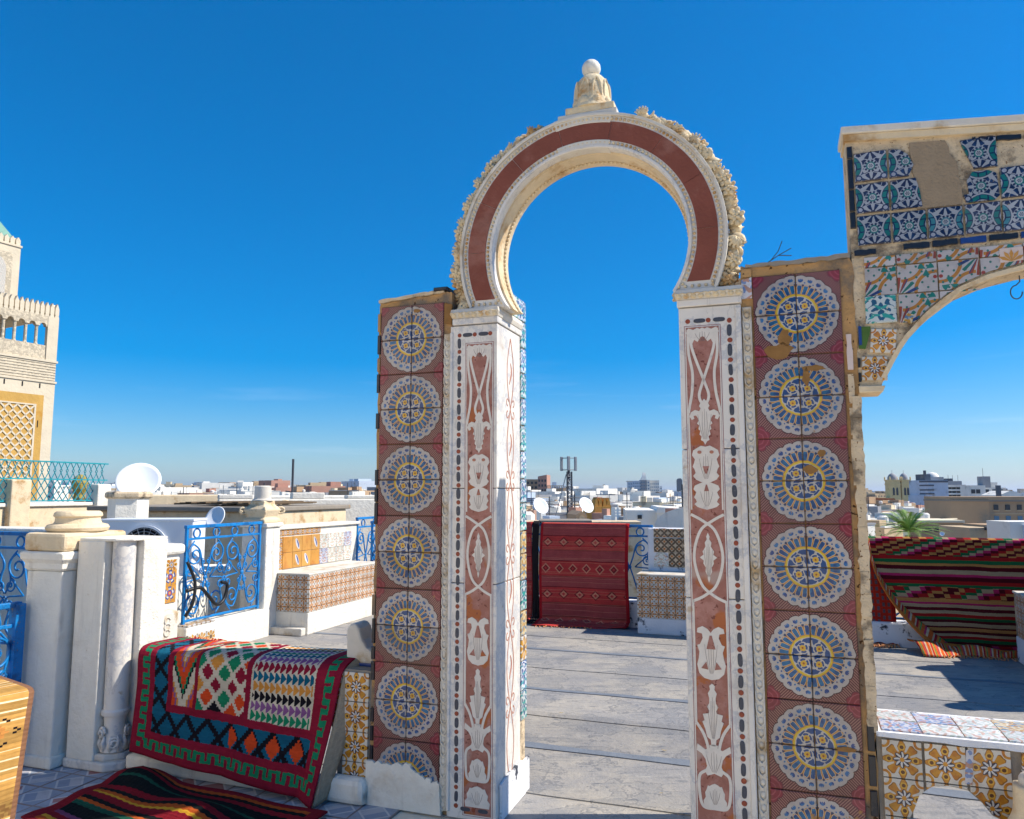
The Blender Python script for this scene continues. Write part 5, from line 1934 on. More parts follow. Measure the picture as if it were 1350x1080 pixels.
def iron_panel(t, x0, x1, z0, z1, mat='blue_paint', dense=True, th=0.009):
    w, h = x1 - x0, z1 - z0
    cx, cz = (x0 + x1) / 2, (z0 + z1) / 2
    MB().box(x0 - 0.02, x1 + 0.02, -0.02, 0.02, z1 - 0.02, z1 + 0.012).obj('top_rail', mat, t, bevel=0.004)
    for zz in (z1 - 0.125, z0 + 0.03):
        MB().box(x0, x1, -0.011, 0.011, zz - 0.011, zz + 0.011).obj('rail', mat, t, bevel=0.003)
    for xx in (x0, x1):
        MB().box(xx - 0.014, xx + 0.014, -0.014, 0.014, z0, z1 - 0.02).obj('stile', mat, t, bevel=0.003)
    nring = max(2, int(w / 0.26))
    for k in range(nring):
        xx = x0 + (k + 0.5) * w / nring
        MB().tube([(xx + 0.046 * cos(a), 0, z1 - 0.072 + 0.046 * sin(a)) for a in [2 * pi * i / 18 for i in range(19)]], th, 6).obj('ring', mat, t, smooth='all')
    zt, zb = z1 - 0.136, z0 + 0.042
    hh = zt - zb
    nc = max(1, round(w / 0.56))
    cw = w / nc
    for c in range(nc):
        xc = x0 + (c + 0.5) * cw
        zc = (zt + zb) / 2
        # big opposed scrolls springing from the centre
        for sx in (-1, 1):
            for sz in (-1, 1):
                r = min(cw * 0.20, hh * 0.17)
                sp = spiral(xc + sx * (cw * 0.27), zc + sz * (hh * 0.30), r, 1.55, -sx * 0.2 + (pi / 2 if sz > 0 else -pi / 2) , -sx * sz)
                stem = smooth_path([(xc + sx * 0.01, 0.0, zc + sz * 0.02), (xc + sx * cw * 0.08, 0.0, zc + sz * hh * 0.16), (xc + sx * cw * 0.16, 0.0, zc + sz * hh * 0.36), sp[0]], 5)
                MB().tube(stem[:-1] + sp, th, 6).obj('scroll', mat, t, smooth='all')
                sp2 = spiral(xc + sx * (cw * 0.40), zc + sz * (hh * 0.10), r * 0.55, 1.5, pi / 2 + (0 if sx > 0 else 0), sx * sz)
                MB().tube([(xc + sx * cw * 0.12, 0, zc)] + sp2, th * 0.85, 6).obj('scroll', mat, t, smooth='all')
                arc = smooth_path([(xc + sx * cw * 0.49, 0.0, zc + sz * 0.01), (xc + sx * cw * 0.40, 0.0, zc + sz * hh * 0.16), (xc + sx * cw * 0.455, 0.0, zc + sz * hh * 0.34), (xc + sx * cw * 0.30, 0.0, zc + sz * hh * 0.485)], 6)
                MB().tube(arc, th * 0.85, 6).obj('scroll_arc', mat, t, smooth='all')
        MB().sphere((xc, 0, zc), 0.026, 10, 7, (1, 0.6, 1)).obj('boss', mat, t, smooth='all')
        if dense:
            for sx in (-1, 1):
                for sz in (-1, 1):
                    MB().tube(spiral(xc + sx * 0.045, zc + sz * 0.075, 0.036, 1.5, -sz * pi / 2, sx), th * 0.75, 5).obj('scroll', mat, t, smooth='all')
                    MB().tube(spiral(xc + sx * 0.035, zc + sz * 0.165, 0.028, 1.4, sz * pi / 2, -sx), th * 0.75, 5).obj('scroll', mat, t, smooth='all')


# gate at the left edge (runs back from the viewer)
gate = thing('blue_gate', 'bright blue scrolled iron gate against the white pillar, left edge', 'gate', G(-2.455, -1.25, 0.04), -TH + pi / 2)
iron_panel(gate, 0.0, 0.98, 0.0, 0.90)
MB().box(0.955, 1.02, -0.03, 0.03, -0.04, 0.90).obj('gate_post', 'blue_paint', gate, bevel=0.004)
for xx in (0.80, 0.88):
    MB().box(xx - 0.008, xx + 0.008, -0.008, 0.008, 0.0, 0.72).obj('bar', 'blue_paint', gate)
MB().lathe([(0.012, 0), (0.03, 0.02), (0.012, 0.05), (0.022, 0.075), (0.026, 0.095), (0.014, 0.115), (0.016, 0.13), (0.002, 0.15)], 12, 0.70, -0.03, 0.33).obj('finial', 'blue_paint', gate, smooth='all')
# scrolled railing beyond the pillar, seen at the far left
r2 = thing('blue_railing', 'blue scroll railing glimpsed behind the white pillar at far left', 'railing', G(-5.6, 1.15, 0.30), -TH)
iron_panel(r2, 0.0, 1.75, 0.0, 0.95, dense=False)
wl = gthing('parapet_wall', 'white parapet behind the blue railing at the far left', 'wall', -6.0, 1.35, 0.0)
MB().box(0.0, 2.0, 0.0, 0.25, -3.0, 1.28).obj('wall_body', 'whitewash', wl, bevel=0.02)
# roof surface beyond the left edge
lroof = MB().box(-12.0, -3.74, -6.0, 3.0, -3.5, -0.6).obj('neighbour_roof', 'membrane', loc=G(0, 0, 0), rot=(0, 0, -TH))
struct(lroof)

M['city_window_0'] = simple('window_glass', '#2b3038', 0.3, 0.3, 0.3, 2.0, 0.001, 0.5)
# ================================================================ LEFT SIDE OF THE TERRACE (runs back along u = -3.7)
def side_thing(name, label, cat, v0, u=-3.7, z=0.0):
    """local x runs back along v, local -y faces the terrace"""
    return thing(name, label, cat, G(u, v0, z), -TH + pi / 2)


tp = side_thing('tiled_pillar', 'stubby whitewashed pillar with flower tile panel, before the blue railing', 'pillar', 1.80)
MB().box(0.0, 0.58, 0.0, 0.34, -0.6, 1.06).obj('pillar_body', 'whitewash', tp, bevel=0.035)
MB().box(-0.03, 0.60, -0.04, 0.37, 1.0, 1.10).obj('pillar_top', 'whitewash', tp, bevel=0.03)
fpm = tile_mesh(0.155, 0.15, 'flower_panel')
for c in range(3):
    for r in range(3):
        if r == 2:
            MB().slab(-0.078, 0.078, -0.007, 0.007, -0.05, 0.05, 0.003).obj('painted_tile', 'yellow_flower', tp, loc=(0.13 + 0.158 * c, -0.004, 0.905))
        else:
            place('painted_tile', fpm, tp, (0.13 + 0.158 * c, -0.004, 0.625 + 0.153 * r), (0, pi / 2 * RND.randrange(4), 0))
# carved stone leaning before it
cs = side_thing('carved_stone_block', 'small carved pinkish stone block below the flower tile panel', 'stone', 1.82, -3.64, 0.0)
MB().box(0.0, 0.40, -0.10, 0.03, 0.22, 0.50).obj('stone_body', 'marble_cap', cs, bevel=0.03)
MB().box(-0.02, 0.44, -0.14, 0.03, 0.0, 0.22).obj('stone_bed', 'plaster_edge', cs, bevel=0.02)
for k in range(3):
    MB().tube([(0.25 + 0.035 * cos(a), -0.102, 0.36 + 0.06 * (k - 1) * 0.9 + 0.03 * sin(a)) for a in [2 * pi * i / 12 for i in range(13)]], 0.008, 5).obj('carved_ring', 'marble_cap', cs, smooth='all')

curb = side_thing('white_curb', 'white curb under the blue railing on the left', 'curb', 2.38)
MB().box(0.0, 1.28, -0.10, 0.12, -0.5, 0.30).obj('curb_body', 'whitewash', curb, bevel=0.02)
sm = tile_mesh(0.123, 0.123, 'star_yellow')
for c in range(3):
    place('painted_tile', sm, curb, (0.075 + 0.127 * c, -0.107, 0.16), (0, 0, 0))
    place('painted_tile', sm, curb, (0.075 + 0.127 * c, -0.04, 0.305), (pi / 2, 0, 0))

rail = side_thing('blue_railing', 'ornate blue wrought iron railing left of the archway', 'railing', 2.44, -3.7, 0.31)
iron_panel(rail, 0.0, 1.12, 0.0, 0.95)
# black hose looped on the railing
hose = side_thing('black_hose', 'black hose looped through the blue railing', 'hose', 2.40, -3.66, 0.30)
MB().tube(smooth_path([(0.0, -0.02, 0.62), (0.08, -0.05, 0.42), (0.05, -0.06, 0.22), (0.0, -0.02, 0.10)], 6), 0.016, 7).obj('hose_loop', 'black_rubber', hose, smooth='all')
MB().tube(smooth_path([(0.0, -0.02, 0.34), (0.14, -0.06, 0.36), (0.26, -0.05, 0.28), (0.40, -0.05, 0.16), (0.52, -0.04, 0.2), (0.56, -0.04, 0.34), (0.46, -0.05, 0.38)], 6), 0.018, 7).obj('hose_loop', 'black_rubber', hose, smooth='all')

pp = side_thing('corner_pillar', 'white pillar topped by an upturned stone capital and round drum', 'pillar', 3.60)
MB().box(0.0, 0.26, -0.06, 0.28, -0.5, 1.20).obj('pillar_body', 'whitewash', pp, bevel=0.02)
MB().box(-0.02, 0.29, -0.08, 0.30, 1.20, 1.25).obj('pillar_top', 'whitewash', pp, bevel=0.015)
capo = MB().loft([[(0.135 + a * sx, 0.11 + a * sy, z) for sx, sy in ((-1, -1), (1, -1), (1, 1), (-1, 1))] for a, z in ((0.15, 1.25), (0.15, 1.29), (0.12, 1.31), (0.155, 1.40), (0.10, 1.46), (0.10, 1.50))]).obj('stone_capital', 'old_stone', pp, bevel=0.012)
for sx, sy in ((-1, -1), (1, -1), (1, 1), (-1, 1)):
    MB().tube([(0.135 + sx * (0.15 + 0.0), 0.11 + sy * 0.15, 1.375 + 0.0)] + [(0.135 + sx * (0.145 + 0.03 * cos(a)), 0.11 + sy * (0.145 + 0.03 * cos(a)), 1.39 + 0.035 * sin(a)) for a in [2 * pi * i / 10 for i in range(11)]], 0.014, 6).obj('volute', 'old_stone', capo, smooth='all')
MB().lathe([(0.118, 1.50), (0.118, 1.515), (0.096, 1.525), (0.096, 1.665), (0.085, 1.675)], 24, 0.135, 0.11).obj('stone_drum', 'marble_cap', pp, smooth=True)

par = side_thing('tiled_parapet', 'white parapet with patchwork of amber and pastel tiles behind the bench', 'wall', 3.86)
MB().box(0.0, 1.80, 0.0, 0.25, -0.5, 1.16).obj('wall_body', 'whitewash', par, bevel=0.02)
MB().box(0.0, 1.83, -0.03, 0.28, 1.16, 1.20).obj('coping', 'whitewash', par, bevel=0.012)
am = {k: tile_mesh(0.186, 0.186, k) for k in ('amber_tile', 'blue_sprig', 'mosaic_pastel')}
am['mosaic_floral'] = tile_mesh(0.186, 0.186, 'mosaic_floral')
for r in range(2):
    for c in range(8):
        if c < 4:
            kd = 'amber_tile' if (c + r) % 3 == 0 or c == 0 else 'blue_sprig'
        else:
            kd = 'mosaic_pastel' if (c + r) % 4 else 'mosaic_floral'
        place('painted_tile', am[kd], par, (0.215 + 0.19 * c, -0.005, 0.79 + 0.19 * r), (0, jit(0.01), 0))
bm_ = tile_mesh(0.095, 0.09, 'yellow_flower')
for k in range(4):
    place('border_tile', bm_, par, (0.062, -0.005, 0.745 + 0.095 * k))
for k in range(9):
    place('border_tile', bm_, par, (0.062 + 0.098 * k, -0.005, 1.122), None, (1, 1, 0.7))

stm = tile_mesh(0.1005, 0.1005, star_tile(0.1005, '#ba771f', 'bench_star_tile'), 0.01, 0.002)


def bench(t, L, W, zb, zt, nrow, front=True, ends=True, base='whitewash'):
    """tiled bench: local x along the front, -y the front"""
    MB().box(0.0, L, 0.0, W, 0.0, zb).obj('bench_base', base, t, bevel=0.012)
    MB().box(0.008, L - 0.008, 0.008, W, zb, zt - 0.02).obj('bench_body', 'plaster_edge', t)
    MB().box(-0.006, L, -0.006, W, zt - 0.02, zt).obj('bench_top', 'marble_cap', t, bevel=0.006)
    hz = (zt - 0.022 - zb) / nrow
    s = hz / 0.102
    nx = int((L - 0.01) / hz)
    for r in range(nrow):
        z_ = zb + (r + 0.5) * hz
        for c in range(nx):
            place('bench_tile', stm, t, (0.008 + (c + 0.5) * hz, 0.002, z_), None, (s, 1, s))
        if ends:
            for c in range(int((W - 0.01) / hz)):
                place('bench_tile', stm, t, (0.002, 0.008 + (c + 0.5) * hz, z_), (0, 0, -pi / 2), (s, 1, s))


bl = side_thing('tiled_bench', 'bench faced with orange star tiles, left of the archway', 'bench', 3.82, -3.21)
bench(bl, 1.62, 0.48, 0.25, 0.68, 4)
MB().box(-0.09, 0.0, 0.02, 0.47, 0.0, 0.085).obj('bench_step', 'marble_cap', bl, bevel=0.012)
rail3 = side_thing('blue_railing', 'blue railing with thin bars just left of the left pier', 'railing', 5.66, -3.7, 0.31)
iron_panel(rail3, 0.0, 0.95, 0.0, 0.93, dense=False)

# ================================================================ BACK OF THE TERRACE
bc = gthing('back_curb', 'stained white curb under the rug on the back railing', 'curb', -3.6, 5.64, 0.0)
MB().box(0.0, 3.86, 0.0, 0.2, -0.6, 0.29).obj('curb_body', 'whitewash_worn', bc, bevel=0.02)
rb = gthing('blue_railing', 'blue railing holding the red rug at the back', 'railing', -3.5, 5.72, 0.29)
iron_panel(rb, 0.0, 3.86, 0.0, 0.90, dense=False)


def hung(name, label, mat, u0, u1, v, ztop, seed, toe=0.25, wave=0.02, nu=40, left=None, scale_z=1.0, par=None):
    """rug hung over a rail: from behind the rail, over it, down the front and out over the floor"""
    rr = random.Random(seed)
    t = par or gthing(name, label, 'rug')
    ph = [rr.uniform(0, 6.28) for _ in range(4)]

    def pos(s, tt):
        d = tt * (ztop + toe + 0.10)
        u = u0 + (u1 - u0) * s
        if d < 0.10:
            a = d / 0.10
            vv, z = v + 0.10 * (1 - a), ztop + 0.018 * sin(pi * a / 2) - 0.04 * (1 - a)
        elif d < 0.10 + ztop - 0.03:
            q = (d - 0.10) / (ztop - 0.03)
            vv = v - 0.04 - 0.06 * q - wave * q * (sin(s * 8 + ph[0]) + 0.4 * sin(s * 19 + ph[1]))
            z = ztop - (d - 0.10) + 0.004
            u += 0.01 * sin(q * 5 + ph[2])
        else:
            q = (d - 0.10 - ztop + 0.03)
            vv = v - 0.10 - wave * (sin(s * 8 + ph[0]) + 0.4 * sin(s * 19 + ph[1])) - q * (0.75 + 0.25 * sin(s * 3 + ph[3]))
            z = 0.028 * math.exp(-q * 7) + 0.010 + 0.008 * sin(s * 15 + q * 20)
        if left:
            u += left(s, d) * (u1 - u0)
        return Vector((u, vv, z))

    MB().grid(pos, nu, 60).obj('rug_cloth', mat, t, smooth='all', solid=0.010)
    return t, pos


rr_, rpos = hung('red_rug', 'faded red striped rug hanging over the back railing inside the archway', 'rug_red', -1.02, 0.10, 5.66, 1.205, 4, 0.30, 0.022)
rs_, _ = hung('dark_rug', 'narrow red and black rug edge behind the red rug', 'rug_black', -1.13, -1.045, 5.68, 1.215, 6, 0.15, 0.01, 6)
hung('', '', 'rug_red', -1.30, -1.135, 5.68, 1.21, 7, 0.2, 0.01, 8, par=rs_)
for k in range(16):
    p = rpos(0.05 + 0.6 * k / 15, 1.0)
    MB().tube([(p.x, p.y, 0.012), (p.x + jit(0.02), p.y - 0.03, 0.014), (p.x + jit(0.03), p.y - 0.05, 0.006)], 0.005, 4).obj('fringe_strand', 'fringe', rr_)

br = gthing('tiled_bench', 'bench faced with orange star tiles seen through the archway', 'bench', 0.27, 5.17, 0.0)
bench(br, 2.0, 0.43, 0.18, 0.67, 5, base='whitewash_worn')
bp = gthing('tiled_parapet', 'parapet faced with brown interlaced tiles behind the far bench', 'wall', 0.33, 5.60, 0.0)
MB().box(0.0, 2.1, 0.0, 0.22, -0.5, 1.17).obj('wall_body', 'whitewash_worn', bp, bevel=0.02)
itm = tile_mesh(0.168, 0.168, 'interlace')
for r in range(3):
    for c in range(11):
        if r == 0 and c == 0:
            continue
        if r == 2:
            MB().slab(-0.084, 0.084, -0.006, 0.006, -0.05, 0.05, 0.003).obj('painted_tile', 'interlace', bp, loc=(0.16 + 0.171 * c, -0.004, 1.115))
        else:
            place('painted_tile', itm, bp, (0.16 + 0.171 * c, -0.004, 0.80 + 0.171 * r), (0, 0, 0))
MB().prism([(-0.084, -0.08), (0.10, -0.08), (0.10, 0.0), (0.03, 0.085), (-0.03, 0.085), (-0.084, 0.03)], -0.006, 0.006).obj('painted_tile', 'mosaic_pastel', bp, loc=(0.16, -0.004, 0.80))
# barrel vault roof right behind the parapet
vault = gthing('white_vault', 'white vaulted roof behind the far tiled parapet', 'roof', 0.30, 6.4, 0.0)
MB().prism([(0.0, -1.0), (0.0, 1.18)] + [(0.7 - 0.7 * cos(a), 1.18 + 0.26 * sin(a)) for a in [pi * k / 14 for k in range(1, 14)]] + [(1.4, 1.18), (1.4, -1.0)], 0.0, 4.0).obj('vault_shell', 'whitewash', vault)

# rail and kilims on the right
rc = gthing('back_curb', 'white curb behind the big striped kilim', 'curb', 2.45, 5.30, 0.0)
MB().box(0.0, 3.6, 0.0, 0.2, -0.6, 0.25).obj('curb_body', 'whitewash_worn', rc, bevel=0.02)
rl = gthing('blue_railing', 'blue railing over which the big striped kilim hangs', 'railing', 2.5, 5.40, 0.25)
iron_panel(rl, 0.0, 3.4, 0.0, 0.84, dense=False)


def sweep(s, d):
    q = max(0.0, min(1.0, (d - 0.12) / 1.1))
    return 0.30 * q ** 1.9 * (1 - s) ** 1.3


sk, spos = hung('striped_kilim', 'large dark red striped kilim hung over the right back railing', 'rug_stripes', 2.70, 4.75, 5.36, 1.115, 8, 0.10, 0.02, 80, sweep)


# the loose left edge curls forward into the sun and trails over the floor
def edge_strip(s, t):
    p = spos(0.0, min(1.0, 0.07 + t * 0.92))
    w = 0.035 + 0.30 * max(0.0, t - 0.30) ** 1.1
    out = 0.02 + 0.22 * max(0.0, t - 0.15) ** 1.4
    return Vector((p.x + s * w * 0.75 - 0.004, p.y - 0.012 - out * (1 - s) - 0.02 * sin(t * 9) * s, max(0.012, p.z + 0.03 * s * t)))
MB().grid(edge_strip, 8, 60).obj('curled_edge', 'kilim_edge', sk, smooth='all', solid=0.009)


def heap(s, t):
    u = 3.02 + 1.05 * t + 0.10 * s * (1 - t)
    v = 5.16 - 0.22 * s * (1 - 0.55 * t) - 0.09 * (1 - t) ** 2 * s - 0.03 * sin(t * 11)
    z = 0.014 + 0.10 * (1 - s) * (1 - 0.7 * t) + 0.06 * sin(pi * s) * abs(sin(t * 7 + s * 2)) * (1 - 0.3 * t)
    return Vector((u, v, z))
MB().grid(heap, 14, 60).obj('trailing_hem', 'kilim_edge', sk, smooth='all', solid=0.009)
for k in range(40):
    u = 3.18 + 0.95 * k / 39
    v = 4.93 + 0.10 * k / 39 - 0.03 * sin(11 * k / 39)
    MB().tube([(u, v, 0.02), (u + jit(0.02), v - 0.03, 0.02), (u + jit(0.03), v - 0.055, 0.006)], 0.005, 4).obj('fringe_strand', 'fringe', sk)
nr, npos = hung('narrow_red_rug', 'narrow red rug hanging at the left of the striped kilim', 'rug_narrow', 2.62, 2.945, 5.43, 1.06, 12, 0.04, 0.008, 16)
for k in range(22):
    p = npos(k / 21, 1.0)
    MB().tube([(p.x, p.y, 0.03), (p.x + jit(0.015), p.y - 0.02, 0.03), (p.x + jit(0.02), p.y - 0.05, 0.008)], 0.008, 4).obj('fringe_strand', 'fringe', nr)

bn = gthing('tiled_bench', 'bench corner with small tiles and whitewashed base at the right edge', 'bench', 3.93, 4.36, 0.0)
bench(bn, 1.2, 0.60, 0.24, 0.66, 4, base='whitewash_worn')
# parapet with two posts, right outside the picture: its shadow lies on the floor
po = thing('side_parapet', 'white parapet with two posts beyond the right edge', 'wall', G(4.42, 3.45, 0.0), -TH + pi / 2)
MB().box(0.08, 1.36, -0.1, 0.1, 0.0, 1.30).obj('wall_body', 'whitewash', po, bevel=0.02)
for xx in (0.06, 1.36):
    MB().box(xx - 0.11, xx + 0.11, -0.13, 0.13, 0.0, 1.34).obj('post', 'whitewash', po, bevel=0.02)
    MB().sphere((xx, 0, 1.44), 0.11, 14, 10).obj('post_ball', 'whitewash', po, smooth='all')
MB().box(1.5, 3.6, -0.1, 0.1, 0.0, 1.0).obj('wall_body', 'whitewash', po, bevel=0.02)

# unseen white house added on the viewer's left to bounce sunlight into the shade
bounce_t = thing('bounce_house', 'added white house wall beyond the left edge, bounces sunlight', 'building', (-4.3, -6.0, 0.0), 0.0)
MB().box(-3.0, 0.0, 0.0, 9.6, -3.0, 4.6).obj('walls', 'whitewash', bounce_t, bevel=0.02)
MB().box(-3.05, 0.06, -0.06, 9.66, 4.6, 4.75).obj('coping', 'whitewash', bounce_t, bevel=0.02)
MB().box(-0.05, 0.02, 2.0, 3.0, 0.0, 2.1).obj('door', 'blue_paint', bounce_t)
for y_ in (4.5, 7.0):
    MB().box(-0.05, 0.02, y_, y_ + 0.9, 1.0, 2.2).obj('window', 'city_window_0', bounce_t)

M['dry_leaf'] = simple('dry_leaf', '#a8946c', 0.9, 0.3)
# pebble-like litter on the terrace floor
for u, v, s, lb_ in ((0.30, 1.86, 0.014, 'small dry leaf on the terrace floor beside the left pier'), (1.12, 1.30, 0.015, 'small dry leaf on the terrace floor beside the right pier'), (1.2, 0.62, 0.009, 'tiny dry leaf on the terrace floor, nearest the viewer')):
    p = gthing('dry_leaf', lb_, 'leaf', u, v, 0.0)
    MB().grid(lambda a, b_: Vector(((a - 0.5) * 2.4 * s, (b_ - 0.5) * s * (1 - 0.8 * abs(a - 0.5) * 2), 0.008 + 0.3 * s * (a - 0.5) ** 2 * 4)), 6, 3).obj('blade', 'dry_leaf', p, smooth='all', solid=0.001)

# ================================================================ NEIGHBOURING ROOF ON THE LEFT
ac = thing('air_conditioner', 'white air conditioner box on the neighbouring roof', 'air conditioner', at(130, 760, 8.0), radians(2))
MB().box(0.0, 0.95, 0.0, 0.36, 0.0, 0.58).obj('casing', 'ac_white', ac, bevel=0.012)
MB().box(-0.008, 0.958, -0.008, 0.37, 0.565, 0.592).obj('lid', 'ac_white', ac, bevel=0.006)
MB().lathe([(0.26, 0.0), (0.26, -0.02), (0.235, -0.02), (0.235, 0.0)], 32).obj('fan_ring', 'ac_white', ac, loc=(0.45, -0.001, 0.27), rot=(-pi / 2, 0, 0))
MB().prism([(0.45 + 0.24 * cos(2 * pi * k / 28), 0.27 + 0.24 * sin(2 * pi * k / 28)) for k in range(28)], -0.004, 0.004).obj('fan_opening', 'void', ac)
for k in range(1, 8):
    r = 0.032 * k
    MB().tube([(0.45 + r * cos(a), -0.014, 0.27 + r * sin(a)) for a in [2 * pi * i / 30 for i in range(31)]], 0.0035, 4).obj('grille_ring', 'grey_metal', ac)
for k in range(10):
    a = pi * k / 10
    MB().tube([(0.45 - 0.24 * cos(a), -0.018, 0.27 - 0.24 * sin(a)), (0.45 + 0.24 * cos(a), -0.018, 0.27 + 0.24 * sin(a))], 0.003, 4).obj('grille_bar', 'grey_metal', ac)
acr = thing('roof_block', 'low white roof block under the air conditioner', 'building', at(90, 760, 7.9), 0.0)
MB().box(-1.5, 1.15, 0.0, 1.4, -3.0, -0.005).obj('block_body', 'whitewash', acr, bevel=0.02)

hx = at(168, 690, 9.6)
hc = thing('hexagonal_chimney', 'white six-sided chimney in front of the satellite dish', 'chimney', (hx.x, hx.y, 0.0), 0.35)
MB().lathe([(0.235, -1.0), (0.235, 1.52)], 6).obj('chimney_shaft', 'whitewash', hc)
MB().lathe([(0.25, 1.52), (0.275, 1.54), (0.275, 1.585), (0.26, 1.60), (0.24, 1.61)], 6).obj('chimney_cap', 'plaster_edge', hc, bevel=0.006)


def dish(label, px, py, Y, r, yaw, tilt, pole_z, group=None):
    c = at(px, py, Y)
    t = thing('satellite_dish', label, 'satellite dish', (c.x, c.y, pole_z), 0.0, group)
    rot = Matrix.Rotation(yaw, 4, 'Z') @ Matrix.Rotation(pi / 2 - tilt, 4, 'X')
    n, m = 28, 7
    mb = MB()
    rings = []
    for i in range(m + 1):
        q = max(0.02, i / m)
        rings.append([(r * q * cos(2 * pi * k / n), r * q * 1.08 * sin(2 * pi * k / n), 0.22 * r * q * q) for k in range(n)])
    mb.loft(rings, caps=False)
    mb.f.append(tuple(range(n)))
    o = mb.obj('reflector', 'dish_white', t, smooth='all', solid=0.012)
    o.matrix_local = Matrix.Translation((0, 0, c.z - pole_z)) @ rot
    arm = MB().tube([(0, -r * 1.0, 0.2 * r), (0, -r * 0.55, r * 0.7), (0, -r * 0.10, r * 0.95)], r * 0.04, 6).obj('feed_arm', 'grey_metal', t)
    arm.matrix_local = o.matrix_local
    for s in (-1, 1):
        a2 = MB().tube([(s * r * 0.75, r * 0.6, 0.2 * r), (0, -r * 0.10, r * 0.95)], r * 0.02, 5).obj('stay', 'grey_metal', t)
        a2.matrix_local = o.matrix_local
    f = MB().lathe([(r * 0.08, 0), (r * 0.11, r * 0.06), (r * 0.09, r * 0.2)], 12, 0, -r * 0.10, r * 0.9).obj('feed_horn', 'dark_metal', t)
    f.matrix_local = o.matrix_local
    MB().tube([(0, 0.12 * r, 0), (0, 0.12 * r, c.z - pole_z)], max(0.02, r * 0.05), 8).obj('mast', 'grey_metal', t)
    return t


dish('large white satellite dish behind the hexagonal chimney', 183, 637, 11.0, 0.30, radians(20), radians(38), -1.0)
dish('grey satellite dish behind the ornate blue railing', 285, 683, 12.5, 0.175, radians(-15), radians(25), -1.0)
dish('weathered satellite dish nearer the left pier, seen through the archway', 712, 668, 30.0, 0.33, radians(30), radians(30), -3.0)
dish('clean white satellite dish right of the mast, seen through the archway', 772, 667, 32.0, 0.34, radians(30), radians(30), -3.0)
dish('tiny satellite dish above the striped kilim by the palm', 1242, 704, 60.0, 0.17, radians(-30), radians(30), -6.0)

# stone roofs and white parapets beyond the railing
nb = thing('stone_roof', 'rough beige stone roof with dark coping beyond the air conditioner', 'building', at(265, 700, 14.0), -TH)
MB().box(-2.6, 1.2, 0.0, 3.0, -6.0, 0.35).obj('wall_body', 'old_stone', nb, bevel=0.03)
MB().box(-2.7, 1.25, -0.1, 3.1, 0.35, 0.44).obj('coping', 'plaster_grey', nb, bevel=0.02)
for k in range(14):
    MB().box(-0.9 + 0.12 * k, -0.86 + 0.12 * k + 0.1, 0.3, 2.4, 0.47 + 0.012 * (k % 3), 0.50 + 0.012 * (k % 3)).obj('roof_board', 'palm_trunk', nb, rot=(0, 0, jit(0.06)))
wb = thing('white_parapet', 'long white parapet with pierced clay vents, left of the left pier', 'wall', at(300, 690, 16.0), 0.42)
MB().box(-0.2, 5.6, 0.0, 0.4, -8.0, 0.50).obj('wall_body', 'whitewash', wb, bevel=0.03)
for x0, x1, z1 in ((-0.2, 0.5, 0.60), (1.3, 2.0, 0.64), (2.5, 3.2, 0.58), (4.0, 5.2, 0.62)):
    MB().box(x0, x1, 0.02, 0.38, 0.50, z1).obj('merlon', 'whitewash', wb, bevel=0.02)
for xc in (0.55, 0.85, 1.15, 4.0, 4.3, 4.55, 5.2):
    MB().tube([(xc + 0.10 * cos(a), -0.03, 0.36 + 0.10 * sin(a)) for a in [2 * pi * i / 16 for i in range(17)]], 0.03, 6).obj('clay_vent', 'old_stone', wb)
    MB().prism([(xc + 0.09 * cos(2 * pi * i / 14), 0.36 + 0.09 * sin(2 * pi * i / 14)) for i in range(14)], -0.012, 0.004).obj('vent_hole', 'void', wb)
wb2 = thing('white_parapet', 'higher white house wall behind the round stone drum', 'wall', at(330, 655, 20.0), 0.5)
MB().box(-0.5, 5.2, 0.0, 4.0, -10.0, 0.02).obj('wall_body', 'whitewash', wb2, bevel=0.03)
MB().box(-2.6, -0.5, 0.5, 3.0, -10.0, 0.05).obj('wall_body', 'old_stone', wb2, bevel=0.03)
an = thing('roof_aerial', 'thin dark roof aerial left of the archway', 'aerial', at(384, 690, 22.0), 0)
MB().tube([(0, 0, 0), (0, 0, 1.85)], 0.035, 6).obj('mast', 'dark_metal', an)
MB().tube([(-0.2, 0, 0.92), (1.0, 0.2, 0.72)], 0.02, 5).obj('boom', 'dark_metal', an)
for k in range(6):
    MB().tube([(-0.1 + 0.2 * k, -0.25, 0.9 - 0.033 * k), (-0.1 + 0.2 * k, 0.3, 0.9 - 0.033 * k)], 0.012, 4).obj('element', 'dark_metal', an)

# terrace with the teal railing
tt_ = thing('teal_terrace', 'beige terrace house with teal iron railing before the minaret', 'building', at(126, 700, 18.0), -radians(20) + pi / 2)
zt = at(126, 662, 18.0).z - at(126, 700, 18.0).z
MB().box(-9.0, 0.25, 0.0, 6.0, -8.0, zt - 0.08).obj('wall_body', 'old_stone', tt_, bevel=0.03)
MB().box(-9.0, 0.3, -0.05, 6.0, zt - 0.08, zt).obj('coping', 'whitewash', tt_, bevel=0.02)
for x0, x1, zh in ((-0.14, 0.24, 0.42), (-2.25, -1.80, 0.50), (-4.4, -4.0, 0.5)):
    MB().box(x0, x1, -0.16, 0.22, -8.0, zt + zh).obj('gate_post', 'old_stone' if x0 < -1 else 'whitewash', tt_, bevel=0.03)
hr = 0.92
MB().box(-8.0, 0.24, -0.02, 0.02, zt + hr - 0.03, zt + hr).obj('railing_top', 'teal_paint', tt_)
MB().box(-8.0, 0.24, -0.015, 0.015, zt + hr * 0.55, zt + hr * 0.55 + 0.025).obj('railing_mid', 'teal_paint', tt_)
MB().box(-8.0, 0.24, -0.015, 0.015, zt + 0.03, zt + 0.055).obj('railing_bottom', 'teal_paint', tt_)
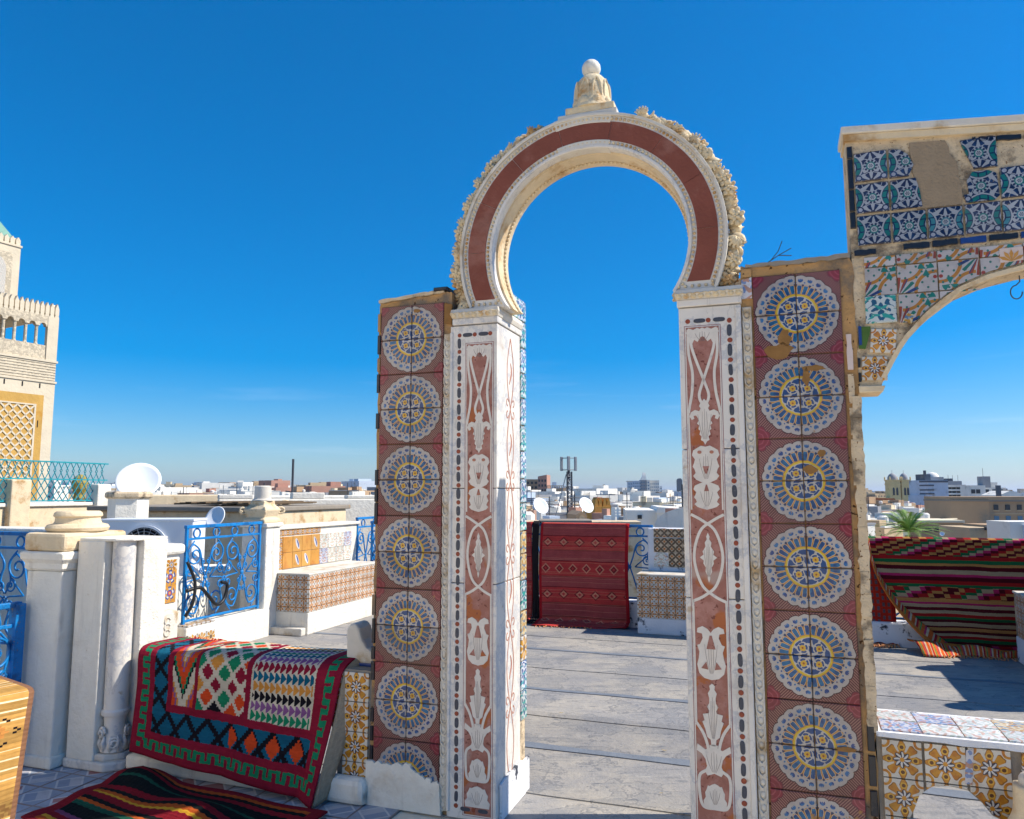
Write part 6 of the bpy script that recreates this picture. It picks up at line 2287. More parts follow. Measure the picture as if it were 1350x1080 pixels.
for k in range(52):
    x = 0.16 - 0.155 * k
    MB().tube([(x - 0.155, 0, zt + 0.04), (x, 0, zt + hr * 0.28), (x - 0.155, 0, zt + hr * 0.55)], 0.013, 4).obj('railing_bar', 'teal_paint', tt_)
    MB().tube([(x, 0, zt + 0.04), (x - 0.155, 0, zt + hr * 0.28), (x, 0, zt + hr * 0.55)], 0.013, 4).obj('railing_bar', 'teal_paint', tt_)
    MB().tube([(x - 0.155, 0, zt + hr * 0.56), (x - 0.05, 0, zt + hr * 0.78), (x - 0.155, 0, zt + hr)], 0.012, 4).obj('railing_bar', 'teal_paint', tt_)
    MB().tube([(x, 0, zt + hr * 0.56), (x - 0.105, 0, zt + hr * 0.78), (x, 0, zt + hr)], 0.012, 4).obj('railing_bar', 'teal_paint', tt_)
M['minaret_ochre_old'] = simple('ochre_old', '#9c8a4a', 0.9, 0.4, 6.0, 20.0, 0.02, 0.15, 'World', '#5f6b3a', 5.0)
fs = thing('stone_finial', 'yellowed rough stone finial behind the teal railing', 'stone', at(104, 662, 20.5), 0.4)
MB().lathe([(0.12, 0), (0.16, 0.1), (0.13, 0.2), (0.19, 0.36), (0.21, 0.52), (0.15, 0.66), (0.05, 0.74)], 9).obj('stone_body', 'minaret_ochre_old', fs, bevel=0.02)

# ================================================================ MINARET
MY = 45.0
A_ = at(69, 560, MY)
ROT = radians(27)
mn_t = thing('minaret', 'square minaret with lattice panel and crenellations at the left edge', 'minaret', (A_.x, MY, 0.0), pi / 2 - ROT)
# local x runs along the visible face (0 at its right end is x = 0, towards the viewer is negative), -y faces right
MW = 6.2
zz_ = lambda py: at(71, py, MY).z
M['minaret_stone'] = simple('minaret_stone', '#cfc2aa', 0.9, 0.2, 1.2, 6.0, 0.02, 0.15, 'World', '#c9b08a', 0.5)
M['minaret_ochre'] = simple('minaret_ochre', '#bb9450', 0.9, 0.3, 1.5, 6.0, 0.02, 0.15, 'World', '#b27f34', 0.7)
M['minaret_mottled'] = simple('minaret_mottled', '#b3a792', 0.9, 0.3, 4.0, 9.0, 0.05, 0.15, 'World', '#cdbfa6', 5.0, (0.48, 0.54))  # darker stone with pale mottling, for the bands and gallery
M['roof_green'] = simple('roof_green', '#6a9484', 0.5, 0.3, 4.0, 9.0, 0.02, 0.3, 'World')
z_mould1, z_mould2 = zz_(478.0), zz_(505.0)
z_gal_b, z_gal_t = zz_(458.0), zz_(430.0)
z_crn_b, z_crn_t = zz_(420.0), zz_(402.0)
MB().box(-MW, 0.0, 0.0, MW, -14.0, z_mould2).obj('tower_shaft', 'minaret_stone', mn_t)
for zc in (z_mould1, z_mould2):
    MB().box(-MW - 0.06, 0.06, -0.06, MW + 0.06, zc - 0.06, zc + 0.06).obj('string_course', 'minaret_stone', mn_t)
MB().box(-MW + 0.02, -0.02, 0.02, MW - 0.02, z_mould2, z_mould1).obj('tower_band', 'minaret_mottled', mn_t)
for k in range(7):
    zc = z_mould2 + 0.12 + (z_mould1 - z_mould2 - 0.2) * k / 6.5
    MB().box(-MW + 0.02, -0.02, -0.01, 0.03, zc, zc + 0.07).obj('band_course', 'minaret_stone', mn_t)
for xx in (-0.9, -1.9, -2.9, -3.9):
    MB().box(xx - 0.04, xx + 0.04, -0.008, 0.1, z_mould2 - 0.42, z_mould2 - 0.14).obj('slit', 'void', mn_t)
# ochre panel and white lattice
z_p1 = zz_(523.0)
MB().box(-MW + 0.62, -0.62, -0.012, 0.1, -6.0, z_p1).obj('ochre_panel', 'minaret_ochre', mn_t)
z_l1 = zz_(537.0)
lx0, lx1 = -MW + 1.25, -1.15
for a, c in (((lx0 - 0.1), lx0), (lx1, lx1 + 0.1)):
    MB().box(a, c, -0.06, 0.0, -5.0, z_l1 + 0.08).obj('lattice_frame', 'minaret_stone', mn_t)
MB().box(lx0, lx1, -0.06, 0.0, z_l1, z_l1 + 0.08).obj('lattice_frame', 'minaret_stone', mn_t)
cw, ch = 0.46, 0.62
ncol = int((lx1 - lx0) / cw)
cw = (lx1 - lx0) / ncol
for k in range(ncol + 1):
    for s in (-1, 1):
        if (k == 0 and s < 0) or (k == ncol and s > 0):
            continue
        pts = []
        n = 170
        for i in range(n):
            z = z_l1 - i * 0.055
            ph = (z_l1 - z) / ch * 2 * pi
            w = (1 - cos(ph)) / 2
            w = w ** 0.8
            pts.append((lx0 + k * cw + s * w * cw * 0.5, z))
        MB().ribbon(pts, 0.085, -0.055, -0.008).obj('lattice_rib', 'minaret_stone', mn_t)
MB().box(-0.92, -0.86, -0.02, 0.0, zz_(565), zz_(556)).obj('slit', 'void', mn_t)
# gallery with little arches, open on every side
MB().box(-MW + 0.05, -0.05, 0.05, MW - 0.05, z_mould1, z_gal_b).obj('gallery_base', 'minaret_mottled', mn_t)
pw, na = 0.62, 8
gx0 = -MW / 2 - na * pw / 2


def gallery_face():
    mb = MB()
    mb.box(-MW + 0.05, gx0, 0.0, 0.3, z_gal_b, z_crn_b)
    mb.box(gx0 + na * pw, -0.05, 0.0, 0.3, z_gal_b, z_crn_b)
    top = z_gal_t + 0.10
    mb.box(gx0, gx0 + na * pw, 0.0, 0.3, top, z_crn_b)
    for k in range(na):
        xc = gx0 + (k + 0.5) * pw
        r = pw * 0.30
        zs = z_gal_t - r * 0.9
        pts = [(xc - pw / 2, top), (xc - pw / 2, zs)] + [(xc - r * cos(a), zs + r * 1.05 * sin(a)) for a in [pi * i / 10 for i in range(11)]] + [(xc + pw / 2, zs), (xc + pw / 2, top)]
        mb.prism(pts, 0.01, 0.29)
        mb.lathe([(0.12, z_gal_b), (0.09, z_gal_b + 0.1), (0.09, zs - 0.1), (0.13, zs)], 8, xc - pw / 2, 0.15)
    return mb


MB().box(-MW / 2 - 1.4, -MW / 2 + 1.0, MW / 2 - 1.4, MW / 2 + 1.4, z_gal_b, z_crn_b - 0.06).obj('gallery_core', 'minaret_mottled', mn_t)
gm = gallery_face().mesh('gallery_wall', 'minaret_mottled')
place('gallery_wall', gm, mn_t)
place('gallery_wall', gm, mn_t, (-MW, MW, 0), (0, 0, pi))
MB().box(-MW + 0.03, -0.03, 0.03, MW - 0.03, z_crn_b - 0.06, z_crn_b).obj('gallery_roof', 'minaret_stone', mn_t)
for a, c in ((-0.66, -0.02), (-MW + 0.02, -MW + 0.66)):
    MB().box(a, c, -0.015, 0.2, z_mould1 + 0.06, z_crn_b).obj('corner_pilaster', 'minaret_stone', mn_t)


def merlons(t, x0, x1, y, n, zb, zt, side, nm='merlon'):
    w = (x1 - x0) / n
    prof = [(-0.40, 0), (-0.40, 0.12), (-0.30, 0.12), (-0.40, 0.22), (-0.40, 0.62), (0.0, 1.0), (0.40, 0.62), (0.40, 0.22), (0.30, 0.12), (0.40, 0.12), (0.40, 0)]
    me = MB().prism([(a * w, b_ * (zt - zb)) for a, b_ in prof], 0.0, 0.22).mesh(nm, 'minaret_stone')
    for k in range(n):
        p = x0 + (k + 0.5) * w
        if side == 'f':
            place(nm, me, t, (p, y, zb))
        else:
            place(nm, me, t, (y, p, zb), (0, 0, -pi / 2))


merlons(mn_t, -MW, 0.0, 0.0, 21, z_crn_b, z_crn_t, 'f')
merlons(mn_t, -MW, 0.0, MW - 0.22, 21, z_crn_b, z_crn_t, 'f')
merlons(mn_t, 0.22, MW - 0.22, -MW, 16, z_crn_b, z_crn_t, 's')
merlons(mn_t, 0.22, MW - 0.22, -0.22, 16, z_crn_b, z_crn_t, 's')
# lantern
lc = (-MW / 2, MW / 2)
lh = 1.48
zl1 = at(22, 332, MY).z
MB().box(lc[0] - lh, lc[0] + lh, lc[1] - lh, lc[1] + lh, z_crn_b - 0.02, zl1).obj('lantern_shaft', 'minaret_stone', mn_t)
MB().box(lc[0] - lh - 0.06, lc[0] + lh + 0.06, lc[1] - lh - 0.06, lc[1] + lh + 0.06, zl1, zl1 + 0.12).obj('string_course', 'minaret_stone', mn_t)
r = 0.72
zb_, zs_ = z_crn_t + 0.35, zl1 - 1.55
MB().prism([(lc[0] - 1.05, zb_ - 0.2), (lc[0] + 1.05, zb_ - 0.2), (lc[0] + 1.05, zl1 - 0.45), (lc[0] - 1.05, zl1 - 0.45)], lc[1] - lh - 0.012, lc[1] - lh + 0.05).obj('lantern_panel', 'minaret_mottled', mn_t)
MB().prism([(lc[0] - r, zb_), (lc[0] + r, zb_), (lc[0] + r, zs_)] + [(lc[0] + r * cos(a), zs_ + r * 1.15 * sin(a)) for a in [pi * i / 14 for i in range(1, 14)]] + [(lc[0] - r, zs_)], lc[1] - lh - 0.03, lc[1] - lh + 0.05).obj('blind_arch', 'mosaic_pastel', mn_t)
merlons(mn_t, lc[0] - lh, lc[0] + lh, lc[1] - lh, 9, zl1 + 0.12, zl1 + 0.62, 'f')
merlons(mn_t, lc[1] - lh, lc[1] + lh, lc[0] - lh, 9, zl1 + 0.12, zl1 + 0.62, 's')
merlons(mn_t, lc[1] - lh + 0.2, lc[1] + lh, lc[0] + lh - 0.22, 9, zl1 + 0.12, zl1 + 0.62, 's')
MB().loft([[(lc[0] + q * sx, lc[1] + q * sy, z) for sx, sy in ((-1, -1), (1, -1), (1, 1), (-1, 1))] for q, z in ((1.35, zl1 + 0.12), (1.35, zl1 + 0.3), (0.03, zl1 + 2.6))]).obj('pyramid_roof', 'roof_green', mn_t)

# ================================================================ THE CITY
CITY = {'white': '#e6e1d6', 'cream': '#ddcfb2', 'tan': '#b09476', 'grey': '#98989a', 'beige': '#c2ab8a', 'pale blue': '#c3ccd6', 'sand': '#cfb07a', 'dark grey': '#5f646c', 'rose': '#b58a78'}
for k, h_ in CITY.items():
    M['city_' + k] = simple('city_' + k.replace(' ', '_'), h_, 0.9, 0.25, 0.35, 2.0, 0.02, 0.15, 'World', '#8f8576', 0.25, (0.56, 0.74))
M['city_window'] = simple('city_window', '#2b3038', 0.3, 0.3, 0.3, 2.0, 0.001, 0.5, 'World')
M['city_shutter'] = simple('city_shutter', '#5c7f96', 0.6, 0.3, 0.3, 2.0, 0.001, 0.3, 'World')
M['tile_roof'] = simple('tile_roof', '#a85f3c', 0.9, 0.35, 0.6, 5.0, 0.05, 0.1, 'World', '#8a4a32', 0.8)
CGZ = -14.0
win_me = MB().box(-0.5, 0.5, -0.06, 0.06, -0.5, 0.5).mesh('window', 'city_window')
win_me2 = MB().box(-0.5, 0.5, -0.06, 0.06, -0.5, 0.5).mesh('window', 'city_shutter')
tank_me = MB().lathe([(0.5, 0), (0.5, 0.9), (0.3, 1.05)], 12).mesh('water_tank', 'city_white')


def house(rr, x, y, w, d, ztop, rz, colr, label, group=None, detail=2, name='house', win=None):
    t = thing(name, label, 'building', (x, y, CGZ), rz, group)
    h = ztop - CGZ
    mat = 'city_' + colr
    pt = 0.25
    ph_ = 0.55
    mb = MB()
    # body with a parapet round a sunk flat roof
    vs = [(-w / 2, 0, 0), (w / 2, 0, 0), (w / 2, d, 0), (-w / 2, d, 0)]
    o = [(-w / 2, 0), (w / 2, 0), (w / 2, d), (-w / 2, d)]
    i_ = [(-w / 2 + pt, pt), (w / 2 - pt, pt), (w / 2 - pt, d - pt), (-w / 2 + pt, d - pt)]
    mb.loft([[(a, b_, 0) for a, b_ in o], [(a, b_, h) for a, b_ in o], [(a, b_, h) for a, b_ in i_], [(a, b_, h - ph_) for a, b_ in i_]])
    mb.obj('walls', mat, t)
    if detail >= 1:
        # roof huts
        for _q in range(1 if rr.random() < 0.5 else 2):
            hw, hd, hh = w * rr.uniform(0.2, 0.45), d * rr.uniform(0.2, 0.4), min(rr.uniform(1.4, 2.8), ph_ + rr.uniform(4, 10) / F_PX * y)
            hx, hy = rr.uniform(-w / 2 + hw / 2 + 0.3, w / 2 - hw / 2 - 0.3), rr.uniform(0.4, max(0.5, d - hd - 0.4))
            MB().box(hx - hw / 2, hx + hw / 2, hy, hy + hd, h - ph_, h + hh - ph_).obj('roof_hut', mat if rr.random() < 0.7 else 'city_white', t)
        if detail >= 2 and rr.random() < 0.6:
            xa, ya = rr.uniform(-w / 3, w / 3), rr.uniform(0.2, 0.7) * d
            MB().tube([(xa, ya, h - ph_), (xa, ya, h + rr.uniform(1.6, 3.0))], 0.04, 4).obj('aerial', 'dark_metal', t)
            for q in range(3):
                MB().tube([(xa - 0.4, ya, h + 1.0 + 0.2 * q), (xa + 0.4, ya, h + 1.0 + 0.2 * q)], 0.025, 4).obj('aerial_bar', 'dark_metal', t)
        if detail >= 2:
            MB().box(-w / 2 - 0.06, w / 2 + 0.06, -0.06, 0.3, h - 0.02, h + 0.12).obj('coping', 'city_' + rr.choice(['white', 'cream', 'grey']), t)
            xa = rr.uniform(-w / 3, w / 3)
            MB().box(xa, xa + 0.5, d * 0.6, d * 0.6 + 0.5, h - ph_, h + 0.9).obj('chimney', 'city_' + rr.choice(['tan', 'white', 'rose']), t)
        if rr.random() < 0.35:
            place('water_tank', tank_me, t, (rr.uniform(-w / 3, w / 3), d * 0.3, h - ph_), None, (1.2, 1.2, 1.3))
    if detail >= 2:
        nw = max(1, int(w / 2.6))
        nrow = 2 if win is None else win
        for r in range(nrow):
            for k in range(nw):
                if rr.random() < 0.25:
                    continue
                place('window', win_me if rr.random() < 0.8 else win_me2, t, (-w / 2 + (k + 0.5) * w / nw, 0.0, h - 1.9 - 3.1 * r), None, (rr.uniform(0.7, 1.1), 1, rr.uniform(1.0, 1.5)))
        nd = max(1, int(d / 3.0))
        for r in range(nrow):
            for k in range(nd):
                if rr.random() < 0.3:
                    continue
                place('window', win_me, t, (w / 2, (k + 0.5) * d / nd, h - 1.9 - 3.1 * r), (0, 0, pi / 2), (0.9, 1, 1.3))
    return t


ZONES = [('left of the archway', 125, 500), ('seen through the archway', 660, 930), ('above the striped kilim at the right', 1090, 1410)]
rr = random.Random(21)
n_house = 0
SKIP = [(1215, 1300, 250, 420), (1165, 1215, 420, 600), (1262, 1420, 20, 140), (818, 885, 500, 900), (685, 750, 380, 700), (1130, 1225, 330, 450), (1205, 1275, 40, 90), (1150, 1245, 20, 56), (740, 800, 24, 80), (822, 915, 30, 50)]
for Y, wmin, wmax, zlo, zhi in ((36, 1.6, 3.2, 0, 0), (48, 2.0, 4.0, 0, 0), (62, 2.6, 5, 0, 0), (80, 3, 6, 0, 0), (102, 4, 7, 0, 0), (130, 4.5, 8, 0, 0), (165, 5, 9, 0, 0), (210, 6, 11, 0, 0), (270, 8, 14, 0, 0), (350, 10, 17, 0, 0), (460, 12, 22, 0, 0)):
    for zn, p0, p1 in ZONES:
        x = (p0 - 675) / F_PX * Y
        x_end = (p1 - 675) / F_PX * Y
        if Y < 60 and zn.startswith('left'):
            continue
        while x < x_end:
            w = rr.uniform(wmin, wmax)
            y = Y * rr.uniform(0.94, 1.08)
            px = 675 + F_PX * (x + w / 2) / y
            x += w * rr.uniform(0.85, 1.15)
            if any(a < px < c and e_ < y < f_ for a, c, e_, f_ in SKIP):
                continue
            colr = rr.choice(['white', 'white', 'white', 'cream', 'tan', 'grey', 'beige', 'pale blue', 'white', 'rose' if Y > 150 else 'beige'])
            if zn.startswith('above') and Y < 130:
                colr = rr.choice(['tan', 'beige', 'beige', 'white', 'tan', 'grey'])
            band_ = 'nearest' if Y < 70 else ('middle distance' if Y < 210 else 'far')
            ctr = {36: 46, 48: 40, 62: 34, 80: 29, 102: 25, 130: 20, 165: 16, 210: 12, 270: 8, 350: 4, 460: 0}[Y]
            lo_, hi_ = ctr - 3, ctr + 3
            if zn.startswith('left') and Y > 90:
                lo_, hi_ = (lo_ - 13, hi_ - 7) if Y > 200 else (lo_ - 9, hi_ - 5)
            elif zn.startswith('seen') and Y > 200:
                lo_, hi_ = lo_ - 2, hi_ + 2
            if zn.startswith('above'):
                lo_, hi_ = lo_ + 9, hi_ + 11
            zt_ = 1.6 - rr.uniform(lo_, hi_) / F_PX * y
            house(rr, x - w / 2, y, w * 0.98, w * rr.uniform(0.8, 1.4), zt_, radians(rr.choice((rr.uniform(-32, -14), rr.uniform(22, 52), rr.uniform(22, 52)))), colr,
                  '%s %s house %s' % (band_, colr, zn), '%s %s houses %s' % (band_, colr, zn), 2 if Y < 240 else 1)
            n_house += 1

# the far city that reads as one mass
def far_mat(k):
    b = Mat('far_' + k.replace(' ', '_'))
    x, y, z = b.xyz('World')
    s = (x + y * 0.6) / 3.4
    f = z / 3.3
    win = ((s.frac() - 0.5).abs() < 0.22) & ((f.frac() - 0.5).abs() < 0.24) & (b.white(s.floor(), f.floor()) > 0.35)
    g = b.n('ShaderNodeNewGeometry')
    sp = b.n('ShaderNodeSeparateXYZ')
    b.nt.links.new(g.outputs['Normal'], sp.inputs[0])
    wall_ = S(b, sp.outputs[2]) < 0.5
    tone = b.white((x / 14.0).floor(), (y / 20.0).floor(), 1.0) * 0.4 + 0.7
    col = b.mul(rgb(CITY[k]), tone)
    col = b.mix((win & wall_) * 0.8, col, rgb('#3f454e'))
    return b.out(col, 0.9, None, 0.01, 0.1)


mb = MB()
fm = {}
for Y in (560, 640, 740, 860, 1000, 1160, 1350, 1600, 2000, 2500, 3200, 4200):
    x = -0.72 * Y
    while x < 0.76 * Y:
        w = rr.uniform(0.006, 0.019) * Y
        h = rr.uniform(-6, 2) if rr.random() < 0.93 else rr.uniform(2, 8)
        if Y > 2000:
            h = rr.uniform(-4, 6) if rr.random() < 0.93 else rr.uniform(8, 22)
        pxx = 675 + F_PX * x / Y
        if pxx < 560:
            h += Y * rr.uniform(0.002, 0.011)
        elif pxx < 930:
            h += Y * rr.uniform(-0.002, 0.003)
        k = rr.choice(['white', 'white', 'white', 'cream', 'grey', 'beige', 'tan', 'pale blue'])
        b_ = fm.setdefault(k, MB())
        y = Y * rr.uniform(0.95, 1.06)
        a = -radians(rr.uniform(-28, 34))
        d = rr.uniform(10, 20)
        pts = [(-w / 2, 0), (w / 2, 0), (w / 2, d), (-w / 2, d)]
        pts = [(x + px_ * cos(a) - py_ * sin(a), y + px_ * sin(a) + py_ * cos(a)) for px_, py_ in pts]
        b_.prism_z(pts, CGZ, h)
        if rr.random() < 0.4:
            pts2 = [(-w / 5, 2), (w / 5, 2), (w / 5, d * 0.6), (-w / 5, d * 0.6)]
            pts2 = [(x + px_ * cos(a) - py_ * sin(a), y + px_ * sin(a) + py_ * cos(a)) for px_, py_ in pts2]
            b_.prism_z(pts2, h, h + rr.uniform(2, 4))
        x += w * rr.uniform(0.9, 1.5)
for k, b_ in fm.items():
    stuff(b_.obj('far_city', far_mat(k)))

# hills and sea on the horizon
mb = MB()
n = 90
rings = []
for k in range(n + 1):
    x = -16000 + 32000 * k / n
    h = 45 + 50 * abs(sin(k * 0.21)) * abs(sin(k * 0.083 + 0.6)) + 20 * sin(k * 0.9)
    if k > 55:
        h *= max(0.12, 1 - (k - 55) / 14)
    rings.append([(x, 15000, CGZ), (x, 15400, CGZ + h * 0.75), (x, 16200, CGZ + h), (x, 18500, CGZ)])
struct(mb.loft(rings).obj('hills', 'hill', smooth=True))
struct(MB().box(3200, 30000, 7000, 14500, CGZ, CGZ + 1.0).obj('sea', 'sea'))

# ---------------------------------------------------------------- landmarks
def block(t, x0, x1, y0, y1, z0, z1, mat, nm='walls'):
    return MB().box(x0, x1, y0, y1, z0, z1).obj(nm, mat, t)


def tower(name, label, px0, px1, ptop, Y, mat, depth=None, rz=0.0, floors=0, bays=0, winmat=None, cat='building'):
    a, c = at(px0, ptop, Y), at(px1, ptop, Y)
    t = thing(name, label, cat, (a.x, Y, CGZ), rz)
    w, h = c.x - a.x, a.z - CGZ
    d = depth or w
    block(t, 0, w, 0, d, 0, h, mat)
    me = win_me if winmat is None else winmat
    for f in range(floors):
        for k in range(bays):
            place('window', me, t, ((k + 0.5) * w / bays, 0, h - 2.6 - 3.4 * f), None, (w / bays * 0.62, 1, 1.7))
    return t, w, h


t, w, h = tower('office_block', 'tall brown office slab seen beside the left pier', 678, 709, 632, 560, 'city_tan', 14, 0.0, 7, 6)
t, w, h = tower('office_block', 'taller grey-brown office tower with slanted top beside the left pier', 709, 721, 629, 540, 'city_rose', 16, radians(-12), 8, 3)
MB().prism([(0, h), (w, h), (w, h + 1.6), (0, h + 0.4)], 0.02, 15.9).obj('roof_slope', 'city_rose', t)
t, w, h = tower('office_block', 'low brown office block with colonnaded top behind the mast', 721, 742, 644, 520, 'city_tan', 14, 0.0, 3, 8)
for k in range(9):
    block(t, k * w / 9, k * w / 9 + 0.5, 0.1, 0.6, h, h + 1.6, 'city_tan', 'roof_post')
block(t, 0, w, 0, 1.2, h + 1.6, h + 2.0, 'city_tan', 'roof_beam')

# modern glass complex
gc = thing('glass_complex', 'modern grey glass office complex with white peak, through the archway', 'building', (at(828, 630, 700).x, 700, CGZ), radians(-6))
zt = lambda py: at(840, py, 700).z - CGZ
X = lambda px: (px - 828) / F_PX * 700
for i, (a, c, top, mt, y0) in enumerate(((828, 836, 635, 'city_pale blue', 1), (834, 850, 634, 'city_pale blue', 0), (844, 853, 633, 'city_grey', -1.5), (852, 856, 633, 'city_white', -2.5), (855, 868, 635, 'city_white', 0), (866, 872, 641, 'city_pale blue', 2))):
    block(gc, X(a), X(c), y0, 22, 0, zt(top), mt, 'wing')
    n = max(1, int((c - a) / 2.6))
    for f in range(8):
        for k in range(n):
            place('window', win_me2, gc, (X(a) + (k + 0.5) * (X(c) - X(a)) / n, y0, zt(top) - 2.2 - 2.9 * f), None, ((X(c) - X(a)) / n * 0.5, 1, 1.1))
MB().loft([[(X(844), 4, zt(634)), (X(852.5), 4, zt(634)), (X(852.5), 12, zt(634)), (X(844), 12, zt(634))], [(X(847.5), 5, zt(627)), (X(851.5), 5, zt(627)), (X(851.5), 11, zt(627)), (X(847.5), 11, zt(627))], [(X(847.5), 6, zt(623)), (X(851), 6, zt(623)), (X(851), 10, zt(623)), (X(847.5), 10, zt(623))]]).obj('white_peak', 'city_white', gc)
block(gc, X(856), X(868), -0.4, 20, zt(635), zt(633.5), 'city_white', 'roof_edge')
block(gc, X(826.5), X(836), 0.4, 20, zt(635), zt(634), 'city_white', 'roof_edge')

t, w, h = tower('distant_tower', 'distant dark tower block with rounded top beside the right pier', 893.5, 899.5, 634, 1500, 'city_dark grey', 12)
MB().prism([(0, h)] + [(w / 2 - w / 2 * cos(a), h + 5 * sin(a)) for a in [pi * k / 10 for k in range(1, 10)]] + [(w, h)], 0.0, 12.0).obj('rounded_top', 'city_dark grey', t)
for px0, px1, top, nm in ((288, 304, 636, 'beige slab block on the skyline left of the archway'), (376, 389, 640, 'grey slab block on the skyline behind the aerial'), (413, 419, 641, 'thin dark tower on the skyline near the left pier')):
    t, w, h = tower('skyline_block', nm, px0, px1, top, 900, 'city_tan' if px0 < 300 else 'city_grey', 16, radians(-10), 5, 4)

# phone mast
mast = thing('phone_mast', 'grey lattice phone mast with panel antennas, through the archway', 'mast', (at(750, 640, 80).x, 80, CGZ), 0.3)
ztop = at(750, 602, 80).z - CGZ
zmid = at(750, 622, 80).z - CGZ
for sx, sy in ((-0.28, -0.2), (0.28, -0.2), (0, 0.3)):
    MB().tube([(sx, sy, 0), (sx * 0.9, sy * 0.9, zmid)], 0.09, 6).obj('leg', 'dark_metal', mast)
MB().tube([(0, 0, zmid - 1), (0, 0, ztop)], 0.16, 8).obj('pole', 'dark_metal', mast)
k = 0
z = zmid - 7
while z < zmid:
    for (ax, ay), (bx, by) in ((((-0.28, -0.2)), ((0.28, -0.2))), (((0.28, -0.2)), ((0, 0.3))), (((0, 0.3)), ((-0.28, -0.2)))):
        MB().tube([(ax, ay, z), (bx, by, z + 0.5)], 0.05, 4).obj('brace', 'grey_metal', mast)
        MB().tube([(bx, by, z), (ax, ay, z)], 0.05, 4).obj('brace', 'grey_metal', mast)
    z += 0.5
for a in (0.2, 2.3, 4.3):
    cx, cy = 0.85 * cos(a), 0.85 * sin(a)
    MB().box(cx - 0.14, cx + 0.14, cy - 0.10, cy + 0.10, zmid + 0.1, zmid + 1.6).obj('antenna', 'grey_metal', mast, bevel=0.04)
    for zz in (zmid + 0.2, zmid + 1.45):
        MB().tube([(0, 0, zz), (cx, cy, zz)], 0.05, 5).obj('arm', 'grey_metal', mast)
MB().tube([(-0.3, 0, zmid - 0.3), (-1.5, 0, zmid - 4.6), (-0.2, 0, zmid - 4.5)], 0.05, 5).obj('stay', 'grey_metal', mast)

# cathedral with two domed bell towers
cY = 500.0
cz = lambda py: at(1187, py, cY).z - CGZ
cX = lambda px: (px - 1187) / F_PX * cY
cath = thing('cathedral', 'cream cathedral with two domed bell towers on the right', 'cathedral', (at(1187, 640, cY).x, cY, CGZ), 0.0)
M['cath'] = simple('cathedral_stone', '#dec58c', 0.9, 0.25, 0.5, 2.0, 0.02, 0.15, 'World', '#b59a62', 0.4)
for a, c in ((1173.5, 1187), (1189, 1200.5)):
    x0, x1 = cX(a), cX(c)
    w = x1 - x0
    xm = (x0 + x1) / 2
    tw = block(cath, x0, x1, 0, w, 0, cz(634), 'cath', 'bell_tower')
    block(cath, x0 - 0.3, x1 + 0.3, -0.3, w + 0.3, cz(639), cz(637.5), 'cath', 'cornice')
    block(cath, x0 - 0.3, x1 + 0.3, -0.3, w + 0.3, cz(634), cz(632.5), 'cath', 'cornice')
    for k in range(2):
        xc = x0 + w * (0.33 + 0.34 * k)
        MB().prism([(xc - 0.7, cz(653)), (xc + 0.7, cz(653)), (xc + 0.7, cz(645)), (xc + 0.45, cz(643.4)), (xc, cz(642.6)), (xc - 0.45, cz(643.4)), (xc - 0.7, cz(645))], -0.06, 0.2).obj('belfry_window', 'city_window', tw)
    MB().lathe([(w * 0.44, 0), (w * 0.45, (cz(628) - cz(632.5)) * 0.5), (w * 0.36, cz(627) - cz(632.5)), (w * 0.22, cz(625) - cz(632.5)), (w * 0.06, cz(623.8) - cz(632.5)), (0.12, cz(623.5) - cz(632.5)), (0.1, cz(619.5) - cz(632.5))], 18, xm, w / 2, cz(632.5)).obj('dome', 'city_grey', tw, smooth=True)
    for sx in (0, 1):
        for sy in (0, 1):
            MB().lathe([(0.5, 0), (0.5, 1.4), (0.05, 2.2)], 8, x0 + w * sx, w * sy, cz(632.5)).obj('pinnacle', 'cath', tw)
block(cath, cX(1169), cX(1205), 0.6, 24, 0, cz(656), 'cath', 'west_front')
nave = block(cath, cX(1138), cX(1186), 14, 40, 0, cz(661), 'cath', 'nave')
MB().prism([(cX(1136), cz(661)), (cX(1186), cz(661)), (cX(1176), cz(656.5)), (cX(1136), cz(656.5))], 13.5, 40.0).obj('nave_roof', 'tile_roof', cath)
for px in (1159, 1173, 1180):
    place('window', win_me, cath, (cX(px), 13.98, cz(667)), None, (1.2, 1, 2.4))
low = thing('cream_hall', 'low cream hall with small windows below the cathedral', 'building', (at(1160, 660, 330).x, 330, CGZ), 0.0)
lz = lambda py: at(1160, py, 330).z - CGZ
lX = lambda px: (px - 1160) / F_PX * 330
block(low, lX(1138), lX(1196), 0, 10, 0, lz(667), 'city_cream')
block(low, lX(1150), lX(1186), -0.2, 10, lz(667), lz(660), 'city_cream')
for px in (1158, 1172, 1180):
    place('window', win_me, low, (lX(px), -0.2, lz(664.5)), None, (0.8, 1, 1.2))
rf = thing('red_roof_hall', 'long hall with red tiled roof left of the cathedral towers', 'building', (at(1150, 660, 420).x, 420, CGZ), 0.0)
MB().box(-12, 13, 0, 12, 0, at(1150, 661, 420).z - CGZ).obj('walls', 'city_cream', rf)
MB().prism([(-12.4, at(1150, 661, 420).z - CGZ), (13.4, at(1150, 661, 420).z - CGZ), (12, at(1150, 657, 420).z - CGZ), (-12, at(1150, 657, 420).z - CGZ)], -0.5, 12.5).obj('roof', 'tile_roof', rf)

